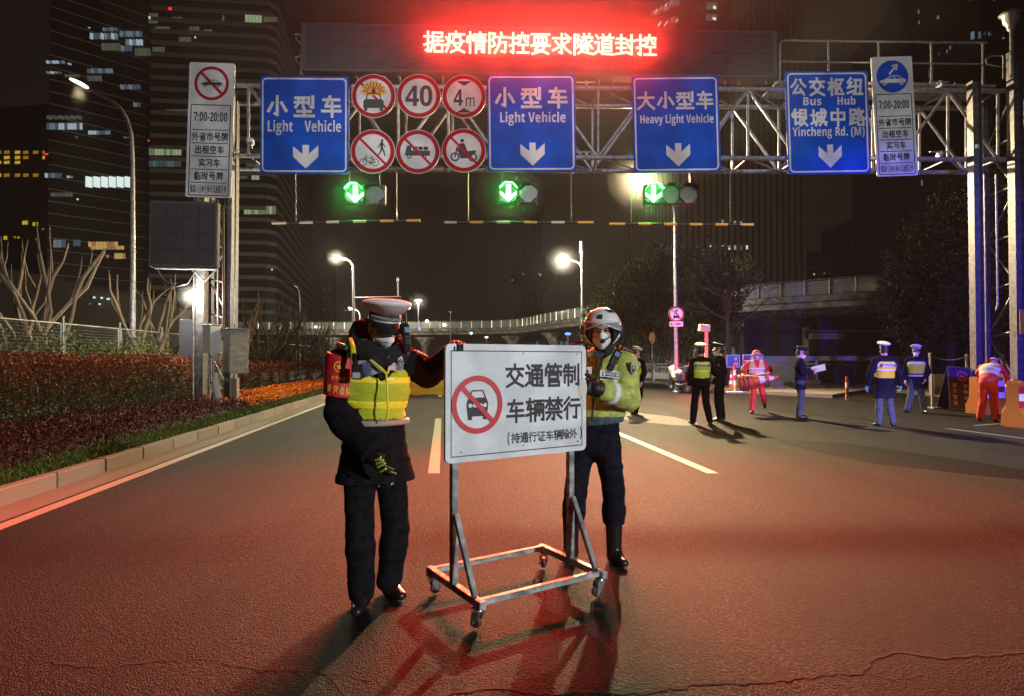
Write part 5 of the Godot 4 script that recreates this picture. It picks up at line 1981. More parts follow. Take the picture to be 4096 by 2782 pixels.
func signs() -> void:
	var white: Material = mats.sign_white
	var id := Transform3D()
	# blue lane signs: centre px, size px, characters [text, x, y, w, h, step], Latin [text, x0, x1, ytop, ybottom], arrow box
	var blues := [
		[1217, 500, 353, 395, "blue 小型车 sign, leftmost of the blue lane signs", "blue sign for light vehicles at the left, next to the round red signs", [["小型车", 1067, 380, 83, 88, 108]], [["Light", 1071, 1171, 484, 527], ["Vehicle", 1218, 1364, 484, 527]], [1172, 1273, 581, 677]],
		[2126, 492, 357, 393, "", "blue sign for light vehicles in the middle, tinted violet by the red message above", [["小型车", 1979, 347, 82, 84, 106.5]], [["Light Vehicle", 2000, 2264, 450, 489]], [2080, 2178, 572, 665]],
		[2706, 496, 352, 391, "", "blue sign for heavy and light vehicles, just above the bright street lamp", [["大小型车", 2549, 364, 72, 72, 79.5]], [["Heavy Light Vehicle", 2560, 2857, 460, 492]], [2662, 2759, 574, 668]],
		[3313, 490, 338, 417, "", "blue sign for the bus hub and Yincheng road, rightmost of the blue lane signs", [["公交枢纽", 3164, 309, 64, 72, 76.5], ["银城中路", 3165, 433, 64, 72, 78.5]], [["Bus", 3214, 3288, 387, 419], ["Hub", 3354, 3428, 387, 419], ["Yincheng Rd. (M)", 3167, 3461, 510, 544]], [3271, 3365, 580, 674]]]
	for q in blues:
		var depth := gz(q[0]) - 0.35
		var s := depth / FOC
		var roll: float = {1217: -0.004, 2126: -0.012, 2706: -0.022, 3313: -0.022}[q[0]]
		var t := thing("lane_sign", q[5], "road sign", at(q[0], q[1], depth), 0.0)
		t.rotation = Vector3(0, G_TURN, -roll)
		board(t, q[2] * s, q[3] * s, 0.06, mats.sign_blue)
		var fm := MB.new()
		outline(fm, id, (q[2] - 14) * s, (q[3] - 14) * s, 0.13, 0.045, 0.003)
		part("border", fm, white, t)
		var lm: MB
		for k in q[6]:
			lm = MB.new()
			han(lm, id, k[0], Vector2((k[1] - q[0]) * s, -(k[2] - q[1]) * s), k[3] * s, k[4] * s, k[5] * s, k[4] * s * 0.135, 0.003)
			part("chinese_lettering", lm, white, t)
		for k in q[7]:
			lm = MB.new()
			latin(lm, id, k[0], Vector2(((k[1] + k[2]) * 0.5 - q[0]) * s, -((k[3] + k[4]) * 0.5 - q[1]) * s), (k[4] - k[3]) * s, (k[2] - k[1]) * s)
			part("lettering", lm, white, t)
		lm = MB.new()
		var a: Array = q[8]
		arrow_mark(lm, ((a[0] + a[1]) * 0.5 - q[0]) * s, -((a[2] + a[3]) * 0.5 - q[1]) * s, (a[1] - a[0]) * s, (a[3] - a[2]) * s, 0.005)
		part("arrow", lm, white, t)
		for k in [-0.3, 0.3]:
			var bm := MB.new()
			bm.bx(k * q[2] * s, 0, -0.08, 0.08, q[3] * s * 0.95, 0.09)
			part("backing_rail", bm, mats.sign_back, t)
	# round prohibition signs
	var rounds := [[1494, 384, "ban"], [1675, 384, "40"], [1856, 386, "4m"], [1491, 606, "walk"], [1671, 607, "truck"], [1855, 602, "moto"]]
	var lab := {"ban": "round red-ringed sign with a car under an orange explosion", "40": "round red-ringed 40 speed limit sign", "4m": "round red-ringed sign for 4 m height limit", "walk": "round sign forbidding bicycles and pedestrians", "truck": "round sign forbidding trucks", "moto": "round sign forbidding motorcycles"}
	for q in rounds:
		var depth := gz(q[0]) - 0.35
		var s := depth / FOC
		var t := thing("prohibition_sign", lab[q[2]], "road sign", at(q[0], q[1], depth))
		t.rotation.y = G_TURN
		round_sign(t, 89.0 * s, q[2])
	# the two tall white plates
	for q in [[840, 520, 16.9, 0.6137, 181.0, 546.0, -0.022, "ban_car", "tall white time plate with a no-cars ring, on the left gantry leg"], [3579, 465, 17.35, 0.545, 168.0, 484.0, 0.042, "go_car", "tall white time plate with a blue disc at the gantry's right end"]]:
		var s: float = q[2] / FOC
		var t := thing("time_plate", q[8], "road sign", at(q[0], q[1], q[2]))
		t.rotation = Vector3(0, G_TURN, q[6])
		plate(t, q[4] * s, q[5] * s, q[7])

func ink(t: Node3D, mb: MB, called: String, m: Material) -> void:
	part(called, mb, m, t)

func round_sign(t: Node3D, r: float, kind: String) -> void:
	var id := Transform3D()
	var b := MB.new()
	b.ring(id, 0.0, r, 0.0, 44, 0.03)
	part("disc", b, mats.sign_white, t)
	b = MB.new()
	b.ring(id, r * 0.79, r * 0.975, 0.003, 44)
	part("red_ring", b, mats.sign_red, t)
	var k := MB.new()
	var bar := MB.new()
	var d := r * 0.80
	bar.stroke(id, Vector2(-d, d) * 0.66, Vector2(d, -d) * 0.66, r * 0.105, 0.006)
	match kind:
		"40":
			latin(k, id, "40", Vector2(0, 0), r * 0.92, r * 1.22)
		"4m":
			latin(k, id, "4", Vector2(-r * 0.26, -r * 0.06), r * 0.74, r * 0.42)
			latin(k, id, "m", Vector2(r * 0.28, -r * 0.18), r * 0.56, r * 0.40, false)
			k.poly(id, PackedVector2Array([Vector2(-0.36, 0.70) * r, Vector2(0.36, 0.70) * r, Vector2(0, 0.47) * r]), 0.0045)
			k.poly(id, PackedVector2Array([Vector2(-0.36, -0.74) * r, Vector2(0.36, -0.74) * r, Vector2(0, -0.53) * r]), 0.0045)
		"ban":
			var fl := MB.new()
			var pts := PackedVector2Array()
			for i in 26:
				var g := PI * (i / 25.0)
				var rr := 0.56 + 0.05 * sin(i * 1.9)
				pts.append(Vector2(cos(g) * rr, 0.13 + sin(g) * rr * 0.98) * r)
			pts.append(Vector2(-0.30, 0.02) * r)
			pts.append(Vector2(0.30, 0.02) * r)
			fl.prism(Transform3D(Basis(), Vector3(0, 0, 0.0062)), pts, 0.002, false)
			part("explosion", fl, mats.sign_amber, t)
			for i in 9:
				var g := PI * (i + 0.5) / 9.0
				k.stroke(id, Vector2(cos(g) * 0.26, 0.15 + sin(g) * 0.22) * r, Vector2(cos(g) * 0.46, 0.15 + sin(g) * 0.46) * r, r * 0.045, 0.0095)
			k.poly(id, PackedVector2Array([Vector2(-0.1, 0.12) * r, Vector2(0.1, 0.12) * r, Vector2(0.09, 0.26) * r, Vector2(0, 0.42) * r, Vector2(-0.09, 0.26) * r]), 0.0095)
			front_car(k, Vector2(0, -0.28) * r, r * 0.92, 0.008)
		"walk":
			bike(k, Vector2(-0.16, -0.46) * r, r * 0.92, 0.0045)
			walker(k, Vector2(0.40, 0.16) * r, r * 0.8, 0.0045)
		"truck":
			side_truck(k, Vector2(-0.02, 0.0) * r, r * 1.15, 0.0045)
		"moto":
			motor(k, Vector2(0.0, -0.06) * r, r * 1.2, 0.0045)
	part("symbol", k, mats.sign_ink, t)
	if kind != "40" and kind != "4m":
		part("red_bar", bar, mats.sign_red, t)

func front_car(k: MB, c: Vector2, w: float, z: float) -> void:
	var id := Transform3D(Basis(), Vector3(c.x, c.y, 0))
	k.poly(id, PackedVector2Array([Vector2(-0.5, -0.30) * w, Vector2(0.5, -0.30) * w, Vector2(0.5, 0.05) * w, Vector2(0.38, 0.14) * w, Vector2(-0.38, 0.14) * w, Vector2(-0.5, 0.05) * w]), z)
	for s in [[-0.36, 0.14, -0.28, 0.42], [0.36, 0.14, 0.28, 0.42], [-0.28, 0.42, 0.28, 0.42]]:
		k.stroke(id, Vector2(s[0], s[1]) * w, Vector2(s[2], s[3]) * w, w * 0.06, z + 0.0003)
	for s in [-0.38, 0.38]:
		k.poly(id, rect(s * w, -0.36 * w, 0.16 * w, 0.16 * w), z + 0.0005)

func rect(cx: float, cy: float, w: float, h: float) -> PackedVector2Array:
	return PackedVector2Array([Vector2(cx - w * 0.5, cy - h * 0.5), Vector2(cx + w * 0.5, cy - h * 0.5), Vector2(cx + w * 0.5, cy + h * 0.5), Vector2(cx - w * 0.5, cy + h * 0.5)])

func wheel_mark(k: MB, c: Vector2, r: float, w: float, z: float) -> void:
	k.ring(Transform3D(Basis(), Vector3(c.x, c.y, 0)), r - w, r, z, 22)

func bike(k: MB, c: Vector2, w: float, z: float) -> void:
	var id := Transform3D(Basis(), Vector3(c.x, c.y, 0))
	wheel_mark(k, c + Vector2(-0.30, -0.04) * w, w * 0.185, w * 0.035, z)
	wheel_mark(k, c + Vector2(0.30, -0.04) * w, w * 0.185, w * 0.035, z)
	wheel_mark(k, c + Vector2(0.05, -0.08) * w, w * 0.06, w * 0.03, z + 0.0008)
	for s in [[-0.3, -0.04, -0.17, 0.27], [-0.17, 0.27, -0.08, 0.28], [-0.2, 0.17, 0.14, 0.17], [-0.2, 0.17, 0.05, -0.08], [0.05, -0.08, 0.14, 0.22], [0.08, 0.23, 0.22, 0.23], [0.14, 0.17, 0.3, -0.04], [0.05, -0.08, 0.3, -0.04]]:
		k.stroke(id, Vector2(s[0], s[1]) * w, Vector2(s[2], s[3]) * w, w * 0.035, z + 0.0003)

func walker(k: MB, c: Vector2, h: float, z: float) -> void:
	var id := Transform3D(Basis(), Vector3(c.x, c.y, 0))
	k.ring(Transform3D(Basis(), Vector3(c.x + 0.02 * h, c.y + 0.42 * h, 0)), 0.0, h * 0.075, z, 14)
	var i := 0
	for s in [[0.0, 0.28, 0.0, 0.02, 0.15], [0.0, 0.0, -0.05, -0.2, 0.09], [-0.05, -0.2, -0.2, -0.42, 0.075], [0.02, 0.0, 0.12, -0.2, 0.09], [0.12, -0.2, 0.17, -0.44, 0.075], [-0.04, 0.28, -0.16, 0.1, 0.06], [-0.16, 0.1, -0.22, 0.02, 0.05], [0.04, 0.28, 0.14, 0.14, 0.06], [0.14, 0.14, 0.2, 0.06, 0.05]]:
		k.stroke(id, Vector2(s[0], s[1]) * h, Vector2(s[2], s[3]) * h, h * s[4], z + 0.0003 * i)
		i += 1

func side_truck(k: MB, c: Vector2, w: float, z: float) -> void:
	var id := Transform3D(Basis(), Vector3(c.x, c.y, 0))
	k.poly(id, PackedVector2Array([Vector2(-0.5, -0.16) * w, Vector2(0.5, -0.16) * w, Vector2(0.5, 0.04) * w, Vector2(-0.24, 0.04) * w, Vector2(-0.24, 0.24) * w, Vector2(-0.40, 0.24) * w, Vector2(-0.46, 0.02) * w]), z)
	for i in 3:
		k.poly(id, rect((-0.09 + 0.21 * i) * w, 0.13 * w, 0.18 * w, 0.14 * w), z + 0.0003)
	wheel_mark(k, c + Vector2(-0.32, -0.2) * w, w * 0.085, w * 0.045, z + 0.0006)
	wheel_mark(k, c + Vector2(0.28, -0.2) * w, w * 0.085, w * 0.045, z + 0.0006)

func motor(k: MB, c: Vector2, w: float, z: float) -> void:
	var id := Transform3D(Basis(), Vector3(c.x, c.y, 0))
	wheel_mark(k, c + Vector2(-0.33, -0.2) * w, w * 0.17, w * 0.06, z)
	wheel_mark(k, c + Vector2(0.33, -0.2) * w, w * 0.17, w * 0.06, z)
	k.ring(Transform3D(Basis(), Vector3(c.x - 0.06 * w, c.y + 0.42 * w, 0)), 0.0, w * 0.07, z, 14)
	k.poly(id, PackedVector2Array([Vector2(-0.16, 0.32) * w, Vector2(0.02, 0.32) * w, Vector2(0.14, 0.02) * w, Vector2(0.44, 0.06) * w, Vector2(0.46, -0.02) * w, Vector2(0.2, -0.24) * w, Vector2(-0.12, -0.26) * w, Vector2(-0.2, -0.05) * w, Vector2(-0.3, 0.12) * w, Vector2(-0.18, 0.12) * w]), z + 0.0004)
	k.stroke(id, Vector2(-0.33, -0.2) * w, Vector2(-0.25, 0.16) * w, w * 0.05, z + 0.0008)
	k.stroke(id, Vector2(-0.12, 0.24) * w, Vector2(-0.26, 0.12) * w, w * 0.05, z + 0.001)

func side_car(k: MB, c: Vector2, w: float, z: float) -> void:
	var id := Transform3D(Basis(), Vector3(c.x, c.y, 0))
	k.poly(id, PackedVector2Array([Vector2(-0.5, -0.09) * w, Vector2(0.5, -0.09) * w, Vector2(0.5, 0.04) * w, Vector2(0.42, 0.06) * w, Vector2(-0.26, 0.06) * w, Vector2(-0.48, 0.0) * w]), z)
	for s in [[-0.24, 0.05, -0.06, 0.165], [-0.06, 0.165, 0.22, 0.165], [0.22, 0.165, 0.38, 0.05], [0.07, 0.165, 0.07, 0.05]]:
		k.stroke(id, Vector2(s[0], s[1]) * w, Vector2(s[2], s[3]) * w, w * 0.028, z + 0.0003)
	wheel_mark(k, c + Vector2(-0.31, -0.1) * w, w * 0.085, w * 0.04, z + 0.0006)
	wheel_mark(k, c + Vector2(0.33, -0.1) * w, w * 0.085, w * 0.04, z + 0.0006)

func plate(t: Node3D, w: float, h: float, kind: String) -> void:
	var id := Transform3D()
	board(t, w, h, 0.05, mats.sign_white)
	var u := h / 546.0        # one photograph pixel of the left plate
	var k := MB.new()
	if kind == "ban_car":
		var rm := MB.new()
		rm.ring(Transform3D(Basis(), Vector3(0, 189 * u, 0)), 57 * u, 69 * u, 0.004, 36)
		rm.stroke(Transform3D(Basis(), Vector3(0, 189 * u, 0)), Vector2(-44, 44) * u, Vector2(44, -44) * u, 11 * u, 0.0045)
		part("red_ring", rm, mats.sign_red, t)
		side_car(k, Vector2(0, 189 * u), 82 * u, 0.006)
	else:
		var bm := MB.new()
		bm.ring(Transform3D(Basis(), Vector3(0, 182 * u, 0)), 0.0, 74 * u, 0.003, 36)
		part("blue_disc", bm, mats.sign_blue, t)
		var wm := MB.new()
		side_car(wm, Vector2(0, 164 * u), 122 * u, 0.006)
		var ar := Transform3D(Basis(), Vector3(4 * u, 214 * u, 0))
		wm.stroke(ar, Vector2(-17, -20) * u, Vector2(8, 9) * u, 8 * u, 0.006)
		wm.stroke(ar, Vector2(19, 21) * u, Vector2(-4, 16) * u, 7 * u, 0.0062)
		wm.stroke(ar, Vector2(19, 21) * u, Vector2(14, -2) * u, 7 * u, 0.0064)
		part("white_symbol", wm, mats.sign_white, t)
	var sx := w / (181.0 * u)
	outline(k, Transform3D(Basis(), Vector3(0, -82 * u, 0)), 161 * u * sx, 370 * u, 0.04, 4 * u, 0.004)
	for y in [0, -54, -107, -160, -214]:
		k.bx(0, y * u, 0.002, 144 * u * sx, 3.4 * u, 0.004)
	part("frame_lines", k, mats.sign_ink, t)
	var lm := MB.new()
	latin(lm, id, "7:00-20:00", Vector2(0, 53 * u), 36 * u, 134 * u * sx)
	part("lettering", lm, mats.sign_ink, t)
	for q in [["外省市号牌", -72, -10, 27.0, 34.0, 29.3, 4.2], ["出租空车", -58, -64, 26.0, 33.0, 29.5, 4.2], ["实习车", -42, -117, 27.0, 33.0, 29.0, 4.2], ["临时号牌", -58, -170, 26.0, 33.0, 29.5, 4.2], ["除周六日和全体公民放假日外", -72, -222, 10.0, 34.0, 11.1, 1.9]]:
		lm = MB.new()
		han(lm, id, q[0], Vector2(q[1] * u * sx, q[2] * u), q[3] * u * sx, q[4] * u, q[5] * u * sx, q[6] * u, 0.004)
		part("chinese_lettering", lm, mats.sign_ink, t)

# ---------------------------------------------------------------- people
# Local frame: the figure faces +z, its left is +x. J holds the joints.
func joints(s := 1.0) -> Dictionary:
	var j := {
		"hip": Vector3(0, 0.93, 0), "waist": Vector3(0, 1.07, 0.0), "chest": Vector3(0, 1.28, 0), "neck": Vector3(0, 1.46, -0.015), "head": Vector3(0, 1.615, 0.015),
		"sh_l": Vector3(0.18, 1.40, -0.01), "el_l": Vector3(0.245, 1.13, -0.04), "wr_l": Vector3(0.25, 0.87, 0.06),
		"hp_l": Vector3(0.09, 0.92, 0), "kn_l": Vector3(0.105, 0.50, 0.02), "an_l": Vector3(0.115, 0.09, -0.03), "toe_l": Vector3(0.14, 0.035, 0.14),
	}
	for k in ["sh", "el", "wr", "hp", "kn", "an", "toe"]:
		var v: Vector3 = j[k + "_l"]
		j[k + "_r"] = Vector3(-v.x, v.y, v.z)
	for k in j:
		j[k] *= s
	j.side = Vector3.RIGHT
	j.look = Basis()
	return j

func hull(j: Dictionary, keys: Array, m: float) -> Array:
	var lo: Vector3 = j[keys[0]]
	var hi := lo
	for k in keys:
		lo = lo.min(j[k])
		hi = hi.max(j[k])
	return [lo - Vector3.ONE * m, hi + Vector3.ONE * m]

func head_field(b: Blob, c: Vector3, q: Basis, neck: Vector3) -> void:
	b.ell(c + q * Vector3(0, 0.032, -0.012), Vector3(0.074, 0.092, 0.094), q, 0.02)
	b.ell(c + q * Vector3(0, -0.045, 0.022), Vector3(0.055, 0.074, 0.066), q, 0.03)
	b.cone(c + q * Vector3(-0.032, 0.022, 0.074), c + q * Vector3(0.032, 0.022, 0.074), 0.013, 0.013, 0.014)
	b.cone(c + q * Vector3(0, 0.012, 0.088), c + q * Vector3(0, -0.028, 0.107), 0.009, 0.014, 0.012)
	for s in [-1.0, 1.0]:
		b.ell(c + q * Vector3(0.077 * s, -0.005, -0.006), Vector3(0.011, 0.032, 0.019), q, 0.008)
		b.ell(c + q * Vector3(0.031 * s, 0.002, 0.088), Vector3(0.016, 0.010, 0.012), q, 0.008, true)
		b.ell(c + q * Vector3(0.043 * s, -0.03, 0.062), Vector3(0.022, 0.022, 0.022), q, 0.02)
	b.cone(c + q * Vector3(-0.02, -0.075, 0.085), c + q * Vector3(0.02, -0.075, 0.085), 0.011, 0.011, 0.012)
	b.cone(c + q * Vector3(0, -0.06, -0.02), neck, 0.052, 0.060, 0.03)

func hand_field(b: Blob, w: Vector3, d: Vector3, pn: Vector3, th: Vector3, curl: float, fat := 1.0, spread := 0.0) -> void:
	# d: wrist to knuckles, pn: out of the palm, th: towards the thumb side
	b.cone(w - d * 0.03, w + d * 0.02, 0.030 * fat, 0.030 * fat, 0.02)
	b.cone(w + d * 0.02, w + d * 0.075, 0.022 * fat, 0.024 * fat, 0.02, th, 1.75)
	var lens := [0.072, 0.082, 0.076, 0.060]
	for i in 4:
		var base := w + d * (0.092 - 0.006 * absf(i - 1.2)) + th * (0.033 - 0.0215 * i)
		var dir := (d + th * (0.10 - 0.06 * i) * (1.0 + spread)).normalized()
		var p := base
		var ax := dir.cross(pn).normalized()
		var r := 0.0098 * fat
		for k in 3:
			dir = dir.rotated(ax, curl * ([0.75, 1.0, 0.8][k]))
			var q: Vector3 = p + dir * float(lens[i]) * (1.0 + (fat - 1.0) * 0.8) * float([0.44, 0.32, 0.28][k])
			b.cone(p, q, r, r * 0.93, 0.006)
			p = q
			r *= 0.93
	var t0 := w + d * 0.03 + th * 0.030
	var td := (d * 0.55 + th * 0.75 + pn * 0.25).normalized()
	var t1 := t0 + td * 0.038
	var t2 := t1 + (td + d * 0.5 + pn * curl * 0.9).normalized() * 0.034
	b.cone(t0 - td * 0.01, t1, 0.015 * fat, 0.0115 * fat, 0.012)
	b.cone(t1, t2, 0.0115 * fat, 0.0100 * fat, 0.006)

func lower_field(b: Blob, j: Dictionary, grow: float, kk: float, wide := 1.0) -> void:
	var side: Vector3 = j.side
	b.cone(j.hip + Vector3(0, 0.09, 0), j.hip - Vector3(0, 0.03, 0), 0.098 + grow, 0.108 + grow, 0.05, side, 1.38)
	for s in ["l", "r"]:
		var kn: Vector3 = j["kn_" + s]
		var an: Vector3 = j["an_" + s]
		b.cone(j["hp_" + s], kn, 0.083 + grow, 0.056 + grow * wide, kk)
		b.cone(kn, kn.lerp(an, 0.35), 0.055 + grow * wide, 0.055 + grow * wide, 0.02)
		b.cone(kn.lerp(an, 0.3), an, 0.056 + grow * wide, 0.040 + grow * wide * 1.3, 0.03)

func upper_field(b: Blob, j: Dictionary, grow: float, arms := true, kk := 0.045) -> void:
	var side: Vector3 = j.side
	b.cone(j.hip + Vector3(0, 0.04, 0), j.waist, 0.100 + grow, 0.092 + grow, 0.06, side, 1.36)
	b.cone(j.waist, j.chest, 0.092 + grow, 0.108 + grow, 0.06, side, 1.42)
	b.cone(j.chest, j.chest.lerp(j.neck, 0.62), 0.108 + grow, 0.075 + grow, 0.06, side, 1.6)
	b.cone(j.sh_l.lerp(j.neck, 0.16), j.sh_r.lerp(j.neck, 0.16), 0.054 + grow * 0.6, 0.054 + grow * 0.6, 0.06)
	b.cone(j.neck - Vector3(0, 0.06, 0), j.neck + Vector3(0, 0.02, 0), 0.066 + grow * 0.5, 0.058 + grow * 0.4, 0.05)
	if arms:
		for s in ["l", "r"]:
			arm_field(b, j, s, grow, kk)

func arm_field(b: Blob, j: Dictionary, s: String, grow: float, kk: float) -> void:
	var el: Vector3 = j["el_" + s]
	var wr: Vector3 = j["wr_" + s]
	b.cone(j["sh_" + s], el, 0.056 + grow, 0.043 + grow, kk)
	b.cone(el, el.lerp(wr, 0.3), 0.043 + grow, 0.043 + grow, 0.02)
	b.cone(el.lerp(wr, 0.2), wr, 0.043 + grow, 0.030 + grow, 0.03)

func shoe(t: Node3D, an: Vector3, toe: Vector3, m: Material, cell: float, boot: float, called := "shoe") -> void:
	var fwd := Vector3(toe.x - an.x, 0, toe.z - an.z).normalized()
	var sd := fwd.cross(Vector3.UP)
	var heel := Vector3(an.x, 0.045, an.z) - fwd * 0.03
	var tip := Vector3(toe.x, 0.036, toe.z)
	var lo := heel.min(tip).min(an) - Vector3.ONE * 0.11
	var hi := heel.max(tip).max(an + Vector3(0, boot, 0)) + Vector3.ONE * 0.11
	lo.y = -0.03
	var b := Blob.new(lo, hi, cell)
	b.cone(heel, heel + fwd * 0.08, 0.036, 0.038, 0.02)
	b.cone(heel + fwd * 0.06, tip, 0.040, 0.027, 0.03, sd, 1.28)
	b.cone(heel + fwd * 0.03 + Vector3(0, 0.01, 0), an + Vector3(0, 0.03 + boot, 0), 0.046 if boot < 0.1 else 0.052, 0.064 if boot > 0.1 else 0.042, 0.03)
	b.keep(Vector3(0, 0.004, 0), Vector3.DOWN)
	b.keep(an + Vector3(0, 0.05 + boot, 0), Vector3.UP)
	part(called, b.mb(), m, t)

# a peaked cap on head centre c with head axes q
func peaked_cap(t: Node3D, c: Vector3, q: Basis, top: Material, band_m: Material, peak: Material, fine := false) -> void:
	var n := 26 if fine else 14
	var f := Transform3D(q * Basis(Vector3.RIGHT, -0.10) * Basis.from_scale(Vector3.ONE * (1.1 if fine else 1.0)), c + q * Vector3(0, 0.062, -0.004))
	var cm := MB.new()
	var pr := [Vector2(0.088, 0.028), Vector2(0.112, 0.040), Vector2(0.137, 0.062), Vector2(0.142, 0.072), Vector2(0.137, 0.080), Vector2(0.112, 0.090), Vector2(0.07, 0.098), Vector2(0.0, 0.101)]
	cm.lathe(f * Transform3D(Basis.from_scale(Vector3(0.92, 1.0, 1.06)), Vector3(0, 0, 0.008)), pr, n)
	for i in cm.v.size():            # the front of the crown rises
		var l := f.affine_inverse() * cm.v[i]
		cm.v[i] += f.basis.y * (maxf(l.z, -0.05) * 0.22 * clampf((l.y - 0.03) / 0.04, 0.0, 1.0))
	part("cap_crown", cm, top, t)
	var bm := MB.new()
	bm.lathe(f * Transform3D(Basis.from_scale(Vector3(0.93, 1.0, 1.10)), Vector3.ZERO), [Vector2(0.0895, -0.022), Vector2(0.0885, 0.032), Vector2(0.06, 0.034)], n)
	part("cap_band", bm, band_m, t)
	var sm := MB.new()
	sm.lathe(f * Transform3D(Basis.from_scale(Vector3(0.945, 1.0, 1.115)), Vector3.ZERO), [Vector2(0.0895, -0.016), Vector2(0.0905, -0.011), Vector2(0.0895, -0.006)], n)
	part("cap_cord", sm, mat("cap_silver", 0.55, 0.54, 0.5, 0.4, 0.4), t)
	if fine:
		# the woven leaf chain on the band
		var lm := MB.new()
		for i in 22:
			var g := PI * (0.06 + 0.88 * (i + 0.5) / 22.0)
			var p := f * Vector3(cos(g) * 0.0855, 0.009, sin(g) * 0.1005)
			var dr := f.basis * Vector3(-sin(g), 0, cos(g))
			var o := f.basis * Vector3(cos(g), 0, sin(g)) * 0.003
			for s in [-1.0, 1.0]:
				var e: Vector3 = p + o + f.basis.y * 0.008 * s
				lm.tube([p + o - dr * 0.003, e + dr * 0.006], [0.0022, 0.0012], 5)
		part("cap_braid", lm, mat("cap_silver", 0.55, 0.54, 0.5, 0.4, 0.4), t)
		var em := MB.new()
		em.ball(f * Transform3D(Basis(), Vector3(0, 0.036, 0.103)), Vector3(0.020, 0.024, 0.006), 12, 6)
		part("cap_badge", em, mat("cap_silver_dark", 0.12, 0.12, 0.13, 0.35, 0.7), t)
	var vm := MB.new()
	var rows := []
	for i in 6:
		var row := []
		for k in 15:
			var g := PI * (0.10 + 0.80 * k / 14.0)
			var reach: float = (i / 5.0) * 0.062 * pow(sin(g), 0.8)
			row.append(f * Vector3(cos(g) * (0.0835 + reach * 0.35), -0.020 - reach * 0.62, sin(g) * (0.098 + reach)))
		rows.append(row)
	vm.sheet(rows)
	var under := []
	for r in rows:
		var row := []
		for p in r:
			row.append(p - f.basis.y * 0.004)
		row.reverse()
		under.append(row)
	vm.sheet(under)
	part("cap_peak", vm, peak, t)

func face_mask(t: Node3D, c: Vector3, q: Basis, m: Material, fine := false) -> void:
	var rows := []
	var back := []
	for i in 9:
		var v := i / 8.0
		var row := []
		var rb := []
		for k in 13:
			var u := k / 6.0 - 1.0
			var au := absf(u)
			var y := lerpf(-0.004 - 0.020 * au, -0.118 + 0.035 * au * au, v)
			var x := u * lerpf(0.058, 0.056, v) * (1.0 + 0.18 * sin(v * PI))
			var z := lerpf(0.116, 0.080, v) - 0.058 * pow(au, 1.4) + 0.036 * sin(v * PI) * (1.0 - au * 0.8)
			row.append(c + q * Vector3(x, y, z))
			rb.append(c + q * Vector3(x * 0.985, y, z - 0.003))
		rows.append(row)
		rb.reverse()
		back.append(rb)
	rows.reverse()
	back.reverse()
	var mb := MB.new()
	mb.sheet(rows)
	mb.sheet(back)
	part("face_mask", mb, m, t)
	if fine:
		var sm := MB.new()
		for s in [-1.0, 1.0]:
			sm.tube([c + q * Vector3(0.060 * s, -0.028, 0.052), c + q * Vector3(0.074 * s, -0.004, 0.03), c + q * Vector3(0.083 * s, 0.024, -0.004)], [0.0018, 0.0018, 0.0018], 5)
			sm.tube([c + q * Vector3(0.058 * s, -0.080, 0.042), c + q * Vector3(0.074 * s, -0.055, 0.02), c + q * Vector3(0.085 * s, -0.028, -0.014)], [0.0018, 0.0018, 0.0018], 5)
			sm.tube([c + q * Vector3(0.004 * s, -0.048, 0.142), c + q * Vector3(0.030 * s, -0.052, 0.116), c + q * Vector3(0.050 * s, -0.056, 0.080)], [0.0014, 0.0014, 0.0014], 4)
		part("mask_strap", sm, mat("mask_white", 0.72, 0.74, 0.74, 0.8), t)

func eyes(t: Node3D, c: Vector3, q: Basis, closed: bool) -> void:
	for s in [-1.0, 1.0]:
		var p: Vector3 = c + q * Vector3(0.031 * s, 0.002, 0.0785)
		if not closed:
			var e := MB.new()
			e.ball(Transform3D(q, p), Vector3(0.0135, 0.0055, 0.007), 10, 6)
			var eye := part("eye", e, mat("eye_white", 0.45, 0.42, 0.40, 0.3), t)
			var k := MB.new()
			k.ball(Transform3D(q, p + q * Vector3(-0.001, 0, 0.0045)), Vector3(0.0058, 0.0055, 0.0035), 8, 5)
			part("iris", k, mat("iris", 0.012, 0.008, 0.006, 0.2), eye)
		var l := MB.new()
		l.tube([p + q * Vector3(-0.016, -0.001, 0.003), p + q * Vector3(0, 0.006 if not closed else -0.003, 0.008), p + q * Vector3(0.016, -0.001, 0.003)], [0.0014, 0.002, 0.0014], 5)
		part("eyelid", l, mat("hair", 0.010, 0.008, 0.007, 0.6), t)
		var b := MB.new()
		b.tube([p + q * Vector3(-0.018, 0.018, 0.006), p + q * Vector3(0, 0.0225, 0.0125), p + q * Vector3(0.019, 0.018, 0.004)], [0.002, 0.0038, 0.002], 5)
		part("eyebrow", b, mat("hair", 0.010, 0.008, 0.007, 0.6), t)

func band_of(b: Blob, grow: float, planes: Array) -> MB:
	var k := b.copy()
	k.grow(grow)
	for p in planes:
		k.keep(p[0], p[1])
	return k.mb()

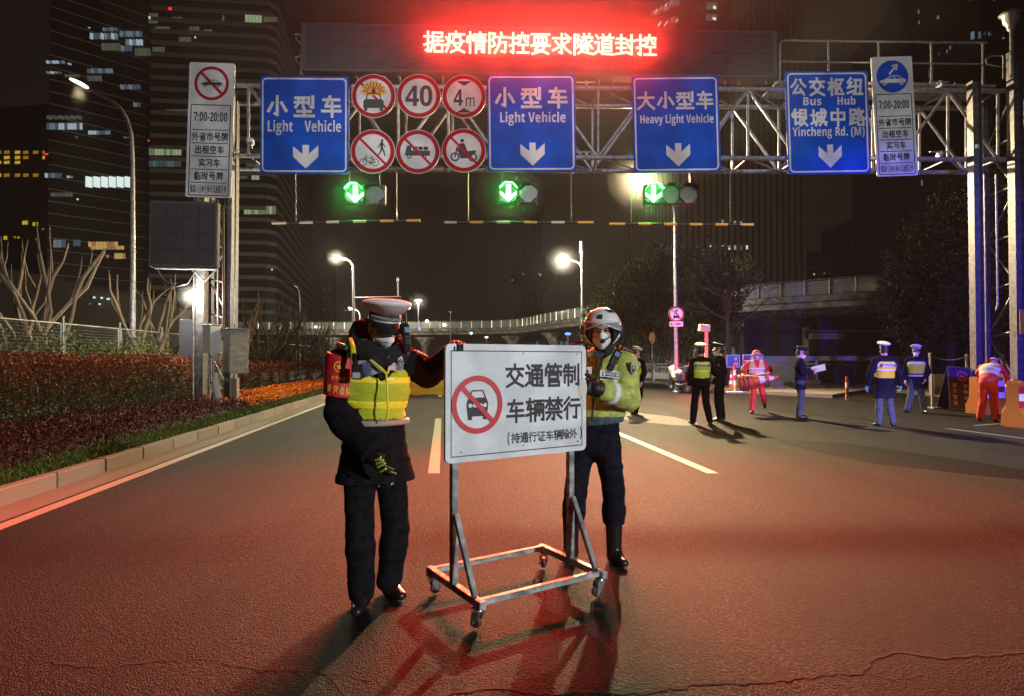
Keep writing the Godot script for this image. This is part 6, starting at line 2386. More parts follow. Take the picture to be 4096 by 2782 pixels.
# Builds a whole figure: S holds materials and choices, J the joints
func figure(t: Node3D, j: Dictionary, S: Dictionary) -> void:
	var cell: float = S.get("cell", 0.022)
	var fine := cell < 0.015
	var skin := mat("skin", 0.50, 0.31, 0.23, 0.5)
	var q: Basis = j.look
	# the body, one continuous surface, with a finer head and hands
	var hl := hull(j, ["hip", "neck", "sh_l", "sh_r", "el_l", "el_r", "wr_l", "wr_r", "kn_l", "kn_r", "an_l", "an_r"], 0.13)
	var b := Blob.new(hl[0], hl[1], 0.028)
	lower_field(b, j, -0.012, 0.04)
	upper_field(b, j, -0.010)
	var body := b.mb()
	b = Blob.new(j.head - Vector3(0.15, 0.20, 0.15), j.head + Vector3(0.15, 0.16, 0.15), 0.0055 if fine else 0.012)
	head_field(b, j.head, q, j.neck)
	b.into(body)
	var bare: bool = not S.has("gloves")
	var hands := {}
	for s in ["l", "r"]:
		var wr: Vector3 = j["wr_" + s]
		var d: Vector3 = j.get("hd_" + s, (wr - j["el_" + s]).normalized())
		var sg := 1.0 if s == "l" else -1.0
		var pn: Vector3 = j.get("pn_" + s, -Vector3(j.side) * sg)
		pn = (pn - d * pn.dot(d)).normalized()
		var th: Vector3 = j.get("th_" + s, Vector3.BACK)
		th = (th - d * th.dot(d) - pn * th.dot(pn)).normalized()
		b = Blob.new(wr - Vector3.ONE * 0.21, wr + Vector3.ONE * 0.21, S.get("hand_cell", 0.011))
		hand_field(b, wr + d * 0.015, d, pn, th, j.get("curl_" + s, 0.35), S.get("fat", 1.0))
		if bare:
			b.into(body)
		else:
			hands[s] = b
	part("body", body, skin, t)
	for s in hands:
		var g: Blob = hands[s]
		part("glove", g.mb(), S.gloves, t)
	# trousers
	hl = hull(j, ["hip", "hp_l", "hp_r", "kn_l", "kn_r", "an_l", "an_r"], 0.19)
	b = Blob.new(hl[0], hl[1], cell)
	lower_field(b, j, 0.016, 0.03, S.get("trouser_wide", 1.0))
	b.cone(j.hip, j.hip.lerp(j.waist, 0.9), 0.115, 0.105, 0.04, j.side, 1.38)
	if S.has("wrinkles"):
		b.ripple(wrinkle, S.wrinkles, Vector3(0.9, 1.9, 0.9))
	for s in ["l", "r"]:
		if j["an_" + s].y < 0.2:
			pass
	b.keep(Vector3(0, S.get("trouser_end", 0.05), 0), Vector3.DOWN)
	part("trousers", b.mb(), S.trousers, t)
	for s in ["l", "r"]:
		if S.get("lifted", "") != s:
			shoe(t, j["an_" + s], j["toe_" + s], S.shoes, 0.008 if fine else 0.014, S.get("boot", 0.0), "boot" if S.get("boot", 0.0) > 0.1 else "shoe")
		else:
			var an: Vector3 = j["an_" + s]
			var toe: Vector3 = j["toe_" + s]
			b = Blob.new(an.min(toe) - Vector3.ONE * 0.1, an.max(toe) + Vector3.ONE * 0.1, 0.014)
			b.cone(an, toe, 0.05, 0.036, 0.02)
			part("shoe", b.mb(), S.shoes, t)
	# jacket
	var g: float = S.get("bulk", 0.02)
	var hem: float = S.get("hem", 0.86)
	hl = hull(j, ["hip", "neck", "sh_l", "sh_r", "el_l", "el_r", "wr_l", "wr_r"], 0.17)
	hl[0].y = minf(hl[0].y, hem - 0.06)
	b = Blob.new(hl[0], hl[1], cell)
	upper_field(b, j, g, false)
	for s in ["l", "r"]:
		arm_field(b, j, s, g + S.get("sleeve", 0.0), S.get("arm_k", 0.03))
	if hem < 0.92:
		b.cone(j.waist, Vector3(j.hip.x, hem - 0.1, j.hip.z) + S.get("hem_shift", Vector3.ZERO), 0.095 + g, S.get("flare", 0.125) + g, 0.05, j.side, S.get("flare_q", 1.42))
	if S.has("collar"):
		b.cone(j.neck - Vector3(0, 0.05, 0), j.neck + Vector3(0, 0.04, 0.0), 0.085, 0.078, 0.02)
	if S.has("wrinkles"):
		b.ripple(wrinkle, S.wrinkles * 1.25, Vector3(0.8, 1.5, 0.8))
	b.keep(Vector3(0, hem, 0), Vector3.DOWN)
	b.keep(j.neck + Vector3(0, 0.05, 0), Vector3(0, 1, 0.0))
	for s in ["l", "r"]:          # sleeves end at the wrist
		var wr: Vector3 = j["wr_" + s]
		var d: Vector3 = (wr - j["el_" + s]).normalized()
		b.ell(wr + d * 0.075, Vector3(0.07, 0.07, 0.07), Basis(), 0.01, true)
	part("jacket", b.mb(), S.jacket, t)
	if S.has("sleeve_band"):
		for s in ["l", "r"]:
			var wr: Vector3 = j["wr_" + s]
			var el: Vector3 = j["el_" + s]
			var d := (wr - el).normalized()
			var lo := wr.lerp(el, S.get("band_lo", 0.3))
			var ab := Blob.new(el.min(wr) - Vector3.ONE * 0.09, el.max(wr) + Vector3.ONE * 0.09, cell)
			arm_field(ab, j, s, g + 0.006 + S.get("sleeve", 0.0), 0.03)
			ab.keep(lo, d)
			ab.keep(lo - d * 0.055, -d)
			part("reflective_band", ab.mb(), S.sleeve_band, t)
	if S.has("knee_band"):
		for s in ["l", "r"]:
			var kn: Vector3 = j["kn_" + s]
			var an: Vector3 = j["an_" + s]
			var d := (an - kn).normalized()
			for o in [0.10, 0.16]:
				var ab := Blob.new(kn.min(an) - Vector3.ONE * 0.12, kn.max(an) + Vector3.ONE * 0.12, 0.018)
				ab.cone(kn, an, 0.082, 0.075, 0.02)
				ab.keep(kn + d * (o + 0.035), d)
				ab.keep(kn + d * o, -d)
				part("reflective_band", ab.mb(), S.knee_band, t)
	# vest over the jacket
	if S.has("vest"):
		var v: Dictionary = S.vest
		hl = hull(j, ["waist", "neck", "sh_l", "sh_r"], 0.16)
		hl[0].y = minf(hl[0].y, float(v.lo) - 0.03)
		b = Blob.new(hl[0], hl[1], v.get("cell", cell))
		upper_field(b, j, g + 0.010, false)
		var up: Vector3 = (j.neck - j.waist).normalized()
		var base: Vector3 = j.waist
		for s in ["l", "r"]:
			var sh: Vector3 = j["sh_" + s]
			var o: Vector3 = (sh - j.chest).slide(up).normalized()
			b.cone(sh + o * 0.075 - up * 0.16, sh + o * 0.085 + up * 0.12, 0.085, 0.085, 0.01, Vector3.ZERO, 1.0, true)
		var fwd: Vector3 = Vector3(j.side).cross(up)
		b.cone(j.neck + up * 0.05 + fwd * 0.02, j.neck - up * float(v.get("vee", 0.10)) + fwd * 0.19, 0.085, 0.03, 0.01, Vector3.ZERO, 1.0, true)
		if v.has("ripple"):
			b.ripple(wrinkle, v.ripple, Vector3(1.0, 1.6, 1.0))
		b.keep(base + up * (float(v.lo) - base.y), -up)
		b.keep(base + up * (float(v.get("hi", 1.40)) - base.y), up)
		part("safety_vest", b.mb(), v.mat, t)
		for w in v.bands:
			var bm := band_of(b, 0.005, [[base + up * (float(w[1]) - base.y), up], [base + up * (float(w[0]) - base.y), -up]])
			part("reflective_band", bm, w[2], t)
		if v.has("text"):
			var tm := MB.new()
			var py: float = v.text
			var back := Transform3D(Basis(Vector3.UP, PI), base + up * (py - base.y) - fwd * v.get("back", 0.162))
			latin(tm, back, "POLICE", Vector2.ZERO, 0.042, 0.19, true, 0.004, 0.0)
			part("lettering", tm, mat("vest_ink", 0.02, 0.04, 0.12, 0.6), t)
			tm = MB.new()
			han(tm, back, "警", Vector2(-0.175, 0.03), 0.06, 0.06, 0.06, 0.008, 0.002)
			han(tm, back, "察", Vector2(0.115, 0.03), 0.06, 0.06, 0.06, 0.008, 0.002)
			part("chinese_lettering", tm, mat("vest_ink", 0.02, 0.04, 0.12, 0.6), t)
	if S.has("belt"):
		b = Blob.new(j.waist - Vector3(0.3, 0.15, 0.3), j.waist + Vector3(0.3, 0.08, 0.3), cell)
		upper_field(b, j, g + 0.024, false)
		b.keep(Vector3(0, float(S.belt[1]), 0), Vector3.UP)
		b.keep(Vector3(0, float(S.belt[0]), 0), Vector3.DOWN)
		part("belt", b.mb(), S.belt[2], t)
	if S.has("cap"):
		peaked_cap(t, j.head, q, S.cap, mat("cap_black", 0.012, 0.012, 0.014, 0.6), mat("cap_patent", 0.012, 0.012, 0.013, 0.18), fine)
		var hm := MB.new()
		hm.lathe(Transform3D(q, j.head), [Vector2(0.072, -0.055), Vector2(0.0800, -0.02), Vector2(0.0815, 0.02), Vector2(0.079, 0.06)], 14, true, PI * 1.0, PI * 2.0)
		for i in hm.v.size():
			hm.v[i] += q * Vector3(0, 0, -0.012 - (0.014 if (q.inverse() * (hm.v[i] - j.head)).z < -0.04 else 0.0))
		part("hair", hm, mat("hair", 0.010, 0.008, 0.007, 0.6), t)
	if S.has("hard_hat"):
		var hm := MB.new()
		hm.lathe(Transform3D(q * Basis.from_scale(Vector3(0.95, 1, 1.1)), j.head + q * Vector3(0, 0.03, 0)), [Vector2(0.150, -0.004), Vector2(0.148, 0.002), Vector2(0.112, 0.016), Vector2(0.112, 0.05), Vector2(0.095, 0.092), Vector2(0.055, 0.122), Vector2(0.0, 0.130)], 16)
		part("hard_hat", hm, S.hard_hat, t)
		hm = MB.new()
		hm.lathe(Transform3D(q * Basis.from_scale(Vector3(0.95, 1, 1.1)), j.head + q * Vector3(0, 0.03, 0)), [Vector2(0.1145, 0.030), Vector2(0.1145, 0.048)], 16)
		part("hat_band", hm, mat("reflective", 0.75, 0.75, 0.77, 0.35), t)
	if S.has("mask"):
		face_mask(t, j.head, q, S.mask, fine)

func people() -> void:
	var black := mat("uniform_black", 0.014, 0.014, 0.016, 1.0, 0.0, 0.12)
	relief(grain(black, T.rough, 2.2), T.cloth, 0.12)
	var navy := mat("uniform_navy", 0.016, 0.017, 0.028, 1.0, 0.0, 0.12)
	relief(grain(navy, T.rough, 2.2), T.cloth, 0.10)
	var navy2 := mat("trousers_navy", 0.055, 0.062, 0.085, 0.85)
	grain(navy2, T.rough, 2.0)
	var lime := mat("vest_lime", 0.52, 0.62, 0.03, 0.7)
	var yellow := mat("vest_yellow", 0.60, 0.58, 0.02, 0.7)
	var mesh_im := Image.create(64, 64, false, Image.FORMAT_RGB8)
	for y in 64:
		for x in 64:
			var hole := Vector2((x + (8 if (y / 16) % 2 else 0)) % 16 - 8, y % 16 - 8).length() < 4.5
			mesh_im.set_pixel(x, y, Color(0.55, 0.58, 0.45) if hole else Color.WHITE)
	var mesh_cloth := mat("vest_mesh", 0.50, 0.56, 0.02, 0.7)
	grain(mesh_cloth, tex(mesh_im), 46.0)
	relief(mesh_cloth, T.cloth, 0.1)
	var tape := mat("reflective", 0.75, 0.75, 0.77, 0.35)
	var white := mat("cap_white", 0.72, 0.71, 0.69, 0.75)
	var mask := mat("mask_white", 0.72, 0.74, 0.74, 0.8)
	var shoes := mat("shoe_black", 0.012, 0.012, 0.012, 0.30)
	var red := mat("worker_red", 0.62, 0.035, 0.015, 0.7)
	var gl_black := mat("glove_black", 0.014, 0.014, 0.015, 0.55)
	white_cap_officer(black, mesh_cloth, tape, white, mask, shoes)
	helmet_officer(navy, mask)
	# ---- the others on the right
	var j: Dictionary
	var t: Node3D
	var vest := {"mat": lime, "lo": 1.02, "bands": [[1.30, 1.385, tape], [1.18, 1.235, tape]], "text": 1.342, "hi": 1.42, "vee": 0.1}
	var S0 := {"jacket": black, "trousers": black, "shoes": shoes, "cap": white, "vest": vest, "trouser_wide": 1.5, "hem": 0.84}
	# pair by the sign post
	j = joints(1.02)
	j.el_r = Vector3(-0.30, 1.20, 0.06)
	j.wr_r = Vector3(-0.36, 1.12, 0.28)
	j.kn_l.x = 0.14
	j.an_l = Vector3(0.19, 0.09, -0.03)
	j.toe_l = Vector3(0.24, 0.035, 0.13)
	j.an_r = Vector3(-0.19, 0.09, 0.0)
	j.toe_r = Vector3(-0.25, 0.035, 0.15)
	t = thing("person", "officer in white cap and lime police vest standing with back turned, legs apart", "person", on(2806, 1694), PI - 0.1)
	figure(t, j, S0)
	j = joints(1.03)
	j.look = Basis(Vector3.UP, 0.25)
	j.wr_r = Vector3(-0.22, 0.92, 0.14)
	t = thing("person", "officer in all-black uniform and black cap, standing close beside the lime-vested officer", "person", on(2880, 1682), -PI * 0.5 - 0.62)
	figure(t, j, {"jacket": black, "trousers": black, "shoes": shoes, "cap": mat("cap_black", 0.012, 0.012, 0.014, 0.6), "hem": 0.84, "trouser_wide": 1.3, "mask": mask})
	var pm := MB.new()
	pm.prism(Transform3D(Basis(Vector3.UP, PI * 0.5), Vector3(0.268, 1.31, -0.03)), rounded(0.085, 0.10, 0.03), 0.006)
	part("arm_patch", pm, mat("patch_grey", 0.30, 0.36, 0.42, 0.6), t)
	# half hidden behind the helmeted officer
	j = joints(1.0)
	j.an_l = Vector3(0.13, 0.09, 0.18)
	j.toe_l = Vector3(0.15, 0.035, 0.34)
	t = thing("person", "officer in lime vest half hidden behind the helmeted officer", "person", on(2552, 1652), -1.1)
	figure(t, j, S0.merged({"vest": {"mat": lime, "lo": 1.02, "bands": [[1.30, 1.37, tape]], "hi": 1.42}}, true))
	# reading officer
	j = joints(1.0)
	j.look = Basis(Vector3.RIGHT, 0.35)
	j.el_l = Vector3(0.235, 1.16, 0.02)
	j.wr_l = Vector3(0.10, 1.20, 0.26)
	j.el_r = Vector3(-0.235, 1.14, 0.04)
	j.wr_r = Vector3(-0.06, 1.16, 0.27)
	t = thing("person", "officer in dark coat and dark cap, head bent over the sheet of paper", "person", on(3203, 1670), 1.25)
	figure(t, j, {"jacket": navy, "trousers": navy2, "shoes": shoes, "cap": mat("cap_black", 0.012, 0.012, 0.014, 0.6), "hem": 0.72, "flare": 0.13, "mask": mask})
	var sh := MB.new()
	sh.bx(0, 0, 0, 0.22, 0.004, 0.31)
	var paper := single("paper", sh, mat("paper", 0.70, 0.66, 0.55, 0.8), "white sheet of paper held by the reading officer", "paper")
	paper.transform = Transform3D(Basis(Vector3.UP, 1.25) * Basis(Vector3.BACK, 0.75) * Basis(Vector3.RIGHT, -0.35), t.position + Basis(Vector3.UP, 1.25) * Vector3(0.02, 1.24, 0.42))
	# two in white caps on the right
	var blue_gl := mat("glove_blue", 0.10, 0.32, 0.45, 0.5)
	var vy := {"mat": yellow, "lo": 1.04, "bands": [[1.31, 1.40, tape], [1.22, 1.265, tape]], "text": 1.352, "hi": 1.43}
	j = joints(1.03)
	j.el_l = Vector3(0.31, 1.16, -0.02)
	j.wr_l = Vector3(0.34, 0.90, 0.05)
	j.el_r = Vector3(-0.31, 1.16, -0.02)
	j.wr_r = Vector3(-0.36, 0.91, 0.06)
	j.an_l = Vector3(0.15, 0.09, -0.03)
	j.toe_l = Vector3(0.19, 0.035, 0.13)
	j.an_r = Vector3(-0.15, 0.09, -0.03)
	j.toe_r = Vector3(-0.20, 0.035, 0.13)
	t = thing("person", "officer in yellow police vest and blue gloves standing with back turned", "person", on(3542, 1702), PI - 0.05)
	figure(t, j, {"jacket": navy, "trousers": navy2, "shoes": shoes, "cap": white, "vest": vy, "hem": 0.62, "flare": 0.135, "gloves": blue_gl, "trouser_wide": 1.3, "bulk": 0.03})
	j = joints(1.03)
	j.look = Basis(Vector3.UP, -0.1)
	j.kn_r = Vector3(-0.13, 0.50, 0.10)
	j.an_r = Vector3(-0.22, 0.09, 0.10)
	j.toe_r = Vector3(-0.30, 0.035, 0.26)
	j.an_l = Vector3(0.18, 0.09, -0.02)
	j.toe_l = Vector3(0.24, 0.035, 0.14)
	j.el_l = Vector3(0.27, 1.14, -0.02)
	j.wr_l = Vector3(0.20, 0.93, 0.12)
	t = thing("person", "officer in white cap, white mask and yellow vest facing the others, by the folded board", "person", on(3668, 1648), -0.55)
	figure(t, j, {"jacket": navy, "trousers": navy2, "shoes": shoes, "cap": white, "mask": mask, "vest": {"mat": lime, "lo": 1.06, "bands": [[1.33, 1.39, tape]], "hi": 1.42}, "hem": 0.66, "flare": 0.13, "trouser_wide": 1.4, "bulk": 0.025, "belt": [0.99, 1.05, mat("belt_white", 0.5, 0.48, 0.45, 0.6)]})
	# road workers
	var wv := {"mat": mat("vest_pale", 0.60, 0.52, 0.22, 0.7), "lo": 1.05, "bands": [[1.08, 1.13, tape], [1.19, 1.24, tape]], "hi": 1.45, "vee": 0.06}
	j = joints(0.98)
	j.waist = Vector3(0, 1.04, 0.07)
	j.chest = Vector3(0, 1.20, 0.20)
	j.neck = Vector3(0, 1.31, 0.36)
	j.head = Vector3(0, 1.36, 0.50)
	j.sh_l = Vector3(0.18, 1.27, 0.31)
	j.sh_r = Vector3(-0.18, 1.27, 0.31)
	j.el_l = Vector3(0.30, 1.13, 0.48)
	j.wr_l = Vector3(0.24, 0.95, 0.66)
	j.el_r = Vector3(-0.24, 1.10, 0.52)
	j.wr_r = Vector3(-0.20, 0.92, 0.72)
	j.look = Basis(Vector3.RIGHT, 0.7)
	j.an_l.x = 0.16
	j.toe_l.x = 0.20
	j.an_r.x = -0.14
	t = thing("person", "road worker in red overalls and helmet bending over the orange barriers", "person", on(3955, 1684), 2.25)
	figure(t, j, {"jacket": red, "trousers": red, "shoes": shoes, "hard_hat": red, "vest": wv, "hem": 0.86, "gloves": mat("glove_white", 0.65, 0.63, 0.66, 0.7), "sleeve_band": tape, "knee_band": tape, "trouser_wide": 1.5})
	j = joints(0.97)
	j.kn_r = Vector3(-0.10, 0.52, 0.16)
	j.an_r = Vector3(-0.14, 0.09, 0.14)
	j.toe_r = Vector3(-0.18, 0.035, 0.30)
	j.kn_l = Vector3(0.16, 0.55, -0.05)
	j.an_l = Vector3(0.24, 0.30, -0.38)
	j.toe_l = Vector3(0.27, 0.14, -0.40)
	j.el_l = Vector3(0.36, 1.18, -0.10)
	j.wr_l = Vector3(0.28, 1.02, 0.14)
	j.el_r = Vector3(-0.33, 1.20, -0.08)
	j.wr_r = Vector3(-0.30, 1.02, 0.16)
	j.look = Basis(Vector3.UP, -0.2)
	t = thing("person", "road worker in red overalls and helmet running with traffic cones", "person", on(3028, 1650), -0.25)
	figure(t, j, {"jacket": red, "trousers": red, "shoes": shoes, "hard_hat": red, "vest": wv.merged({"vee": 0.2}, true), "mask": mat("mask_blue", 0.35, 0.45, 0.6, 0.8), "hem": 0.86, "gloves": mat("glove_white", 0.65, 0.63, 0.66, 0.7), "sleeve_band": tape, "band_lo": 1.0, "knee_band": tape, "trouser_wide": 1.4, "lifted": "l"})

func local(b: Vector3, x: float, y: float, z: float) -> Vector3:
	return at(x, y, z) - b

func white_cap_officer(black: Material, yellow: Material, tape: Material, white: Material, mask: Material, shoes: Material) -> void:
	var b := Vector3(at(1497, 1434, 3.72).x, 0, -3.72)
	var t := thing("person", "officer in white peaked cap and black coat holding the wheeled sign's top left corner", "person", b)
	var j := joints()
	var px := {"hip": [1500, 1840, 3.74], "waist": [1500, 1690, 3.74], "chest": [1500, 1540, 3.73], "neck": [1512, 1415, 3.74], "head": [1532, 1308, 3.68],
		"sh_r": [1372, 1445, 3.66], "el_r": [1352, 1655, 3.62], "wr_r": [1478, 1812, 3.44], "sh_l": [1632, 1445, 3.80], "el_l": [1712, 1500, 3.98], "wr_l": [1806, 1412, 3.70],
		"hp_r": [1436, 1880, 3.72], "kn_r": [1440, 2110, 3.66], "an_r": [1446, 2368, 3.66], "toe_r": [1424, 2425, 3.50], "hp_l": [1562, 1880, 3.78], "kn_l": [1582, 2110, 3.80], "an_l": [1556, 2322, 3.84], "toe_l": [1606, 2380, 3.74]}
	for k in px:
		j[k] = local(b, px[k][0], px[k][1], px[k][2])
	j.side = Vector3(cos(0.42), 0, -sin(0.42))
	j.look = Basis(Vector3.UP, 0.62) * Basis(Vector3.RIGHT, 0.38)
	j.hd_l = Vector3(0.30, 0.42, 0.62).normalized()
	j.pn_l = Vector3(0.1, -1, 0.3)
	j.th_l = Vector3(-1, 0, 0.4)
	j.curl_l = 0.62
	j.hd_r = Vector3(0.62, -0.62, 0.35).normalized()
	j.pn_r = Vector3(0.6, 0.5, -0.6)
	j.th_r = Vector3(0.7, 0.6, 0.3)
	j.curl_r = 0.25
	var glove := mat("glove_black", 0.014, 0.014, 0.015, 0.55)
	var hem := local(b, 1500, 1925, 3.7).y
	var vest := {"mat": yellow, "cell": 0.009, "ripple": 0.007, "lo": local(b, 1500, 1675, 3.65).y, "hi": local(b, 1500, 1470, 3.65).y, "vee": 0.16, "bands": []}
	var y := func(p: float) -> float: return local(b, 1500, p, 3.65).y
	var trim := mat("vest_trim", 0.78, 0.68, 0.03, 0.4)
	vest.bands = [[y.call(1530), y.call(1500), trim], [y.call(1632), y.call(1600), trim]]
	figure(t, j, {"cell": 0.0115, "jacket": black, "trousers": black, "shoes": shoes, "cap": white, "mask": mask, "wrinkles": 0.008, "hem": hem, "flare": 0.172, "flare_q": 1.42, "bulk": 0.020, "sleeve": 0.018, "vest": vest, "gloves": glove, "hand_cell": 0.0055, "fat": 1.12, "trouser_wide": 1.9,
		"belt": [y.call(1702), y.call(1676), mat("belt_tan", 0.30, 0.24, 0.18, 0.6)], "arm_k": 0.02})
	eyes(t, j.head, j.look, true)
	# furry collar
	var fur := mat("fur", 0.008, 0.008, 0.009, 0.95)
	var c := Blob.new(j.neck - Vector3(0.26, 0.2, 0.26), j.neck + Vector3(0.26, 0.24, 0.26), 0.009)
	var q: Basis = j.look
	var n0: Vector3 = j.neck
	for i in 14:
		var g := TAU * i / 14.0
		var g2 := TAU * (i + 1) / 14.0
		var a := n0 + Vector3(cos(g) * 0.115, 0.02 + 0.035 * -sin(g), sin(g) * 0.105)
		var d := n0 + Vector3(cos(g2) * 0.115, 0.02 + 0.035 * -sin(g2), sin(g2) * 0.105)
		c.cone(a, d, 0.058, 0.058, 0.03)
	c.cone(n0 + Vector3(-0.07, 0.05, -0.02), n0 + Vector3(-0.095, 0.13, -0.05), 0.05, 0.045, 0.04)
	c.cone(n0 + Vector3(0.09, 0.05, 0.0), n0 + Vector3(0.10, 0.09, -0.02), 0.045, 0.04, 0.04)
	c.cone(n0 + Vector3(-0.04, -0.02, 0.1), n0 + Vector3(0.02, -0.11, 0.13), 0.05, 0.035, 0.04)
	c.cone(n0 + Vector3(0.10, -0.02, 0.06), n0 + Vector3(0.07, -0.11, 0.11), 0.05, 0.035, 0.04)
	c.cone(local(b, 1440, 1315, 3.80), local(b, 1420, 1420, 3.74), 0.055, 0.08, 0.04)
	c.cone(local(b, 1455, 1400, 3.66), local(b, 1500, 1440, 3.58), 0.065, 0.06, 0.04)
	c.cone(local(b, 1600, 1395, 3.72), local(b, 1560, 1440, 3.60), 0.055, 0.055, 0.04)
	c.cone(local(b, 1436, 1330, 3.80), local(b, 1480, 1300, 3.84), 0.045, 0.05, 0.04)
	c.cone(local(b, 1600, 1380, 3.78), local(b, 1595, 1425, 3.68), 0.04, 0.05, 0.04)
	c.ell(j.head + q * Vector3(0, -0.03, 0.03), Vector3(0.078, 0.11, 0.10), q, 0.02, true)
	c.ripple(wrinkle, 0.006, Vector3(4, 4, 4))
	part("fur_collar", c.mb(), fur, t)
	# white reflective yoke with the two characters
	var yoke := MB.new()
	var f := Transform3D(Basis(Vector3.UP, 0.42), local(b, 1508, 1478, 3.5))
	# red arm band with star and lettering, wrapped round the right upper arm
	var sh: Vector3 = j.sh_r
	var el: Vector3 = j.el_r
	var rb := Blob.new(sh.min(el) - Vector3.ONE * 0.14, sh.max(el) + Vector3.ONE * 0.14, 0.009)
	rb.cone(sh + Vector3(0, 0.02, 0), el, 0.106, 0.090, 0.02)
	rb.keep(at(1370, 1420, 3.62) - b, Vector3(0.25, 1, 0).normalized())
	rb.keep(at(1350, 1583, 3.62) - b, Vector3(-0.14, -1, 0).normalized())
	var red := mat("armband_red", 0.50, 0.012, 0.022, 0.6)
	var ab := part("arm_band", rb.mb(), red, t)
	var gold := mat("armband_gold", 0.75, 0.42, 0.03, 0.5)
	var am := MB.new()
	var up := (sh - el).normalized()
	var fr := func(x: float, yy: float) -> Transform3D:
		var p: Vector3 = at(x, yy, 3.56) - b
		var ax: Vector3 = sh + (el - sh) * clampf((p - sh).dot(el - sh) / (el - sh).length_squared(), 0, 1)
		var o: Vector3 = (at(x, yy, 3.5) - at(x, yy, 3.6)).normalized()
		var w := (p - ax).slide(o).length()
		var r := 0.104
		var z := sqrt(maxf(r * r - w * w, 0.0004))
		var nm: Vector3 = ((p - ax).slide(o) + o * z).normalized()
		var xx := up.cross(nm).normalized()
		return Transform3D(Basis(xx, nm.cross(xx), nm), ax + (p - ax).slide(o) + o * (z + 0.002))
	var e: Transform3D = fr.call(1357, 1464)
	am.ring(e, 0.026, 0.0315, 0.002, 24)
	var star := PackedVector2Array()
	for i in 10:
		var g := PI / 2 + TAU * i / 10.0
		star.append(Vector2(cos(g), sin(g)) * (0.022 if i % 2 == 0 else 0.009))
	am.poly(e, star, 0.002)
	var k := 0
	for ch in "浦东公安":
		var w: Transform3D = fr.call(1331 + 14.5 * k, 1507 + 1.5 * k)
		han(am, w, ch, Vector2(-0.0095, 0.0105), 0.019, 0.021, 0.02, 0.0026, 0.002)
		k += 1
	part("gold_emblem", am, gold, ab)
	am = MB.new()
	k = 0
	for ch in "青突击队":
		var w: Transform3D = fr.call(1318 + 25.0 * k, 1549 + 5.0 * k)
		han(am, w, ch, Vector2(-0.016, 0.022), 0.030, 0.044, 0.03, 0.004, 0.002)
		k += 1
	part("chinese_lettering", am, gold, ab)
	# shoulder lamp on the epaulette
	var lm := MB.new()
	var s0 := at(1352, 1378, 3.60) - b
	var s1 := at(1398, 1394, 3.54) - b
	lm.bar(s0, s1, 0.045, 0.028, Vector3.UP, 0.008)
	part("shoulder_light", lm, mat("plastic_grey", 0.10, 0.10, 0.10, 0.35), t)
	var epm := MB.new()
	epm.bar(at(1655, 1400, 3.74) - b, at(1702, 1426, 3.80) - b, 0.055, 0.018, Vector3.UP, 0.006)
	part("epaulette", epm, mat("epaulette_red", 0.5, 0.10, 0.08, 0.5), t)
	# vest details: shoulder straps, yoke, zip, collar edge
	var yv := mat("vest_yellow", 0.68, 0.62, 0.03, 0.7)
	var sv := MB.new()
	sv.tube([at(1380, 1375, 3.66) - b, at(1400, 1362, 3.60) - b, at(1412, 1400, 3.50) - b, at(1412, 1452, 3.47) - b], [0.012, 0.018, 0.018, 0.014], 8)
	part("vest_strap", sv, yv, t)
	var fl := MB.new()
	for q2 in [[[1430, 1502], [1482, 1500], [1540, 1482], [1482, 1438], [1432, 1440]], [[1556, 1478], [1612, 1480], [1614, 1440], [1606, 1420], [1552, 1468]]]:
		var poly := PackedVector3Array()
		for p in q2:
			poly.append(at(p[0], p[1], 3.505 + (0.07 if p[0] > 1560 else 0.0) + absf(p[0] - 1520) * 0.0004) - b)
		for i in range(1, poly.size() - 1):
			fl.tri(poly[0], poly[i], poly[i + 1])
	part("reflective_yoke", fl, mat("reflective_dim", 0.42, 0.42, 0.43, 0.35), t)
	var ch1 := MB.new()
	var hf := Transform3D(Basis(Vector3.UP, 0.25).rotated(Vector3.BACK, 0.12), at(1447, 1448, 3.497) - b)
	han(ch1, hf, "警", Vector2.ZERO, 0.052, 0.08, 0.05, 0.007, 0.0)
	hf = Transform3D(Basis(Vector3.UP, 0.5), at(1590, 1432, 3.545) - b)
	han(ch1, hf, "察", Vector2.ZERO, 0.036, 0.07, 0.05, 0.006, 0.0)
	part("chinese_lettering", ch1, mat("vest_ink", 0.02, 0.04, 0.12, 0.6), t)
	var zp := MB.new()
	zp.tube([at(1545, 1488, 3.515) - b, at(1549, 1560, 3.50) - b, at(1552, 1640, 3.50) - b, at(1547, 1680, 3.515) - b], [0.006, 0.006, 0.006, 0.006], 6)
	zp.tube([at(1482, 1437, 3.50) - b, at(1515, 1462, 3.485) - b, at(1546, 1492, 3.49) - b], [0.007, 0.007, 0.007], 6)
	zp.tube([at(1557, 1462, 3.50) - b, at(1551, 1490, 3.49) - b], [0.007, 0.007], 6)
	part("vest_zip", zp, mat("vest_trim", 0.75, 0.62, 0.02, 0.45), t)
	# body camera, radio on the far shoulder, buttons
	var cam := MB.new()
	cam.box(Transform3D(Basis(Vector3.UP, 0.2).rotated(Vector3.BACK, -0.04), at(1428, 1485, 3.46) - b), Vector3(0.062, 0.085, 0.03), 0.008)
	var bc := part("body_camera", cam, mat("plastic_black", 0.014, 0.014, 0.015, 0.3), t)
	cam = MB.new()
	cam.box(Transform3D(Basis(Vector3.UP, 0.2).rotated(Vector3.BACK, -0.04), at(1424, 1499, 3.442) - b), Vector3(0.046, 0.034, 0.008), 0.003)
	part("screen", cam, mat("screen_grey", 0.30, 0.30, 0.31, 0.4), bc)
	cam = MB.new()
	cam.tube([at(1423, 1465, 3.45) - b, at(1418, 1420, 3.47) - b, at(1400, 1395, 3.55) - b], [0.012, 0.012, 0.012], 7)
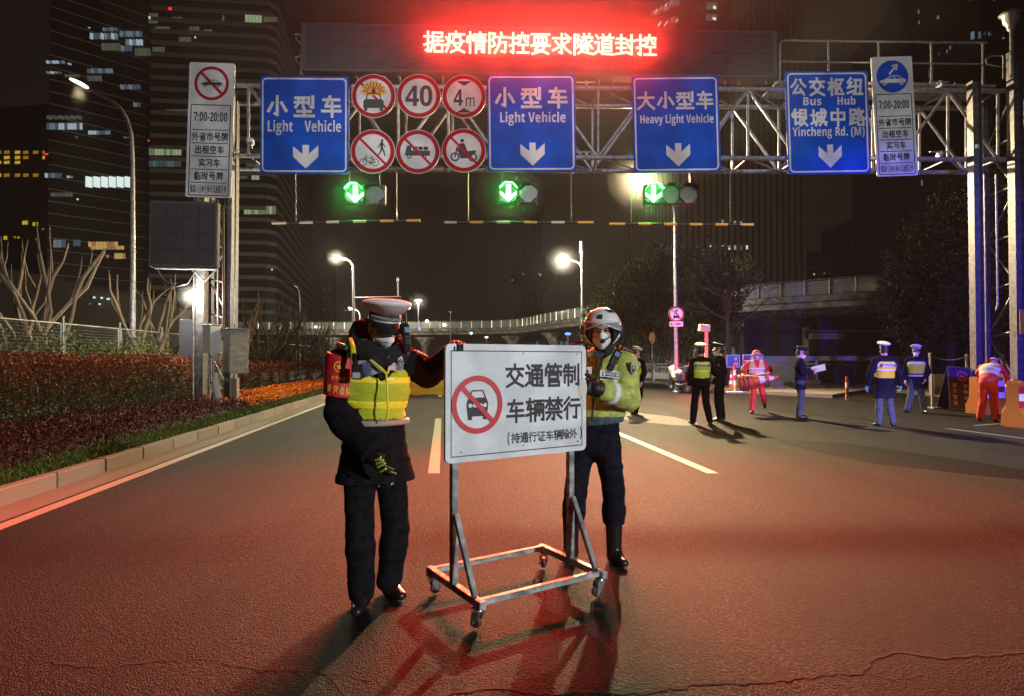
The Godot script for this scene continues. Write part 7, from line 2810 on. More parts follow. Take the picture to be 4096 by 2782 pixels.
	part("camera_strap", cam, mat("plastic_black", 0.014, 0.014, 0.015, 0.3), t)
	radio(t, at(1621, 1336, 3.62) - b, 0.85, -0.10, true)
	for p in [[1514, 1942, 3.50], [1566, 1934, 3.53], [1554, 1425, 3.50]]:
		var bm := MB.new()
		bm.ball(Transform3D(Basis(), at(p[0], p[1], p[2]) - b), Vector3(0.006, 0.006, 0.003), 10, 5)
		part("button", bm, mat("button_metal", 0.5, 0.47, 0.4, 0.25, 0.8), t)
	# coloured guards on the gloves
	var gd := MB.new()
	var gr := mat("glove_lime", 0.40, 0.55, 0.05, 0.6)
	for p in [[[1502, 1838], [1524, 1826]], [[1506, 1852], [1534, 1838]], [[1512, 1866], [1540, 1850]], [[1522, 1884], [1544, 1872]]]:
		gd.rod(at(p[0][0], p[0][1], 3.325) - b, at(p[1][0], p[1][1], 3.30) - b, 0.007, 6)
	part("glove_stripe", gd, gr, t)

func radio(t: Node3D, p: Vector3, turn: float, tilt: float, tall: bool) -> void:
	var f := Transform3D(Basis(Vector3.UP, turn).rotated(Vector3.BACK, -tilt), p)
	var m := MB.new()
	m.box(f, Vector3(0.056, 0.125 if tall else 0.105, 0.034), 0.008)
	m.box(f * Transform3D(Basis(), Vector3(0, -0.075, 0)), Vector3(0.05, 0.06, 0.03), 0.008)
	m.tube([f * Vector3(0.014, 0.06, 0), f * Vector3(0.016, 0.075, 0), f * Vector3(0.018, 0.155, 0)], [0.009, 0.008, 0.005], 7)
	m.rod(f * Vector3(-0.012, 0.06, 0), f * Vector3(-0.012, 0.078, 0), 0.008, 8)
	var r := part("radio", m, mat("plastic_black", 0.014, 0.014, 0.015, 0.3), t)
	m = MB.new()
	m.box(f * Transform3D(Basis(), Vector3(0, 0.022, 0.018)), Vector3(0.036, 0.030, 0.003))
	part("screen", m, mat("screen_blue", 0.16, 0.24, 0.42, 0.3), r)
	m = MB.new()
	for i in 4:
		for k in 3:
			m.box(f * Transform3D(Basis(), Vector3((k - 1) * 0.014, -0.018 - i * 0.013, 0.018)), Vector3(0.010, 0.008, 0.004), 0.001)
	part("keypad", m, mat("plastic_grey", 0.10, 0.10, 0.10, 0.35), r)

func helmet_officer(navy: Material, mask: Material) -> void:
	var b := Vector3(at(2385, 1434, 4.46).x, 0, -4.46)
	var t := thing("person", "officer in white motorcycle helmet and lime jacket, gripping the right edge of the wheeled sign", "person", b)
	var j := joints()
	var px := {"hip": [2385, 1760, 4.50], "waist": [2398, 1660, 4.50], "chest": [2405, 1520, 4.50], "neck": [2416, 1412, 4.50], "head": [2408, 1328, 4.44],
		"sh_l": [2500, 1458, 4.46], "el_l": [2514, 1590, 4.36], "wr_l": [2402, 1556, 4.13], "sh_r": [2314, 1452, 4.56], "el_r": [2285, 1570, 4.50], "wr_r": [2300, 1520, 4.24],
		"hp_r": [2325, 1800, 4.52], "kn_r": [2303, 1962, 4.48], "an_r": [2284, 2186, 4.53], "toe_r": [2274, 2226, 4.40], "hp_l": [2432, 1800, 4.46], "kn_l": [2455, 1968, 4.42], "an_l": [2456, 2192, 4.46], "toe_l": [2496, 2250, 4.33]}
	for k in px:
		j[k] = local(b, px[k][0], px[k][1], px[k][2])
	j.side = Vector3(cos(0.18), 0, sin(0.18))
	j.look = Basis(Vector3.UP, -0.16) * Basis(Vector3.RIGHT, 0.04)
	j.hd_l = Vector3(-0.90, 0.26, 0.22).normalized()
	j.pn_l = Vector3(-0.25, -0.3, -0.95)
	j.th_l = Vector3(0.1, 0.9, 0.1)
	j.curl_l = 0.72
	j.curl_r = 0.5
	var lime := mat("jacket_lime", 0.60, 0.66, 0.15, 0.75)
	relief(grain(lime, T.rough, 2.0), T.cloth, 0.12)
	var tape := mat("reflective", 0.75, 0.75, 0.77, 0.35)
	var y := func(p: float) -> float: return local(b, 2400, p, 4.38).y
	figure(t, j, {"cell": 0.0115, "jacket": lime, "trousers": navy, "shoes": mat("shoe_black", 0.012, 0.012, 0.012, 0.30), "boot": 0.21, "wrinkles": 0.009, "hem": y.call(1668), "flare": 0.10, "bulk": 0.034, "sleeve": 0.012, "gloves": mat("glove_black", 0.014, 0.014, 0.015, 0.55), "hand_cell": 0.0055, "fat": 1.35,
		"trouser_wide": 1.7, "trouser_end": local(b, 2400, 2092, 4.45).y, "mask": mask, "sleeve_band": tape, "band_lo": 0.22, "arm_k": 0.02})
	eyes(t, j.head, j.look, false)
	# shirt hem below the jacket, dark gaiter round the neck
	var k := Blob.new(j.hip - Vector3(0.3, 0.1, 0.3), j.waist + Vector3(0.3, 0.1, 0.3), 0.012)
	upper_field(k, j, 0.026, false)
	k.cone(j.waist, j.hip, 0.12, 0.13, 0.03, j.side, 1.3)
	k.ripple(wrinkle, 0.01, Vector3(2, 2, 2))
	k.keep(Vector3(0, y.call(1664), 0), Vector3.UP)
	k.keep(Vector3(0, y.call(1700), 0), Vector3(0.1, -1, 0).normalized())
	part("shirt_hem", k.mb(), mat("shirt_blue", 0.045, 0.08, 0.11, 0.8), t)
	k = Blob.new(j.neck - Vector3(0.2, 0.12, 0.2), j.neck + Vector3(0.2, 0.2, 0.2), 0.01)
	k.cone(j.neck - Vector3(0, 0.03, -0.02), j.neck + Vector3(0, 0.07, 0.015), 0.088, 0.075, 0.02)
	k.ripple(wrinkle, 0.01, Vector3(2, 3, 2))
	part("neck_gaiter", k.mb(), mat("gaiter", 0.012, 0.012, 0.014, 0.85), t)
	# helmet
	var q: Basis = j.look
	var hc: Vector3 = j.head + q * Vector3(0, 0.03, -0.012)
	var hb := Blob.new(hc - Vector3.ONE * 0.20, hc + Vector3.ONE * 0.20, 0.006)
	hb.ell(hc, Vector3(0.140, 0.148, 0.160), q, 0.02)
	hb.ell(hc + q * Vector3(0, -0.02, 0), Vector3(0.120, 0.130, 0.140), q, 0.01, true)
	hb.each(func(p: Vector3, d: float) -> float:
		var l: Vector3 = q.transposed() * (p - hc)
		# the face opening and the lower rim
		var open := maxf(l.y - (0.025 + 0.10 * absf(l.x)), 0.028 - l.z + 0.35 * minf(l.y + 0.05, 0.0) * -1.0)
		var dd := maxf(d, -open)
		return maxf(dd, -(l.y + 0.118 + 0.02 * l.z)))
	part("helmet", hb.mb(), mat("helmet_white", 0.72, 0.72, 0.72, 0.16), t)
	var lin := Blob.new(hc - Vector3.ONE * 0.18, hc + Vector3.ONE * 0.18, 0.008)
	lin.ell(hc + q * Vector3(0, -0.02, 0), Vector3(0.123, 0.130, 0.143), q, 0.02)
	lin.ell(hc + q * Vector3(0, -0.04, 0.05), Vector3(0.084, 0.125, 0.16), q, 0.02, true)
	lin.keep(hc + q * Vector3(0, -0.115, 0), -q.y)
	part("helmet_lining", lin.mb(), mat("gaiter", 0.012, 0.012, 0.014, 0.85), t)
	# raised clear visor with its edge, badge, lettering, ear piece, microphone
	var vm := MB.new()
	var rows := []
	for i in 5:
		var row := []
		for n in 17:
			var g := PI * (0.06 + 0.88 * n / 16.0)
			var up := 0.028 + i * 0.008
			row.append(hc + q * Vector3(cos(g) * 0.145, up - 0.055 * absf(cos(g)) * (1.0 - i / 6.0), sin(g) * 0.176 + 0.004))
		rows.append(row)
	vm.sheet(rows)
	var vis := mat("visor_clear", 0.75, 0.76, 0.80, 0.06)
	vis.transparency = BaseMaterial3D.TRANSPARENCY_ALPHA
	vis.albedo_color.a = 0.30
	part("visor", vm, vis, t)
	vm = MB.new()
	vm.tube(rows[0], [0.0035], 6)
	part("visor_edge", vm, mat("helmet_white", 0.72, 0.72, 0.72, 0.16), t)
	var on_shell := func(yaw: float, pitch: float, r: float) -> Transform3D:
		var d := Vector3(sin(yaw) * cos(pitch) * 0.140, sin(pitch) * 0.148, cos(yaw) * cos(pitch) * 0.160)
		var nm := (q * Vector3(d.x / 0.0196, d.y / 0.0219, d.z / 0.0256)).normalized()
		var xx := Vector3.UP.cross(nm).normalized()
		return Transform3D(Basis(xx, nm.cross(xx), nm), hc + q * d + nm * r)
	var bm := MB.new()
	var bt: Transform3D = on_shell.call(-0.08, 0.52, 0.002)
	bm.prism(bt, rounded(0.034, 0.040, 0.014), 0.003)
	part("helmet_badge", bm, mat("cap_silver_dark", 0.12, 0.12, 0.13, 0.35, 0.7), t)
	bm = MB.new()
	for s in [[0.62, 0.86, "警"], [0.86, 0.83, "察"]]:
		var e: Transform3D = on_shell.call(s[0], s[1], 0.0025)
		han(bm, e, s[2], Vector2(-0.018, 0.020), 0.034, 0.038, 0.04, 0.005, 0.004)
	part("chinese_lettering", bm, mat("sign_ink", 0.018, 0.022, 0.028, 0.6), t)
	for s in [-1.0, 1.0]:
		bm = MB.new()
		bm.lathe(Transform3D(q * Basis(Vector3.BACK, -PI / 2 * s), hc + q * Vector3(0.139 * s, -0.01, 0.035)), [Vector2(0.034, -0.005), Vector2(0.032, 0.010), Vector2(0.015, 0.016), Vector2(0, 0.016)], 16)
		part("visor_pivot", bm, mat("plastic_dark", 0.03, 0.03, 0.035, 0.3), t)
	bm = MB.new()
	bm.box(Transform3D(q, hc + q * Vector3(0.142, -0.055, -0.01)), Vector3(0.035, 0.07, 0.06), 0.012)
	part("intercom", bm, mat("plastic_dark", 0.03, 0.03, 0.035, 0.3), t)
	bm = MB.new()
	bm.ball(Transform3D(q, at(2411, 1366, 4.27) - b), Vector3(0.019, 0.016, 0.016), 12, 8)
	bm.tube([at(2411, 1366, 4.27) - b, at(2440, 1352, 4.30) - b, at(2462, 1330, 4.40) - b], [0.003, 0.003, 0.003], 5)
	part("microphone", bm, mat("plastic_black", 0.014, 0.014, 0.015, 0.3), t)
	# jacket fittings: front placket, collar tab, stripes, name strip, arm badge, epaulettes
	var dk := mat("placket", 0.020, 0.035, 0.05, 0.8)
	bm = MB.new()
	bm.tube([at(2392, 1430, 4.335) - b, at(2386, 1500, 4.305) - b, at(2374, 1600, 4.32) - b, at(2368, 1682, 4.345) - b], [0.009, 0.009, 0.009, 0.009], 6)
	part("front_zip", bm, dk, t)
	bm = MB.new()
	var ct := Transform3D(Basis(Vector3.UP, 0.05).rotated(Vector3.BACK, -0.12), at(2399, 1418, 4.33) - b)
	bm.box(ct, Vector3(0.085, 0.042, 0.02), 0.006)
	part("collar_tab", bm, dk, t)
	bm = MB.new()
	var st := Transform3D(Basis(Vector3.UP, 0.10).rotated(Vector3.BACK, -0.09), at(2440, 1494, 4.29) - b)
	bm.box(st, Vector3(0.145, 0.045, 0.006), 0.002)
	part("reflective_strip", bm, tape, t)
	bm = MB.new()
	bm.box(st * Transform3D(Basis(), Vector3(0.006, 0, 0.005)), Vector3(0.125, 0.030, 0.004), 0.001)
	var ns := part("name_strip", bm, mat("strip_blue", 0.01, 0.06, 0.25, 0.5), t)
	bm = MB.new()
	latin(bm, st, "POLICE", Vector2(0.006, 0), 0.017, 0.062, true, 0.001, 0.0075)
	han(bm, st, "警", Vector2(-0.053, 0.011), 0.021, 0.022, 0.02, 0.0026, 0.008)
	han(bm, st, "察", Vector2(0.042, 0.011), 0.021, 0.022, 0.02, 0.0026, 0.008)
	part("lettering", bm, mat("sign_white", 0.8, 0.8, 0.8, 0.5), ns)
	bm = MB.new()
	bm.box(Transform3D(Basis(Vector3.UP, -0.2).rotated(Vector3.BACK, -0.02), at(2357, 1478, 4.33) - b), Vector3(0.036, 0.05, 0.006), 0.002)
	bm.box(Transform3D(Basis(Vector3.UP, 0.1).rotated(Vector3.BACK, -0.12), at(2434, 1524, 4.295) - b), Vector3(0.125, 0.032, 0.006), 0.002)
	part("reflective_strip", bm, tape, t)
	bm = MB.new()
	var sh: Vector3 = j.sh_l
	var pt := Transform3D(Basis(Vector3.UP, 0.55).rotated(Vector3.BACK, -0.12), at(2533, 1467, 4.335) - b)
	bm.prism(pt, PackedVector2Array([Vector2(-0.024, 0.042), Vector2(0.024, 0.042), Vector2(0.026, -0.015), Vector2(0, -0.056), Vector2(-0.026, -0.015)]), 0.005)
	var bd := part("arm_badge", bm, mat("patch_grey", 0.30, 0.36, 0.42, 0.6), t)
	bm = MB.new()
	bm.prism(pt * Transform3D(Basis(), Vector3(0, 0, 0.005)), PackedVector2Array([Vector2(-0.019, 0.014), Vector2(0.019, 0.014), Vector2(0.02, -0.012), Vector2(0, -0.046), Vector2(-0.02, -0.012)]), 0.002)
	part("badge_field", bm, mat("patch_navy", 0.03, 0.05, 0.12, 0.6), bd)
	bm = MB.new()
	bm.ring(pt, 0.0, 0.011, 0.0078, 14)
	part("badge_emblem", bm, mat("armband_gold", 0.75, 0.42, 0.03, 0.5), bd)
	for e in [[2284, 1376, 4.52, 2338, 1370, 4.52], [2478, 1388, 4.44, 2528, 1402, 4.46]]:
		bm = MB.new()
		bm.bar(at(e[0], e[1], e[2]) - b, at(e[3], e[4], e[5]) - b, 0.05, 0.02, Vector3.UP, 0.006)
		part("epaulette", bm, mat("epaulette_dark", 0.10, 0.015, 0.018, 0.5), t)
	radio(t, at(2462, 1425, 4.27) - b, 0.1, 0.45, false)
	bm = MB.new()
	bm.tube([at(2345, 1378, 4.40) - b, at(2348, 1410, 4.37) - b, at(2340, 1460, 4.36) - b], [0.006, 0.006, 0.006], 6)
	part("radio_cord", bm, mat("plastic_black", 0.014, 0.014, 0.015, 0.3), t)
	# gauntlet cuff and the white finger tips of the glove
	var wr: Vector3 = j.wr_l
	var el: Vector3 = j.el_l
	var d := (wr - el).normalized()
	var cf := Blob.new(wr - Vector3.ONE * 0.16, wr + Vector3.ONE * 0.16, 0.008)
	cf.cone(wr - d * 0.045, wr + d * 0.05, 0.062, 0.042, 0.01)
	cf.cone(wr - d * 0.06, wr + d * 0.0, 0.06, 0.06, 0.01)
	cf.keep(wr - d * 0.055, -d)
	part("gauntlet", cf.mb(), mat("glove_black", 0.014, 0.014, 0.015, 0.55), t)

func sign_cart() -> void:
	var frame := mat("cart_steel", 0.52, 0.54, 0.52, 0.5, 0.1)
	grain(frame, T.blotch, 1.6)
	# two upright feet on the base, measured at the photograph's ground points
	var fl := at(1817, 1434, 3.59)
	var fr := at(2280, 1434, 4.05)
	fl.y = 0.0
	fr.y = 0.0
	var mid := (fl + fr) * 0.5
	var ax := (fr - fl).normalized()
	var turn := atan2(-ax.z, ax.x)
	var t := thing("wheeled_sign", "white traffic control board on a wheeled steel frame, held by two officers", "road sign", mid, turn)
	var half := fl.distance_to(fr) * 0.5          # half the distance of the uprights
	var y0 := 0.148
	var w := 0.042
	var up_top := 1.46
	for s in [-1.0, 1.0]:
		var m := MB.new()
		m.bx(s * half, (y0 + up_top) * 0.5 + 0.01, 0, w, up_top - y0, w, 0.004)
		part("upright", m, frame, t)
		m = MB.new()
		m.bx(s * half, y0, 0.0, w, w, 0.69, 0.004)
		part("side_rail", m, frame, t)
		m = MB.new()
		m.bar(Vector3(s * half, y0 + 0.42, 0.025), Vector3(s * half, y0 + 0.02, 0.25), 0.032, 0.032, Vector3.RIGHT, 0.004)
		part("brace", m, frame, t)
		m = MB.new()
		m.bx(0, y0 + 0.006, s * 0.30, half * 2 + w * (1.2 if s > 0 else 1.0), 0.034, 0.036, 0.004)
		part("cross_rail", m, frame, t)
		for z in [-1.0, 1.0]:
			castor(t, Vector3(s * half, y0 - w * 0.5, z * 0.295), 0.6 * s + 0.9 * z)
	# the board
	var bz := 0.03
	var bc := Vector3(0.012, 1.212, bz)
	var bw := 1.035
	var bh := 0.685
	var f := Transform3D(Basis(), bc)
	var white := mat("board_white", 0.78, 0.80, 0.82, 0.55)
	var scuff := tex(toned(noise_image(31, 0.006, FastNoiseLite.TYPE_SIMPLEX_SMOOTH, 512, 6), Color(0.86, 0.86, 0.86), Color(1, 1, 1), 2.0))
	grain(white, scuff, 1.1)
	var m := MB.new()
	m.prism(f * Transform3D(Basis(), Vector3(0, 0, -0.012)), rounded(bw, bh, 0.035), 0.024)
	part("board", m, white, t)
	var ink := mat("board_ink", 0.030, 0.022, 0.028, 0.6)
	m = MB.new()
	outline(m, f, bw - 0.066, bh - 0.066, 0.004, 0.006, 0.0125)
	part("border_line", m, ink, t)
	# print, in board pixels of a 1550 x 1030 layout; x right, y down
	var u := bw / 1550.0
	var px := func(x: float, yy: float) -> Vector2: return Vector2((x - 775.0) * u, (515.0 - yy) * u)
	var red := mat("board_red", 0.52, 0.028, 0.035, 0.5)
	var k := MB.new()
	var rc: Vector2 = px.call(313, 530)
	# the car of the emblem
	var cf := f * Transform3D(Basis(), Vector3(rc.x, rc.y, 0))
	var q := 0.00058
	k.poly(cf, PackedVector2Array([Vector2(-128, 5) * q, Vector2(-118, -95) * q, Vector2(-112, -120) * q, Vector2(112, -120) * q, Vector2(118, -95) * q, Vector2(128, 5) * q, Vector2(112, 55) * q, Vector2(90, 70) * q, Vector2(-90, 70) * q, Vector2(-112, 55) * q]), 0.0125)
	for s in [-88, 88]:
		k.poly(cf, rect(s * q, -128 * q, 50 * q, 52 * q), 0.0147)
	for s in [[-96, 60, -66, 135], [96, 60, 66, 135], [-60, 141, 60, 141]]:
		k.stroke(cf, Vector2(s[0], s[1]) * q, Vector2(s[2], s[3]) * q, 14 * q, 0.0149)
	part("car_symbol", k, ink, t)
	k = MB.new()
	for s in [-86, 86]:
		k.ring(cf * Transform3D(Basis(), Vector3(s * q, -8 * q, 0)), 0.0, 22 * q, 0.0165, 18)
	k.poly(cf, rounded(118 * q, 36 * q, 16 * q), 0.0165)
	for i in k.v.size():
		if absf((cf.affine_inverse() * k.v[i]).x) < 62 * q:
			k.v[i] -= Vector3(0, 8 * q, 0)
	part("headlight_symbol", k, white, t)
	k = MB.new()
	k.ring(cf, 0.140, 0.172, 0.0168, 56)
	k.stroke(cf, Vector2(-0.105, 0.105), Vector2(0.105, -0.105), 0.029, 0.0172)
	part("red_ring", k, red, t)
	k = MB.new()
	var c0: Vector2 = px.call(606, 172)
	han(k, f, "交通管制", c0, 205 * u, 215 * u, 219 * u, 27 * u, 0.0125)
	c0 = px.call(612, 496)
	han(k, f, "车辆禁行", c0, 205 * u, 215 * u, 219 * u, 27 * u, 0.0125)
	c0 = px.call(598, 798)
	han(k, f, "（", c0, 60 * u, 112 * u, 70 * u, 12 * u, 0.0125)
	c0 = px.call(668, 806)
	han(k, f, "持通行证车辆除外", c0, 92 * u, 96 * u, 96.5 * u, 11.5 * u, 0.0125)
	c0 = px.call(1462, 798)
	han(k, f, "）", c0, 60 * u, 112 * u, 70 * u, 12 * u, 0.0125)
	part("chinese_lettering", k, ink, t)
	for p in [[800, 76], [1430, 80], [1442, 935], [800, 928], [150, 935]]:
		var c: Vector2 = px.call(p[0], p[1])
		var bm := MB.new()
		bm.ball(f * Transform3D(Basis(), Vector3(c.x, c.y, 0.013)), Vector3(0.0065, 0.0065, 0.004), 10, 6)
		part("rivet", bm, mat("button_metal", 0.5, 0.47, 0.4, 0.25, 0.8), t)
	# worn patch where the print has been taped over on the right edge
	k = MB.new()
	for p in [[1508, 420, 0.035, 0.055], [1505, 560, 0.018, 0.03]]:
		var c: Vector2 = px.call(p[0], p[1])
		k.prism(f * Transform3D(Basis(), Vector3(c.x, c.y, 0.0152)), circle(0, 0, p[2], p[3], 18), 0.0008, false)
	part("tape_patch", k, mat("tape_beige", 0.62, 0.56, 0.48, 0.6), t)

func castor(t: Node3D, p: Vector3, turn: float) -> void:
	var o := Node3D.new()
	o.name = "castor"
	t.add_child(o, true)
	o.position = p
	o.rotation.y = turn
	var zinc := mat("zinc", 0.52, 0.52, 0.52, 0.25, 0.8)
	var m := MB.new()
	m.bx(0, -0.004, 0, 0.07, 0.006, 0.06, 0.002)
	m.lathe(Transform3D(Basis(), Vector3(0, -0.02, 0)), [Vector2(0.026, 0.0), Vector2(0.028, 0.008), Vector2(0.022, 0.014)], 14)
	for s in [-1.0, 1.0]:
		m.prism(Transform3D(Basis(Vector3.UP, PI / 2), Vector3(s * 0.024 - 0.0015, -0.02, 0)), PackedVector2Array([Vector2(-0.026, 0), Vector2(0.018, -0.078), Vector2(0.040, -0.078), Vector2(0.030, 0)]), 0.003)
	part("fork", m, zinc, o)
	m = MB.new()
	var wf := Transform3D(Basis(Vector3.BACK, PI / 2), Vector3(0, -0.082, -0.022))
	m.lathe(wf, [Vector2(0.010, -0.014), Vector2(0.028, -0.014), Vector2(0.034, -0.009), Vector2(0.035, 0.0), Vector2(0.034, 0.009), Vector2(0.028, 0.014), Vector2(0.010, 0.014)], 20)
	part("wheel", m, mat("castor_red", 0.10, 0.03, 0.028, 0.5), o)
	m = MB.new()
	m.rod(Vector3(-0.03, -0.082, -0.022), Vector3(0.03, -0.082, -0.022), 0.007, 8)
	part("axle", m, zinc, o)

# a street lamp whose pole and arm run through points of the photograph at one depth
func street_lamp(px: Array, depth: float, head: Array, r: float, lit_m: Material, label: String, called := "street_lamp") -> Node3D:
	var p0 := at(px[0][0], 1434, depth)
	var b := Vector3(p0.x, 0.0, p0.z)
	var t := thing(called, label, "street lamp", b)
	var pole := [Vector3.ZERO]
	var rr := [r * 1.25]
	for q in px.slice(1):
		pole.append(at(q[0], q[1], depth) - b)
		rr.append(lerpf(r * 1.2, r * 0.6, clampf((1434.0 - q[1]) / (1434.0 - px[-1][1]), 0.0, 1.0)))
	var m := MB.new()
	m.tube(pole, rr, 10)
	part("pole", m, mats.steel, t)
	m = MB.new()
	m.lathe(Transform3D(), [Vector2(r * 2.4, 0.0), Vector2(r * 2.4, 0.03), Vector2(r * 1.35, 0.05), Vector2(r * 1.3, 0.3)], 12)
	part("base", m, mats.steel, t)
	var a := at(head[0][0], head[0][1], depth) - b
	var e := at(head[1][0], head[1][1], depth) - b
	var d := (e - a)
	var f := Transform3D(Basis(d.normalized(), Vector3.BACK.cross(d.normalized()).normalized(), Vector3.BACK), (a + e) * 0.5)
	m = MB.new()
	m.ball(f * Transform3D(Basis(), Vector3(0, d.length() * 0.06, 0)), Vector3(d.length() * 0.52, d.length() * 0.11, d.length() * 0.20), 14, 8)
	part("lamp_head", m, mats.steel, t)
	m = MB.new()
	m.ball(f * Transform3D(Basis(), Vector3(-d.length() * 0.04, -d.length() * 0.03, 0.02)), Vector3(d.length() * 0.42, d.length() * 0.085, d.length() * 0.19), 14, 8)
	part("lamp_glass", m, lit_m, t)
	return t

func lamps() -> void:
	var hot := glow("lamp_glow", 1.0, 0.90, 0.66, 9.0)
	var off := mat("lamp_off", 0.30, 0.30, 0.29, 0.3)
	street_lamp([[530, 1434], [530, 900], [529, 640], [524, 540], [508, 478], [480, 432], [440, 400], [395, 378], [352, 358]], 19.2, [[358, 360], [268, 314]], 0.085, hot, "tall lit street lamp with curved arm in front of the glass office tower")
	var t := street_lamp([[2706, 1434], [2702, 1100], [2699, 850], [2694, 824], [2672, 780], [2640, 745], [2605, 722]], 27.6, [[2612, 726], [2522, 700]], 0.08, glow("lamp_dazzle", 1.0, 0.90, 0.66, 40.0), "street lamp with dazzling lit head just under the heavy vehicle sign")
	# the round sign with a small plate on its post: things of their own
	var rs := thing("prohibition_sign", "round no-straight-on sign for cars on the post of the dazzling street lamp", "road sign", at(2706, 1257, 27.4))
	var r := 0.345
	var m := MB.new()
	m.ring(Transform3D(), 0.0, r, 0.0, 32, 0.02)
	part("disc", m, mats.sign_white, rs)
	m = MB.new()
	m.ring(Transform3D(), r * 0.82, r * 0.98, 0.004, 32)
	m.stroke(Transform3D(), Vector2(-r, r) * 0.6, Vector2(r, -r) * 0.6, r * 0.11, 0.007)
	part("red_ring", m, mats.sign_red, rs)
	m = MB.new()
	front_car(m, Vector2(0.0, -0.10), 0.28, 0.005)
	m.stroke(Transform3D(), Vector2(0, 0.03), Vector2(0, 0.17), 0.035, 0.005)
	m.stroke(Transform3D(), Vector2(-0.06, 0.12), Vector2(0, 0.20), 0.03, 0.0052)
	m.stroke(Transform3D(), Vector2(0.06, 0.12), Vector2(0, 0.20), 0.03, 0.0054)
	part("symbol", m, mats.sign_ink, rs)
	var ps := thing("sign_plate", "small white text plate under the round sign on the lamp post", "road sign", at(2706, 1297, 27.4))
	board(ps, 0.60, 0.22, 0.015, mats.sign_white)
	m = MB.new()
	han(m, Transform3D(), "禁止车辆通行", Vector2(-0.27, 0.06), 0.075, 0.12, 0.092, 0.012, 0.003)
	part("chinese_lettering", m, mats.sign_ink, ps)
	street_lamp([[1413, 1434], [1414, 1180], [1412, 1061], [1400, 1045], [1382, 1036], [1362, 1033]], 57.0, [[1370, 1034], [1334, 1025]], 0.15, hot, "lit street lamp above the officer's white cap, with a camera arm")
	var arm := thing("pole_camera", "thin horizontal arm with an upright camera, fixed to the lamp pole above the white cap", "camera", at(1413, 1193, 57.0))
	m = MB.new()
	m.rod(Vector3.ZERO, at(1602, 1189, 57.0) - arm.position, 0.10, 7)
	part("arm", m, mats.steel, arm)
	m = MB.new()
	m.rod(at(1592, 1189, 57.0) - arm.position, at(1591, 1125, 57.0) - arm.position, 0.06, 7)
	m.box(Transform3D(Basis(), at(1591, 1120, 57.0) - arm.position), Vector3(0.2, 0.4, 0.25), 0.05)
	part("camera", m, mats.steel, arm)
	street_lamp([[2331, 1434], [2329, 1250], [2327, 1070], [2318, 1054], [2302, 1046], [2280, 1041]], 57.0, [[2286, 1042], [2232, 1035]], 0.12, hot, "lit street lamp beside the helmeted officer's head, pole rising behind it")
	var mast := thing("antenna_mast", "slim grey antenna on top of the lamp pole beside the helmeted officer", "antenna", at(2327, 1068, 57.0))
	m = MB.new()
	m.rod(Vector3.ZERO, at(2326, 1008, 57.0) - mast.position, 0.09, 8)
	m.rod(at(2326, 1010, 57.0) - mast.position, at(2326, 967, 57.0) - mast.position, 0.18, 10)
	part("antenna", m, mat("antenna_grey", 0.30, 0.30, 0.34, 0.5), mast)
	street_lamp([[1196, 1434], [1197, 1240], [1196, 1180], [1188, 1156], [1172, 1142], [1150, 1134]], 48.0, [[1154, 1135], [1132, 1126]], 0.10, off, "unlit street lamp with a curved arm among the thin pollarded trees")
	street_lamp([[1440, 1434], [1440, 1262], [1436, 1248], [1424, 1240], [1408, 1236]], 92.0, [[1410, 1237], [1391, 1230]], 0.12, hot, "small far lit street lamp right behind the white cap's lamp pole")
	street_lamp([[1802, 1434], [1802, 1252], [1802, 1247]], 96.0, [[1812, 1247], [1793, 1247]], 0.08, off, "small far unlit lamp post on the footbridge left of centre")
	# their light
	omni("street_lamp_light", at(1345, 1034, 56.5), Color(1, 0.85, 0.6).linear_to_srgb(), 260.0, 0.2)
	omni("street_lamp_light", at(2252, 1046, 56.5), Color(1, 0.85, 0.6).linear_to_srgb(), 420.0, 0.2)
	omni("street_lamp_light", at(1398, 1240, 91.5), Color(1, 0.85, 0.6).linear_to_srgb(), 120.0, 0.2)
	# plaza lamps that light the feet of the towers
	for q in [[Vector3(-60, 0, -120), "tall plaza lamp among the pollarded trees, in front of the office towers", 170.0], [Vector3(40, 0, -195), "tall plaza lamp behind the evergreen trees, before the finned tower", 420.0]]:
		var o := thing("plaza_lamp", q[1], "street lamp", q[0])
		m = MB.new()
		m.tube([Vector3.ZERO, Vector3(0, 9.0, 0)], [0.14, 0.09], 9)
		part("pole", m, mats.steel, o)
		m = MB.new()
		m.lathe(Transform3D(Basis(), Vector3(0, 9.0, 0)), [Vector2(0.0, -0.05), Vector2(0.22, 0.0), Vector2(0.22, 0.2), Vector2(0.0, 0.3)], 14)
		part("lamp_head", m, hot, o)
		omni("plaza_lamp_light", q[0] + Vector3(0, 9.8, 0), Color(1, 0.86, 0.66).linear_to_srgb(), q[2], 0.3)
	# floodlight on the gantry leg
	var fl := thing("floodlight", "small dazzling floodlight on a thin post beside the left gantry leg", "floodlight", at(773, 1434, 17.1) * Vector3(1, 0, 1))
	m = MB.new()
	m.rod(Vector3(0, 0.1, 0), at(773, 1200, 17.1) - fl.position, 0.022, 7)
	part("post", m, mats.steel, fl)
	m = MB.new()
	m.ball(Transform3D(Basis(), at(766, 1186, 17.0) - fl.position), Vector3(0.085, 0.085, 0.07), 14, 8)
	part("lamp_bulb", m, glow("flood_glow", 1.0, 0.95, 0.82, 30.0), fl)
	omni("floodlight_bulb_light", at(766, 1186, 17.0), Color(1.0, 0.92, 0.75).linear_to_srgb(), 11.0, 0.06)
	# the lamp and floodlight behind the camera stand on their own posts
	var bk := thing("floodlight_mast", "tall floodlight mast on the road side behind the viewer", "floodlight", Vector3(19.6, 0, 17.6), 0.0, "floodlight masts behind the viewer")
	m = MB.new()
	m.tube([Vector3.ZERO, Vector3(0, 11.5, 0)], [0.16, 0.09], 12)
	part("pole", m, mats.steel, bk)
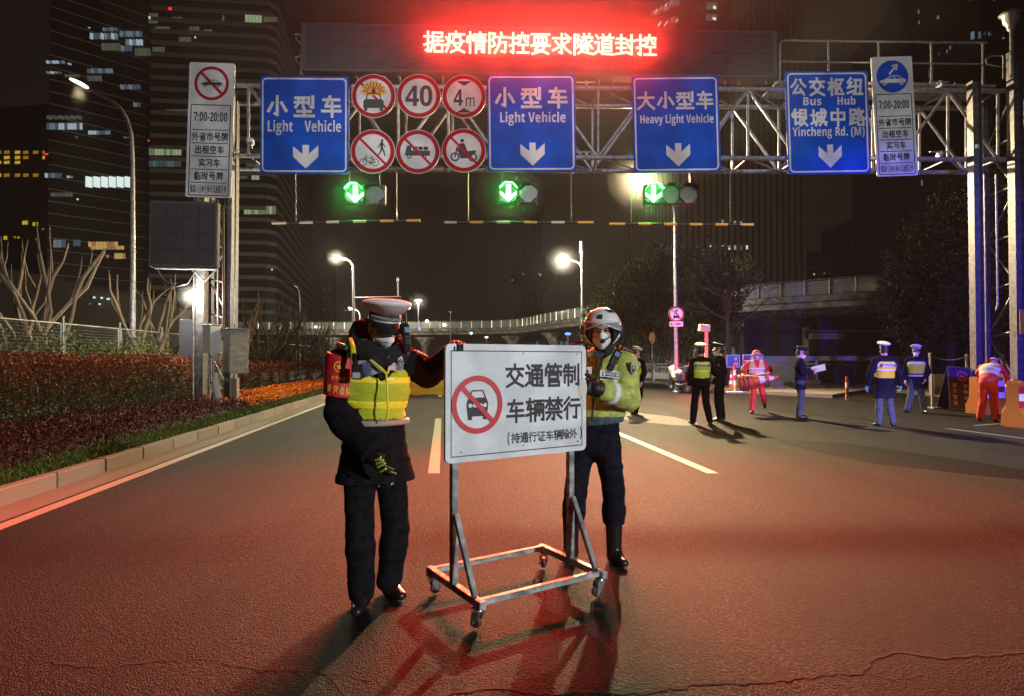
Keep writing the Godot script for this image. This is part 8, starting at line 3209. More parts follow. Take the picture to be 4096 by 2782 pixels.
	m = MB.new()
	m.box(Transform3D(Basis(Vector3.UP, -0.7), Vector3(-0.35, 11.55, -0.35)), Vector3(0.7, 0.5, 0.2), 0.03)
	part("lamp_housing", m, mats.dark_steel, bk)
	var lb := thing("street_lamp", "street lamp on the right kerb behind the viewer", "street lamp", Vector3(11.0, 0, 6.2))
	m = MB.new()
	m.tube([Vector3.ZERO, Vector3(0, 8.6, 0), Vector3(-0.3, 9.4, 0), Vector3(-1.2, 9.75, 0)], [0.10, 0.07, 0.06, 0.05], 10)
	part("pole", m, mats.steel, lb)
	m = MB.new()
	m.ball(Transform3D(Basis(), Vector3(-1.6, 9.78, 0)), Vector3(0.45, 0.10, 0.18), 14, 8)
	part("lamp_head", m, mats.steel, lb)
	again(bk, Vector3(-4.0, 0, 37.0), 0.4, "second tall floodlight mast farther behind the viewer").scale.y = 1.18
	# small far lights about the bridge
	var small := [[1635, 1231, 97.5, "lamp_glow", "small bright lamp on the footbridge at the tip of the white cap", 0.28], [1707, 1285, 97.3, "lamp_glow", "tiny lamp on the footbridge railing left of centre", 0.22], [1776, 1300, 97.0, "lamp_glow", "tiny lamp low on the footbridge railing, left of centre", 0.22],
		[1262, 1309, 98.0, "lamp_glow", "tiny white lamp on the footbridge railing above the flower bed", 0.2], [1678, 1316, 97.0, "blue_light", "tiny blue lamp on the footbridge side", 0.2], [1885, 1334, 90.0, "teal_light", "tiny teal lamp under the footbridge above the wheeled sign", 0.2], [1877, 1331, 90.0, "beacon_light_red", "tiny red lamp under the footbridge above the wheeled sign", 0.14]]
	glow("blue_light", 0.1, 0.2, 1.0, 3.0)
	glow("teal_light", 0.3, 0.8, 1.0, 3.0)
	for q in small:
		var lm := MB.new()
		lm.ball(Transform3D(), Vector3.ONE * q[5], 10, 6)
		var o := single("small_lamp", lm, mats[q[3]], q[4], "lamp")
		o.position = at(q[0], q[1], q[2])
	for q in [[2272, 1337, 1436, 40.0, "blue_light", "short post lamp glowing blue just left of the helmeted officer"], [1946, 1350, 1434, 85.0, "lamp_glow", "short post lamp glowing white above the wheeled sign's top edge"]]:
		var p := at(q[0], 1434, q[3])
		p.y = 0
		var o := thing("post_lamp", q[5], "lamp", p)
		var tp := at(q[0], q[1], q[3]) - p
		var pm := MB.new()
		pm.rod(Vector3.ZERO, tp, 0.045, 8)
		part("pole", pm, mats.steel, o)
		pm = MB.new()
		pm.lathe(Transform3D(Basis(), tp), [Vector2(0, -0.08), Vector2(0.2, -0.05), Vector2(0.2, 0.05), Vector2(0, 0.1)], 12)
		part("lamp_head", pm, mats[q[4]], o)
	var rl := MB.new()
	rl.ball(Transform3D(), Vector3.ONE * 0.5, 8, 5)
	var ro := single("beacon_lamp", rl, mats.beacon_light_red, "single red aircraft beacon left of the dark tree on the right", "lamp")
	ro.position = at(3602, 995, 300)

func fog_ball(p: Vector3, size: Vector3, density: float, shells: int) -> void:
	# thickening mist: nested shells, each thinner and wider than the last
	for i in shells:
		var k := pow(float(i + 1) / shells, 2.2)
		var f := FogVolume.new()
		f.name = numbered("mist")
		f.size = size * k
		f.shape = RenderingServer.FOG_VOLUME_SHAPE_ELLIPSOID
		f.position = p
		var m := FogMaterial.new()
		m.density = density * (1.0 - 0.75 * i / shells) / shells
		m.albedo = Color(0.92, 0.92, 0.92)
		f.material = m
		f.set_meta("kind", "stuff")
		add_child(f)

func mist() -> void:
	# the damp night air, thicker round the message sign
	var e: Environment = get_node("world").environment
	e.fog_enabled = true
	e.fog_density = 0.0002
	e.fog_light_color = Color(0.9, 0.9, 0.9)
	fog_ball(at(2163, 140, 16.6), Vector3(24.0, 8.5, 5.0), 0.11, 12)
	fog_ball(at(2163, 188, 16.9), Vector3(9.6, 2.0, 1.6), 0.26, 8)
	fog_ball(at(2562, 709, 26.6), Vector3(3.0, 2.8, 2.0), 0.07, 9)
	fog_ball(at(312, 345, 18.9), Vector3(1.3, 1.0, 0.9), 0.07, 6)
	fog_ball(at(2252, 1042, 56.0), Vector3(3.2, 2.9, 2.0), 0.05, 8)
	fog_ball(at(1345, 1032, 56.0), Vector3(1.8, 1.6, 1.6), 0.05, 6)
	fog_ball(at(1673, 1206, 96.0), Vector3(3.6, 3.0, 2.0), 0.10, 6)
	fog_ball(at(766, 1186, 16.9), Vector3(0.8, 0.75, 0.6), 0.45, 7)
	for q in [[1421, 777], [2034, 773], [2614, 777]]:
		fog_ball(at(q[0], q[1], gz(q[0]) - 0.2), Vector3(2.0, 1.9, 1.2), 0.30, 8)

func rail_fence(t: Node3D, a: Vector3, b: Vector3, h: float, post_m: Material, step: float, gap := 0.13) -> void:
	var n := maxi(int(a.distance_to(b) / step), 1)
	for i in n + 1:
		var m := MB.new()
		var p := a.lerp(b, float(i) / n)
		m.box(Transform3D(Basis(), p + Vector3(0, h * 0.53, 0)), Vector3(0.09, h * 1.06, 0.09), 0.01)
		m.ball(Transform3D(Basis(), p + Vector3(0, h * 1.09, 0)), Vector3.ONE * 0.055, 8, 5)
		part("post", m, post_m, t)
	for y in [h * 0.98, h * 0.80, h * 0.14]:
		var m := MB.new()
		m.rod(a + Vector3(0, y, 0), b + Vector3(0, y, 0), 0.026, 6)
		part("rail", m, post_m, t)
	var m := MB.new()
	var l := a.distance_to(b)
	var x := gap
	while x < l:
		var p := a.lerp(b, x / l)
		m.rod(p + Vector3(0, h * 0.14, 0), p + Vector3(0, h * 0.80, 0), 0.011, 5)
		x += gap
	part("bars", m, post_m, t, "stuff")

func cone_parts(t: Node3D, f: Transform3D, h: float, red: Material, white: Material, base := true) -> void:
	var r := func(y: float) -> float: return lerpf(0.14, 0.03, y)
	var cuts := [0.0, 0.34, 0.52, 0.66, 0.82, 1.0]
	for i in 5:
		var m := MB.new()
		m.lathe(f, [Vector2(r.call(cuts[i]), cuts[i] * h), Vector2(r.call(cuts[i + 1]), cuts[i + 1] * h)], 16)
		if i == 4:
			m.lathe(f, [Vector2(0.03, h), Vector2(0.0, h + 0.004)], 16)
		part("cone_body" if i % 2 == 0 else "reflective_band", m, red if i % 2 == 0 else white, t)
	if base:
		var m := MB.new()
		m.box(f * Transform3D(Basis(), Vector3(0, 0.02, 0)), Vector3(0.38, 0.04, 0.38), 0.012)
		part("base", m, red, t)

func water_barrier(label: String, p: Vector3, turn: float, w: float, h: float, m: Material, checks: bool) -> void:
	var t := thing("barrier", label, "barrier", p, turn)
	var b := MB.new()
	var pr := PackedVector2Array([Vector2(-0.25, 0.03), Vector2(0.25, 0.03), Vector2(0.24, 0.25 * h), Vector2(0.14, 0.45 * h), Vector2(0.12, h), Vector2(-0.12, h), Vector2(-0.14, 0.45 * h), Vector2(-0.24, 0.25 * h)])
	b.prism(Transform3D(Basis(Vector3.UP, PI / 2), Vector3(-w * 0.5, 0, 0)), pr, w)
	part("body", b, m, t)
	for x in [-w * 0.3, w * 0.3]:
		b = MB.new()
		b.bx(x, 0.015, 0, 0.3, 0.03, 0.42, 0.005)
		part("foot", b, m, t)
	if checks:
		var red := mat("check_red", 0.42, 0.02, 0.02, 0.4)
		var white := mat("reflective", 0.75, 0.75, 0.77, 0.35)
		var n := 5
		for i in n:
			for k in 3:
				var c := MB.new()
				c.bx((i - (n - 1) * 0.5) * w / n, h * (0.52 + 0.155 * k), 0.152 - 0.012 * k, w / n * 0.98, h * 0.15, 0.01)
				part("reflective_panel", c, red if (i + k) % 2 == 0 else white, t)
	b = MB.new()
	b.lathe(Transform3D(Basis(), Vector3(0, h, 0)), [Vector2(0.06, 0), Vector2(0.06, 0.03), Vector2(0, 0.035)], 12)
	part("filler_cap", b, m, t)

func street_things() -> void:
	var steel: Material = mats.steel
	# control boxes at the left gantry leg
	var grey := mat("box_grey", 0.24, 0.235, 0.215, 0.55)
	var pale := mat("box_pale", 0.50, 0.50, 0.49, 0.35, 0.2)
	grain(grey, T.rough, 1.0)
	var t := thing("control_box", "large grey steel cabinet with two locks on a post, right of the left gantry leg", "cabinet", at(940, 1434, 16.7) * Vector3(1, 0, 1), 0.0)
	var cx := Transform3D(Basis(Vector3.UP, -0.72), Vector3(0.0, at(0, 1405, 16.7).y, 0))
	var m := MB.new()
	m.box(cx, Vector3(0.46, 1.16, 0.52), 0.012)
	part("cabinet", m, grey, t)
	m = MB.new()
	m.box(cx * Transform3D(Basis(), Vector3(0, 0.595, 0)), Vector3(0.54, 0.03, 0.60), 0.008)
	part("roof", m, grey, t)
	m = MB.new()
	m.box(cx * Transform3D(Basis(), Vector3(0, 0, 0.268)), Vector3(0.42, 1.10, 0.012), 0.004)
	var door := part("door", m, mat("box_door", 0.30, 0.29, 0.265, 0.5), t)
	for y in [0.33, -0.22]:
		m = MB.new()
		m.box(cx * Transform3D(Basis(), Vector3(-0.15, y, 0.285)), Vector3(0.035, 0.09, 0.025), 0.006)
		part("lock", m, mats.dark_steel, door)
	m = MB.new()
	m.bx(0.0, 0.5, 0, 0.17, 0.9, 0.17, 0.01)
	part("post", m, mat("post_brown", 0.16, 0.13, 0.10, 0.8), t)
	t = thing("control_box", "small pale steel box with peeling stickers, beside the large grey cabinet", "cabinet", at(845, 1434, 16.5) * Vector3(1, 0, 1), 0.0)
	cx = Transform3D(Basis(Vector3.UP, -0.55), Vector3(0, at(0, 1356, 16.5).y, 0))
	m = MB.new()
	m.box(cx, Vector3(0.36, 0.72, 0.30), 0.012)
	part("cabinet", m, pale, t)
	m = MB.new()
	m.box(cx * Transform3D(Basis(), Vector3(0, 0.375, 0)), Vector3(0.42, 0.03, 0.36), 0.008)
	part("roof", m, pale, t)
	for q in [[-0.181, 0.05, 0.0, 0.05, 0.22], [-0.181, -0.22, 0.05, 0.04, 0.05]]:
		m = MB.new()
		m.box(cx * Transform3D(Basis(), Vector3(q[0], q[1], q[2])), Vector3(0.004, q[4], q[3]))
		part("sticker", m, mats.sign_white, t)
	m = MB.new()
	m.tube([Vector3(0.05, at(0, 1412, 16.5).y, 0), Vector3(0.05, 0.9, 0), Vector3(0.08, 0.2, 0)], [0.03, 0.03, 0.03], 8)
	m.tube([Vector3(-0.08, at(0, 1412, 16.5).y, 0), Vector3(-0.06, 0.9, 0), Vector3(-0.02, 0.2, 0)], [0.02, 0.02, 0.02], 8)
	part("conduit", m, steel, t)
	t = thing("control_box", "narrow dark metal cabinet left of the left gantry leg", "cabinet", at(752, 1434, 18.6) * Vector3(1, 0, 1), 0.12)
	m = MB.new()
	m.bx(0, at(0, 1363, 18.6).y, 0, 0.42, 1.25, 0.35, 0.012)
	part("cabinet", m, mat("box_blue_grey", 0.085, 0.095, 0.115, 0.35, 0.3), t)
	m = MB.new()
	m.bx(0, 0.7, 0, 0.3, 1.3, 0.25, 0.01)
	part("plinth", m, mats.concrete, t)
	m = MB.new()
	m.tube([at(879, 1612, 16.4), at(866, 1555, 16.5), at(856, 1490, 16.6)], [0.09, 0.085, 0.08], 9)
	single("stake", m, mat("limewash", 0.48, 0.45, 0.38, 0.8), "pale leaning limewashed stump at the end of the red hedge", "stump")
	# plastic barriers across the road behind the officers
	water_barrier("red plastic barrier across the road behind the white-capped officer", on(1578, 1578), 0.02, 1.25, 0.72, mat("barrier_red", 0.40, 0.02, 0.03, 0.5), false)
	var yel := mat("barrier_yellow", 0.62, 0.40, 0.015, 0.5)
	water_barrier("yellow plastic barrier across the road, right behind the wheeled sign's left edge", on(1715, 1577), 0.02, 1.55, 0.72, yel, false)
	water_barrier("second yellow plastic barrier across the road, mostly hidden by the wheeled sign", on(1872, 1577), 0.02, 1.5, 0.72, yel, false)
	# railings on the right
	var rm := mat("railing_white", 0.34, 0.32, 0.31, 0.5)
	t = thing("railing", "low white railing with posts behind the motorcycle", "railing")
	rail_fence(t, on(2470, 1512, 0.14), on(2790, 1528, 0.14), 1.08, rm, 1.7)
	t = thing("railing", "railing panel in front of the blue signs, left of the running worker", "railing")
	rail_fence(t, on(2935, 1545, 0.14), on(3070, 1545, 0.14), 1.05, rm, 1.6)
	t = thing("railing", "railing panel between the running worker and the reading officer", "railing")
	rail_fence(t, on(3098, 1540, 0.14), on(3268, 1540, 0.14), 1.15, rm, 1.9)
	for q in [[3112, 1562, "stepped concrete block under the railing, beside the running worker"], [3256, 1556, "stepped concrete block under the railing, right of the reading officer"]]:
		var p := on(q[0], q[1])
		t = thing("concrete_block", q[2], "block", p)
		m = MB.new()
		m.bx(0, 0.12, 0, 0.86, 0.24, 0.5, 0.02)
		part("lower_step", m, mats.concrete, t)
		m = MB.new()
		m.bx(0, 0.36, -0.05, 0.58, 0.235, 0.36, 0.02)
		part("upper_step", m, mats.concrete, t)
	# blue warning signs
	for q in [[2933, 1442, "blue flood-warning sign, mostly hidden behind the all-black officer", 56.0], [3012, 1440, "blue flood-warning sign with a red no-entry disc behind the running worker", 84.0]]:
		var depth := 27.5
		var s := depth / FOC
		var b := at(q[0], 1434, depth) * Vector3(1, 0, 1)
		t = thing("warning_sign", q[2], "road sign", b)
		var f := Transform3D(Basis(), at(q[0], q[1], depth) - b)
		m = MB.new()
		m.box(f, Vector3(q[3] * s, 52 * s, 0.03), 0.01)
		part("panel", m, mat("warn_blue", 0.02, 0.10, 0.42, 0.5), t)
		m = MB.new()
		outline(m, f, q[3] * s - 0.04, 52 * s - 0.04, 0.02, 0.02, 0.018)
		part("border", m, mats.sign_white, t)
		if q[3] > 60:
			m = MB.new()
			m.ring(f * Transform3D(Basis(), Vector3(-27 * s, -1 * s, 0)), 0.0, 12.5 * s, 0.019, 24)
			part("red_disc", m, mats.sign_red, t)
			m = MB.new()
			m.box(f * Transform3D(Basis(), Vector3(-27 * s, -1 * s, 0.021)), Vector3(17 * s, 4 * s, 0.003))
			part("white_bar", m, mats.sign_white, t)
			m = MB.new()
			han(m, f, "道路积水", Vector2(-10 * s, 18 * s), 11 * s, 15 * s, 12.5 * s, 0.018, 0.018)
			han(m, f, "禁止通行", Vector2(-10 * s, -4 * s), 11 * s, 15 * s, 12.5 * s, 0.018, 0.018)
			part("chinese_lettering", m, mats.sign_white, t)
		else:
			m = MB.new()
			han(m, f, "水", Vector2(4 * s, 18 * s), 14 * s, 16 * s, 16 * s, 0.018, 0.018)
			han(m, f, "行", Vector2(4 * s, -4 * s), 14 * s, 16 * s, 16 * s, 0.018, 0.018)
			part("chinese_lettering", m, mats.sign_white, t)
		m = MB.new()
		m.rod(Vector3(0, 0, -0.03), f.origin + Vector3(0, 0, -0.03), 0.03, 7)
		part("post", m, steel, t)
	# cones, striped posts and the flat base between the officers and the runner
	var cred := mat("cone_red", 0.55, 0.035, 0.02, 0.5)
	var refl := mat("reflective", 0.75, 0.75, 0.77, 0.35)
	for q in [[2959, 1562, "red and white traffic cone standing behind the runner's bundle"], [2926, 1560, "red and white traffic cone half hidden by the all-black officer"]]:
		t = thing("traffic_cone", q[2], "traffic cone", on(q[0], q[1]))
		cone_parts(t, Transform3D(), 0.92, cred, refl)
	t = thing("striped_post", "slim post banded red, white and yellow on a flat pale base", "bollard", on(2941, 1570))
	var cols := [mat("post_yellow", 0.60, 0.50, 0.04, 0.5), refl, cred, refl, cred]
	for i in 5:
		m = MB.new()
		m.lathe(Transform3D(), [Vector2(0.055, 0.09 + 0.23 * i), Vector2(0.055, 0.09 + 0.23 * (i + 1))], 12)
		if i == 4:
			m.lathe(Transform3D(), [Vector2(0.055, 1.24), Vector2(0, 1.25)], 12)
		part("band", m, cols[i], t)
	m = MB.new()
	m.bx(0, 0.045, 0, 0.72, 0.09, 0.32, 0.02)
	part("base", m, mat("base_pale", 0.55, 0.55, 0.5, 0.7), t)
	t = thing("striped_post", "short red and white post standing alone on the paving", "bollard", on(3389, 1597))
	for i in 4:
		m = MB.new()
		m.lathe(Transform3D(), [Vector2(0.052, 0.21 * i), Vector2(0.052, 0.21 * (i + 1))], 12)
		if i == 3:
			m.lathe(Transform3D(), [Vector2(0.052, 0.84), Vector2(0, 0.85)], 12)
		part("band", m, [mat("post_pale_red", 0.45, 0.22, 0.18, 0.5), cred, refl, cred][i], t)
	# bundle of stacked cones in the runner's arms
	t = thing("traffic_cone", "stack of orange traffic cones carried sideways by the running worker", "traffic cone", at(3040, 1506, 16.15))
	var f := Transform3D(Basis(Vector3.BACK, -1.40) * Basis(Vector3.RIGHT, 0.15), Vector3(-0.30, -0.12, 0.0))
	var orange := mat("cone_orange", 0.62, 0.10, 0.015, 0.5)
	cone_parts(t, f, 0.78, orange, refl, false)
	for i in 5:
		m = MB.new()
		m.lathe(f * Transform3D(Basis(Vector3.BACK, 0.05 * (i % 3) - 0.05), Vector3(0.03 * (i % 2), -0.055 * i, 0)), [Vector2(0.14, 0.12), Vector2(0.17, 0.05), Vector2(0.20 + 0.02 * (i % 3), 0.0), Vector2(0.18, -0.03), Vector2(0.0, -0.03)], 18)
		part("nested_cone", m, [orange, mat("cone_dark_red", 0.30, 0.03, 0.03, 0.6)][i % 2], t)
	m = MB.new()
	m.rod(at(2995, 1503, 15.9), at(3078, 1488, 15.9), 0.018, 7)
	single("stick", m, mat("stick_pale", 0.60, 0.50, 0.30, 0.6), "thin pale stick held across the carried cones", "stick")
	motorcycle()
	# warning board with round yellow face on a post by the saplings, pale camera box, chain posts, hedge, blue wall
	t = thing("warning_board", "round yellow board on a thin post between the red-lit saplings", "road sign", at(2609, 1434, 38.0) * Vector3(1, 0, 1))
	m = MB.new()
	m.rod(Vector3(0, 0, 0), Vector3(0, at(0, 1340, 38).y, 0), 0.04, 8)
	part("post", m, steel, t)
	m = MB.new()
	m.ball(Transform3D(Basis(), Vector3(0, at(0, 1352, 38).y, 0.06)), Vector3(0.20, 0.38, 0.04), 16, 8)
	part("board", m, mat("board_ochre", 0.42, 0.25, 0.04, 0.6), t)
	t = thing("camera_box", "pale angular box on a slanted post behind the two officers", "camera", at(2822, 1434, 27.0) * Vector3(1, 0, 1))
	m = MB.new()
	m.bar(Vector3(0, 0, 0), Vector3(0.06, at(0, 1325, 27).y, 0), 0.14, 0.10, Vector3.BACK, 0.01)
	part("post", m, mat("post_ochre", 0.40, 0.33, 0.18, 0.6), t)
	m = MB.new()
	m.box(Transform3D(Basis(Vector3.BACK, -0.05), Vector3(-0.05, at(0, 1313, 27).y, 0)), Vector3(0.46, 0.30, 0.35), 0.02)
	part("housing", m, mat("fascia", 0.42, 0.38, 0.30, 0.7), t)
	var w := thing("low_wall", "long low pale wall lit blue behind the clipped hedge on the right", "wall")
	m = MB.new()
	m.bar(at(3040, 1434, 44) * Vector3(1, 0, 1) + Vector3(0, 0.85, 0), at(3660, 1434, 43) * Vector3(1, 0, 1) + Vector3(0, 0.85, 0), 0.3, 1.7, Vector3.UP, 0.02)
	part("wall", m, mat("wall_pale", 0.42, 0.42, 0.44, 0.7), w)
	var lm := leaf_mat("leaf")
	var h := thing("hedge", "clipped dark green hedge on the right, in front of the blue-lit wall", "hedge")
	var hb := MB.new()
	var a := on(3262, 1528, 0.14)
	var b2 := on(3880, 1545, 0.14)
	for i in 12000:
		var k := rng.randf()
		var front := rng.randf() < 0.6
		var p := a.lerp(b2, k) + Vector3(0, rng.randf() * 1.15 if front else 1.15 + rng.randf_range(-0.06, 0.05), rng.randf_range(-0.1, 0.04) if front else -rng.randf() * 1.1)
		mb_col(hb, Color(0.040, 0.050, 0.014), 0.5)
		leaf(hb, p, (rnd_dir() + Vector3(0, 0.4, 0.5)).normalized(), rnd_dir(), 0.09, 0.05)
	part("foliage", hb, lm, h, "stuff")
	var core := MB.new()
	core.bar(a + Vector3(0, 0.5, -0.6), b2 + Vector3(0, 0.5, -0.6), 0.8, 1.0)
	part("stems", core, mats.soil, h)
	t = thing("chain_rail", "slack white chain strung between short posts in front of the right gantry leg", "railing")
	var last := Vector3.ZERO
	for q in [[3722, 1413], [3868, 1418], [4010, 1422]]:
		var p := at(q[0], q[1], 24.0)
		m = MB.new()
		m.rod(Vector3(p.x, 0.1, p.z), p, 0.055, 9)
		m.ball(Transform3D(Basis(), p), Vector3(0.075, 0.05, 0.075), 10, 6)
		part("post", m, rm, t)
		if last != Vector3.ZERO:
			m = MB.new()
			var pts := []
			for i in 9:
				var k := i / 8.0
				pts.append(last.lerp(p, k) - Vector3(0, 0.05 + 0.16 * 4.0 * k * (1.0 - k), 0))
			m.tube(pts, [0.022], 6)
			part("chain", m, rm, t)
		last = p
	# folded notice boards beside the bending worker
	var navy := mat("notice_navy", 0.030, 0.028, 0.075, 0.5)
	t = thing("notice_board", "dark folding notice board with a pink ring and car, beside the bending worker", "road sign", on(3842, 1640), -0.06)
	var nf := Transform3D(Basis(Vector3.RIGHT, -0.22).rotated(Vector3.BACK, -0.10), Vector3(0.0, 0.64, 0.02))
	m = MB.new()
	m.box(nf, Vector3(0.66, 1.24, 0.025), 0.01)
	part("panel", m, navy, t)
	m = MB.new()
	outline(m, nf, 0.66, 1.24, 0.01, 0.018, 0.0145)
	part("frame", m, steel, t)
	m = MB.new()
	m.ring(nf * Transform3D(Basis(), Vector3(0.06, 0.36, 0)), 0.115, 0.145, 0.0145, 30)
	part("pink_ring", m, mat("notice_pink", 0.62, 0.10, 0.16, 0.5), t)
	m = MB.new()
	front_car(m, Vector2.ZERO, 0.14, 0.0)
	for i in m.v.size():
		m.v[i] = nf * (m.v[i] + Vector3(0.06, 0.35, 0.0145))
	part("car_symbol", m, mat("notice_pink", 0.62, 0.10, 0.16, 0.5), t)
	m = MB.new()
	var k := 0
	for ch in "前方管控":
		han(m, nf, ch, Vector2(-0.22, 0.14 - 0.175 * k), 0.11, 0.12, 0.1, 0.016, 0.0145)
		k += 1
	k = 0
	for ch in "车辆绕行":
		han(m, nf, ch, Vector2(0.08, 0.14 - 0.175 * k), 0.11, 0.12, 0.1, 0.016, 0.0145)
		k += 1
	part("chinese_lettering", m, mat("notice_text", 0.45, 0.42, 0.38, 0.6), t)
	m = MB.new()
	m.box(Transform3D(Basis(Vector3.RIGHT, 0.25).rotated(Vector3.BACK, -0.10), Vector3(0.0, 0.62, -0.28)), Vector3(0.66, 1.2, 0.025), 0.01)
	part("rear_panel", m, navy, t)
	t = thing("display_frame", "low steel frame with a shiny gold board, left of the dark notice board", "frame", on(3775, 1632), 0.05)
	m = MB.new()
	m.bx(0.02, 0.72, 0, 0.62, 0.62, 0.02, 0.005)
	part("panel", m, mat("gold_foil", 0.50, 0.40, 0.18, 0.28, 0.6), t)
	for x in [-0.34, 0.36]:
		m = MB.new()
		m.bx(x, 0.52, 0.0, 0.06, 1.04, 0.06, 0.006)
		part("leg", m, rm, t)
	m = MB.new()
	m.bx(0, 0.03, 0.05, 0.9, 0.04, 0.3, 0.005)
	part("foot", m, steel, t)
	var ob := mat("barrier_orange", 0.42, 0.13, 0.012, 0.5)
	water_barrier("orange barrier with red and white checks behind the bending worker's legs", on(3962, 1655), 0.15, 1.0, 1.0, ob, true)
	water_barrier("orange barrier with red and white checks under the bending worker's hand", on(4062, 1692), 0.9, 0.95, 0.98, ob, true)
	water_barrier("orange checked barrier cut by the right edge of the picture", on(4120, 1708), 0.25, 0.95, 0.98, ob, true)
	# pole with lantern camera at the top right corner
	t = thing("camera_mast", "grey mast with a lantern-shaped camera at the top right corner", "camera", at(4066, 1434, 17.3) * Vector3(1, 0, 1))
	m = MB.new()
	m.rod(Vector3(0, gat(4066, 345).y, 0), Vector3(0, at(0, 120, 17.3).y, 0), 0.05, 10)
	part("mast", m, steel, t)
	var cy := at(0, 120, 17.3).y
	m = MB.new()
	m.lathe(Transform3D(Basis(), Vector3(0.0, cy, 0)), [Vector2(0.05, -0.05), Vector2(0.10, 0.02), Vector2(0.12, 0.12), Vector2(0.20, 0.22), Vector2(0.22, 0.42), Vector2(0.30, 0.46), Vector2(0.05, 0.60), Vector2(0.0, 0.60)], 16)
	part("camera", m, pale, t)
	t = thing("junction_box", "grey equipment boxes with cables on the right gantry post at the picture's edge", "equipment box", gat(4060, 480) + Vector3(0, 0, 0.1))
	m = MB.new()
	m.bx(0, 0, 0, 0.22, 0.34, 0.2, 0.01)
	m.bx(0.05, -0.75, 0, 0.30, 0.9, 0.22, 0.01)
	part("box", m, mats.dark_steel, t)
	m = MB.new()
	m.tube([Vector3(-0.1, 0.1, 0.1), Vector3(-0.3, 0.0, 0.1), Vector3(-0.28, -0.3, 0.12), Vector3(0, -0.4, 0.12)], [0.015, 0.015, 0.015, 0.015], 6)
	part("cable", m, mats.dark_steel, t)
	t = thing("notice_plate", "orange warning plate at the right edge of the picture, on the gantry post", "road sign", at(4092, 1288, 17.2))
	m = MB.new()
	m.bx(0, 0, 0, 0.16, 0.70, 0.02, 0.004)
	part("panel", m, mat("plate_orange", 0.55, 0.30, 0.02, 0.5), t)
	m = MB.new()
	outline(m, Transform3D(), 0.14, 0.66, 0.01, 0.012, 0.0115)
	part("border_line", m, mats.sign_ink, t)
	# security cameras hanging on the gantry
	for q in [[1010, 582, "dome-backed security camera on the gantry between the left leg and the blue sign"], [3878, 607, "security camera on the gantry's lower tube near the right leg"]]:
		t = thing("security_camera", q[2], "camera", gat(q[0], q[1]) + Vector3(0, 0, 0.15))
		m = MB.new()
		m.box(Transform3D(Basis(Vector3.UP, 0.3), Vector3(0, 0.05, 0)), Vector3(0.2, 0.16, 0.34), 0.04)
		part("housing", m, pale, t)
		m = MB.new()
		m.rod(Vector3(0, 0, 0), Vector3(0, -0.12, -0.1), 0.03, 7)
		part("bracket", m, steel, t)
	patrol_car()

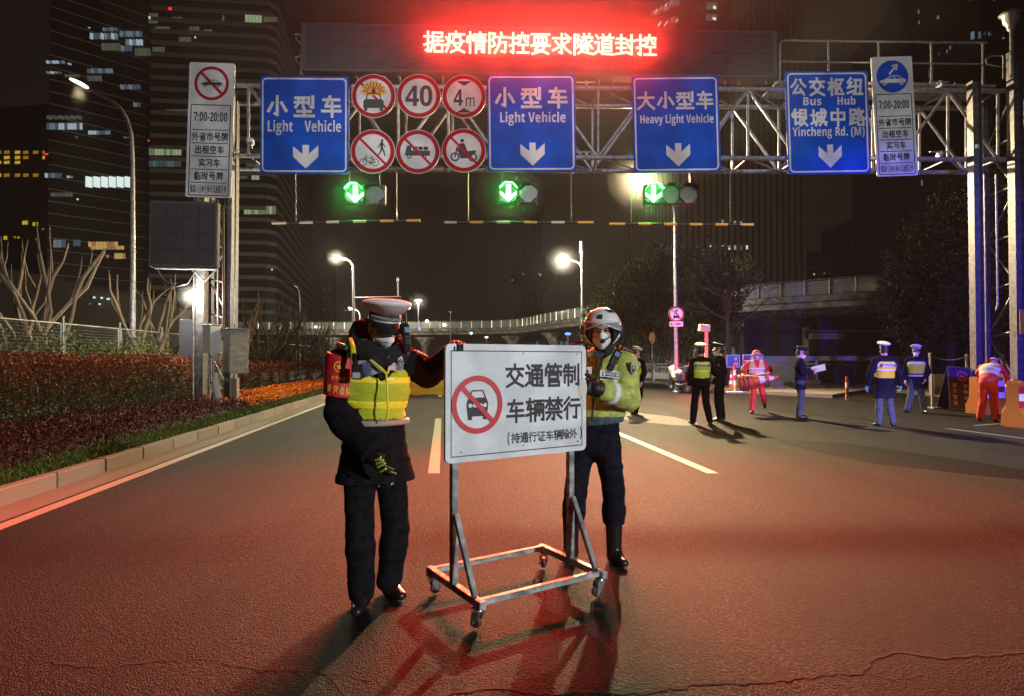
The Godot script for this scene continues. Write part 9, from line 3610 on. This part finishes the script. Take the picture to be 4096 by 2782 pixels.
func motorcycle() -> void:
	var b := on(2722, 1566)
	var t := thing("motorcycle", "white and blue police motorcycle seen from behind with its red tail light lit", "motorcycle", b, PI + 0.20)
	t.scale = Vector3.ONE * 1.05
	var black := mat("plastic_black", 0.014, 0.014, 0.015, 0.3)
	var white := mat("moto_white", 0.62, 0.60, 0.58, 0.3)
	# local: +z forward
	for z in [-0.72, 0.75]:
		var m := MB.new()
		var f := Transform3D(Basis(Vector3.BACK, PI / 2), Vector3(0, 0.31, z))
		m.lathe(f, [Vector2(0.20, -0.05), Vector2(0.27, -0.07), Vector2(0.31, -0.05), Vector2(0.32, 0.0), Vector2(0.31, 0.05), Vector2(0.27, 0.07), Vector2(0.20, 0.05)], 24)
		var w := part("wheel", m, mat("tyre", 0.02, 0.02, 0.02, 0.8), t)
		m = MB.new()
		m.lathe(f, [Vector2(0.21, -0.03), Vector2(0.05, -0.05), Vector2(0.05, 0.05), Vector2(0.21, 0.03)], 20)
		part("rim", m, mat("zinc", 0.52, 0.52, 0.52, 0.25, 0.8), w)
	var k := Blob.new(Vector3(-0.5, 0.1, -1.2), Vector3(0.5, 1.5, 1.2), 0.025)
	k.cone(Vector3(0, 0.80, 0.1), Vector3(0, 0.84, 0.45), 0.16, 0.13, 0.06)
	k.cone(Vector3(0, 0.62, 0.3), Vector3(0, 1.0, 0.62), 0.17, 0.18, 0.08, Vector3.RIGHT, 1.3)
	part("fairing", k.mb(), white, t)
	k = Blob.new(Vector3(-0.5, 0.1, -1.2), Vector3(0.5, 1.5, 1.2), 0.025)
	k.cone(Vector3(0, 0.45, -0.1), Vector3(0, 0.5, 0.35), 0.17, 0.17, 0.05)
	k.cone(Vector3(0, 0.62, -0.6), Vector3(0, 0.72, 0.0), 0.09, 0.12, 0.06, Vector3.RIGHT, 1.4)
	part("engine", k.mb(), black, t)
	var m := MB.new()
	m.box(Transform3D(Basis(Vector3.RIGHT, 0.06), Vector3(0, 0.80, -0.28)), Vector3(0.32, 0.11, 0.75), 0.045)
	part("saddle", m, black, t)
	m = MB.new()
	m.bx(0, 0.98, -0.80, 0.40, 0.34, 0.36, 0.05)
	part("top_box", m, mat("moto_blue", 0.05, 0.055, 0.12, 0.3), t)
	for s in [-1.0, 1.0]:
		m = MB.new()
		m.bx(s * 0.33, 0.66, -0.66, 0.22, 0.36, 0.46, 0.05)
		part("pannier", m, mat("moto_blue", 0.05, 0.055, 0.12, 0.3), t)
		m = MB.new()
		m.rod(Vector3(s * 0.09, 0.31, 0.75), Vector3(s * 0.09, 0.95, 0.52), 0.03, 8)
		part("fork", m, mat("zinc", 0.52, 0.52, 0.52, 0.25, 0.8), t)
		m = MB.new()
		m.tube([Vector3(s * 0.05, 1.05, 0.48), Vector3(s * 0.3, 1.10, 0.40), Vector3(s * 0.42, 1.06, 0.26)], [0.016, 0.016, 0.02], 8)
		part("handlebar", m, black, t)
		m = MB.new()
		m.rod(Vector3(s * 0.30, 1.1, 0.4), Vector3(s * 0.36, 1.26, 0.42), 0.008, 6)
		m.ball(Transform3D(Basis(), Vector3(s * 0.38, 1.30, 0.42)), Vector3(0.075, 0.045, 0.025), 10, 6)
		part("mirror", m, black, t)
		m = MB.new()
		m.tube([Vector3(s * 0.16, 0.36, 0.1), Vector3(s * 0.2, 0.32, -0.4), Vector3(s * 0.22, 0.40, -0.95)], [0.035, 0.045, 0.05], 10)
		part("exhaust", m, mat("zinc", 0.52, 0.52, 0.52, 0.25, 0.8), t)
	m = MB.new()
	m.box(Transform3D(Basis(Vector3.RIGHT, -0.5), Vector3(0, 1.22, 0.62)), Vector3(0.38, 0.34, 0.012), 0.005)
	part("windscreen", m, mat("screen_smoke", 0.10, 0.10, 0.12, 0.1), t)
	m = MB.new()
	m.bx(0, 0.83, -1.0, 0.22, 0.08, 0.04, 0.015)
	part("tail_light", m, glow("tail_light_red", 1.0, 0.10, 0.03, 7.0), t)
	m = MB.new()
	m.bx(0, 0.66, -1.02, 0.24, 0.15, 0.012, 0.003)
	part("number_plate", m, mat("plate_pale", 0.5, 0.5, 0.55, 0.5), t)
	m = MB.new()
	m.box(Transform3D(Basis(), Vector3(0, 0.52, -0.98)), Vector3(0.18, 0.32, 0.02), 0.01)
	part("mudguard", m, black, t)
	m = MB.new()
	m.bx(0, 0.95, 0.80, 0.20, 0.14, 0.04, 0.02)
	part("headlight", m, glow("headlight_white", 0.8, 1.0, 0.85, 6.0), t)
	for s in [-1.0, 1.0]:
		m = MB.new()
		m.ball(Transform3D(Basis(), Vector3(s * 0.2, 1.02, 0.60)), Vector3(0.03, 0.03, 0.03), 8, 5)
		part("marker_light", m, glow("marker_light_green", 0.1, 1.0, 0.5, 4.0), t)
	var hp := t.transform * Vector3(0, 0.95, 0.86)
	spot("motorcycle_headlight_light", hp, on(2640, 1508, 0.35), Color(0.75, 1.0, 0.75).linear_to_srgb(), 70.0, 11.0, 0.05)
	m = MB.new()
	m.lathe(Transform3D(Basis(), Vector3(0, 1.15, -0.84)), [Vector2(0.05, 0.0), Vector2(0.05, 0.10), Vector2(0.03, 0.13), Vector2(0, 0.13)], 12)
	part("beacon_light", m, mats.beacon_light_red, t)
	omni("motorcycle_beacon_light", t.transform * Vector3(0, 1.22, -0.84), Color(1.0, 0.03, 0.06).linear_to_srgb(), 9.0, 0.05)
	omni("motorcycle_tail_light", t.transform * Vector3(0, 0.83, -1.08), Color(1.0, 0.05, 0.03).linear_to_srgb(), 2.5, 0.05)

func patrol_car() -> void:
	# stands beside the viewer's right, out of the frame; its beacon lights the officers above the bonnet's edge
	var t := thing("patrol_car", "white patrol car with red and blue roof beacons standing beside the viewer", "car", Vector3(8.0, 0, 2.6), 0.0)
	var white := mat("car_white", 0.65, 0.65, 0.66, 0.25)
	var k := Blob.new(Vector3(-1.1, 0.1, -2.5), Vector3(1.1, 1.7, 2.6), 0.06)
	k.cone(Vector3(0, 0.62, -1.75), Vector3(0, 0.66, 1.8), 0.34, 0.36, 0.1, Vector3.RIGHT, 2.3)
	part("body", k.mb(), white, t)
	k = Blob.new(Vector3(-1.0, 0.7, -1.5), Vector3(1.0, 1.7, 1.9), 0.06)
	k.cone(Vector3(0, 1.08, -0.45), Vector3(0, 1.10, 1.1), 0.36, 0.38, 0.1, Vector3.RIGHT, 1.75)
	part("cabin", k.mb(), mat("car_glass", 0.02, 0.02, 0.025, 0.08), t)
	for s in [-1.0, 1.0]:
		for z in [-1.35, 1.4]:
			var m := MB.new()
			m.lathe(Transform3D(Basis(Vector3.BACK, PI / 2), Vector3(s * 0.78, 0.32, z)), [Vector2(0.0, -0.11), Vector2(0.29, -0.11), Vector2(0.32, -0.07), Vector2(0.32, 0.07), Vector2(0.29, 0.11), Vector2(0.0, 0.11)], 20)
			part("wheel", m, mat("tyre", 0.02, 0.02, 0.02, 0.8), t)
	var m := MB.new()
	m.bx(0, 1.47, -0.2, 1.3, 0.04, 0.34, 0.01)
	part("beacon_base", m, mats.dark_steel, t)
	for s in [-1.0, 1.0]:
		m = MB.new()
		m.bx(s * 0.35, 1.55, -0.2, 0.5, 0.11, 0.24, 0.03)
		part("beacon_light", m, glow("beacon_blue_light", 0.1, 0.1, 1.0, 3.0) if s > 0 else glow("beacon_light_red", 1.0, 0.02, 0.02, 1.5), t)
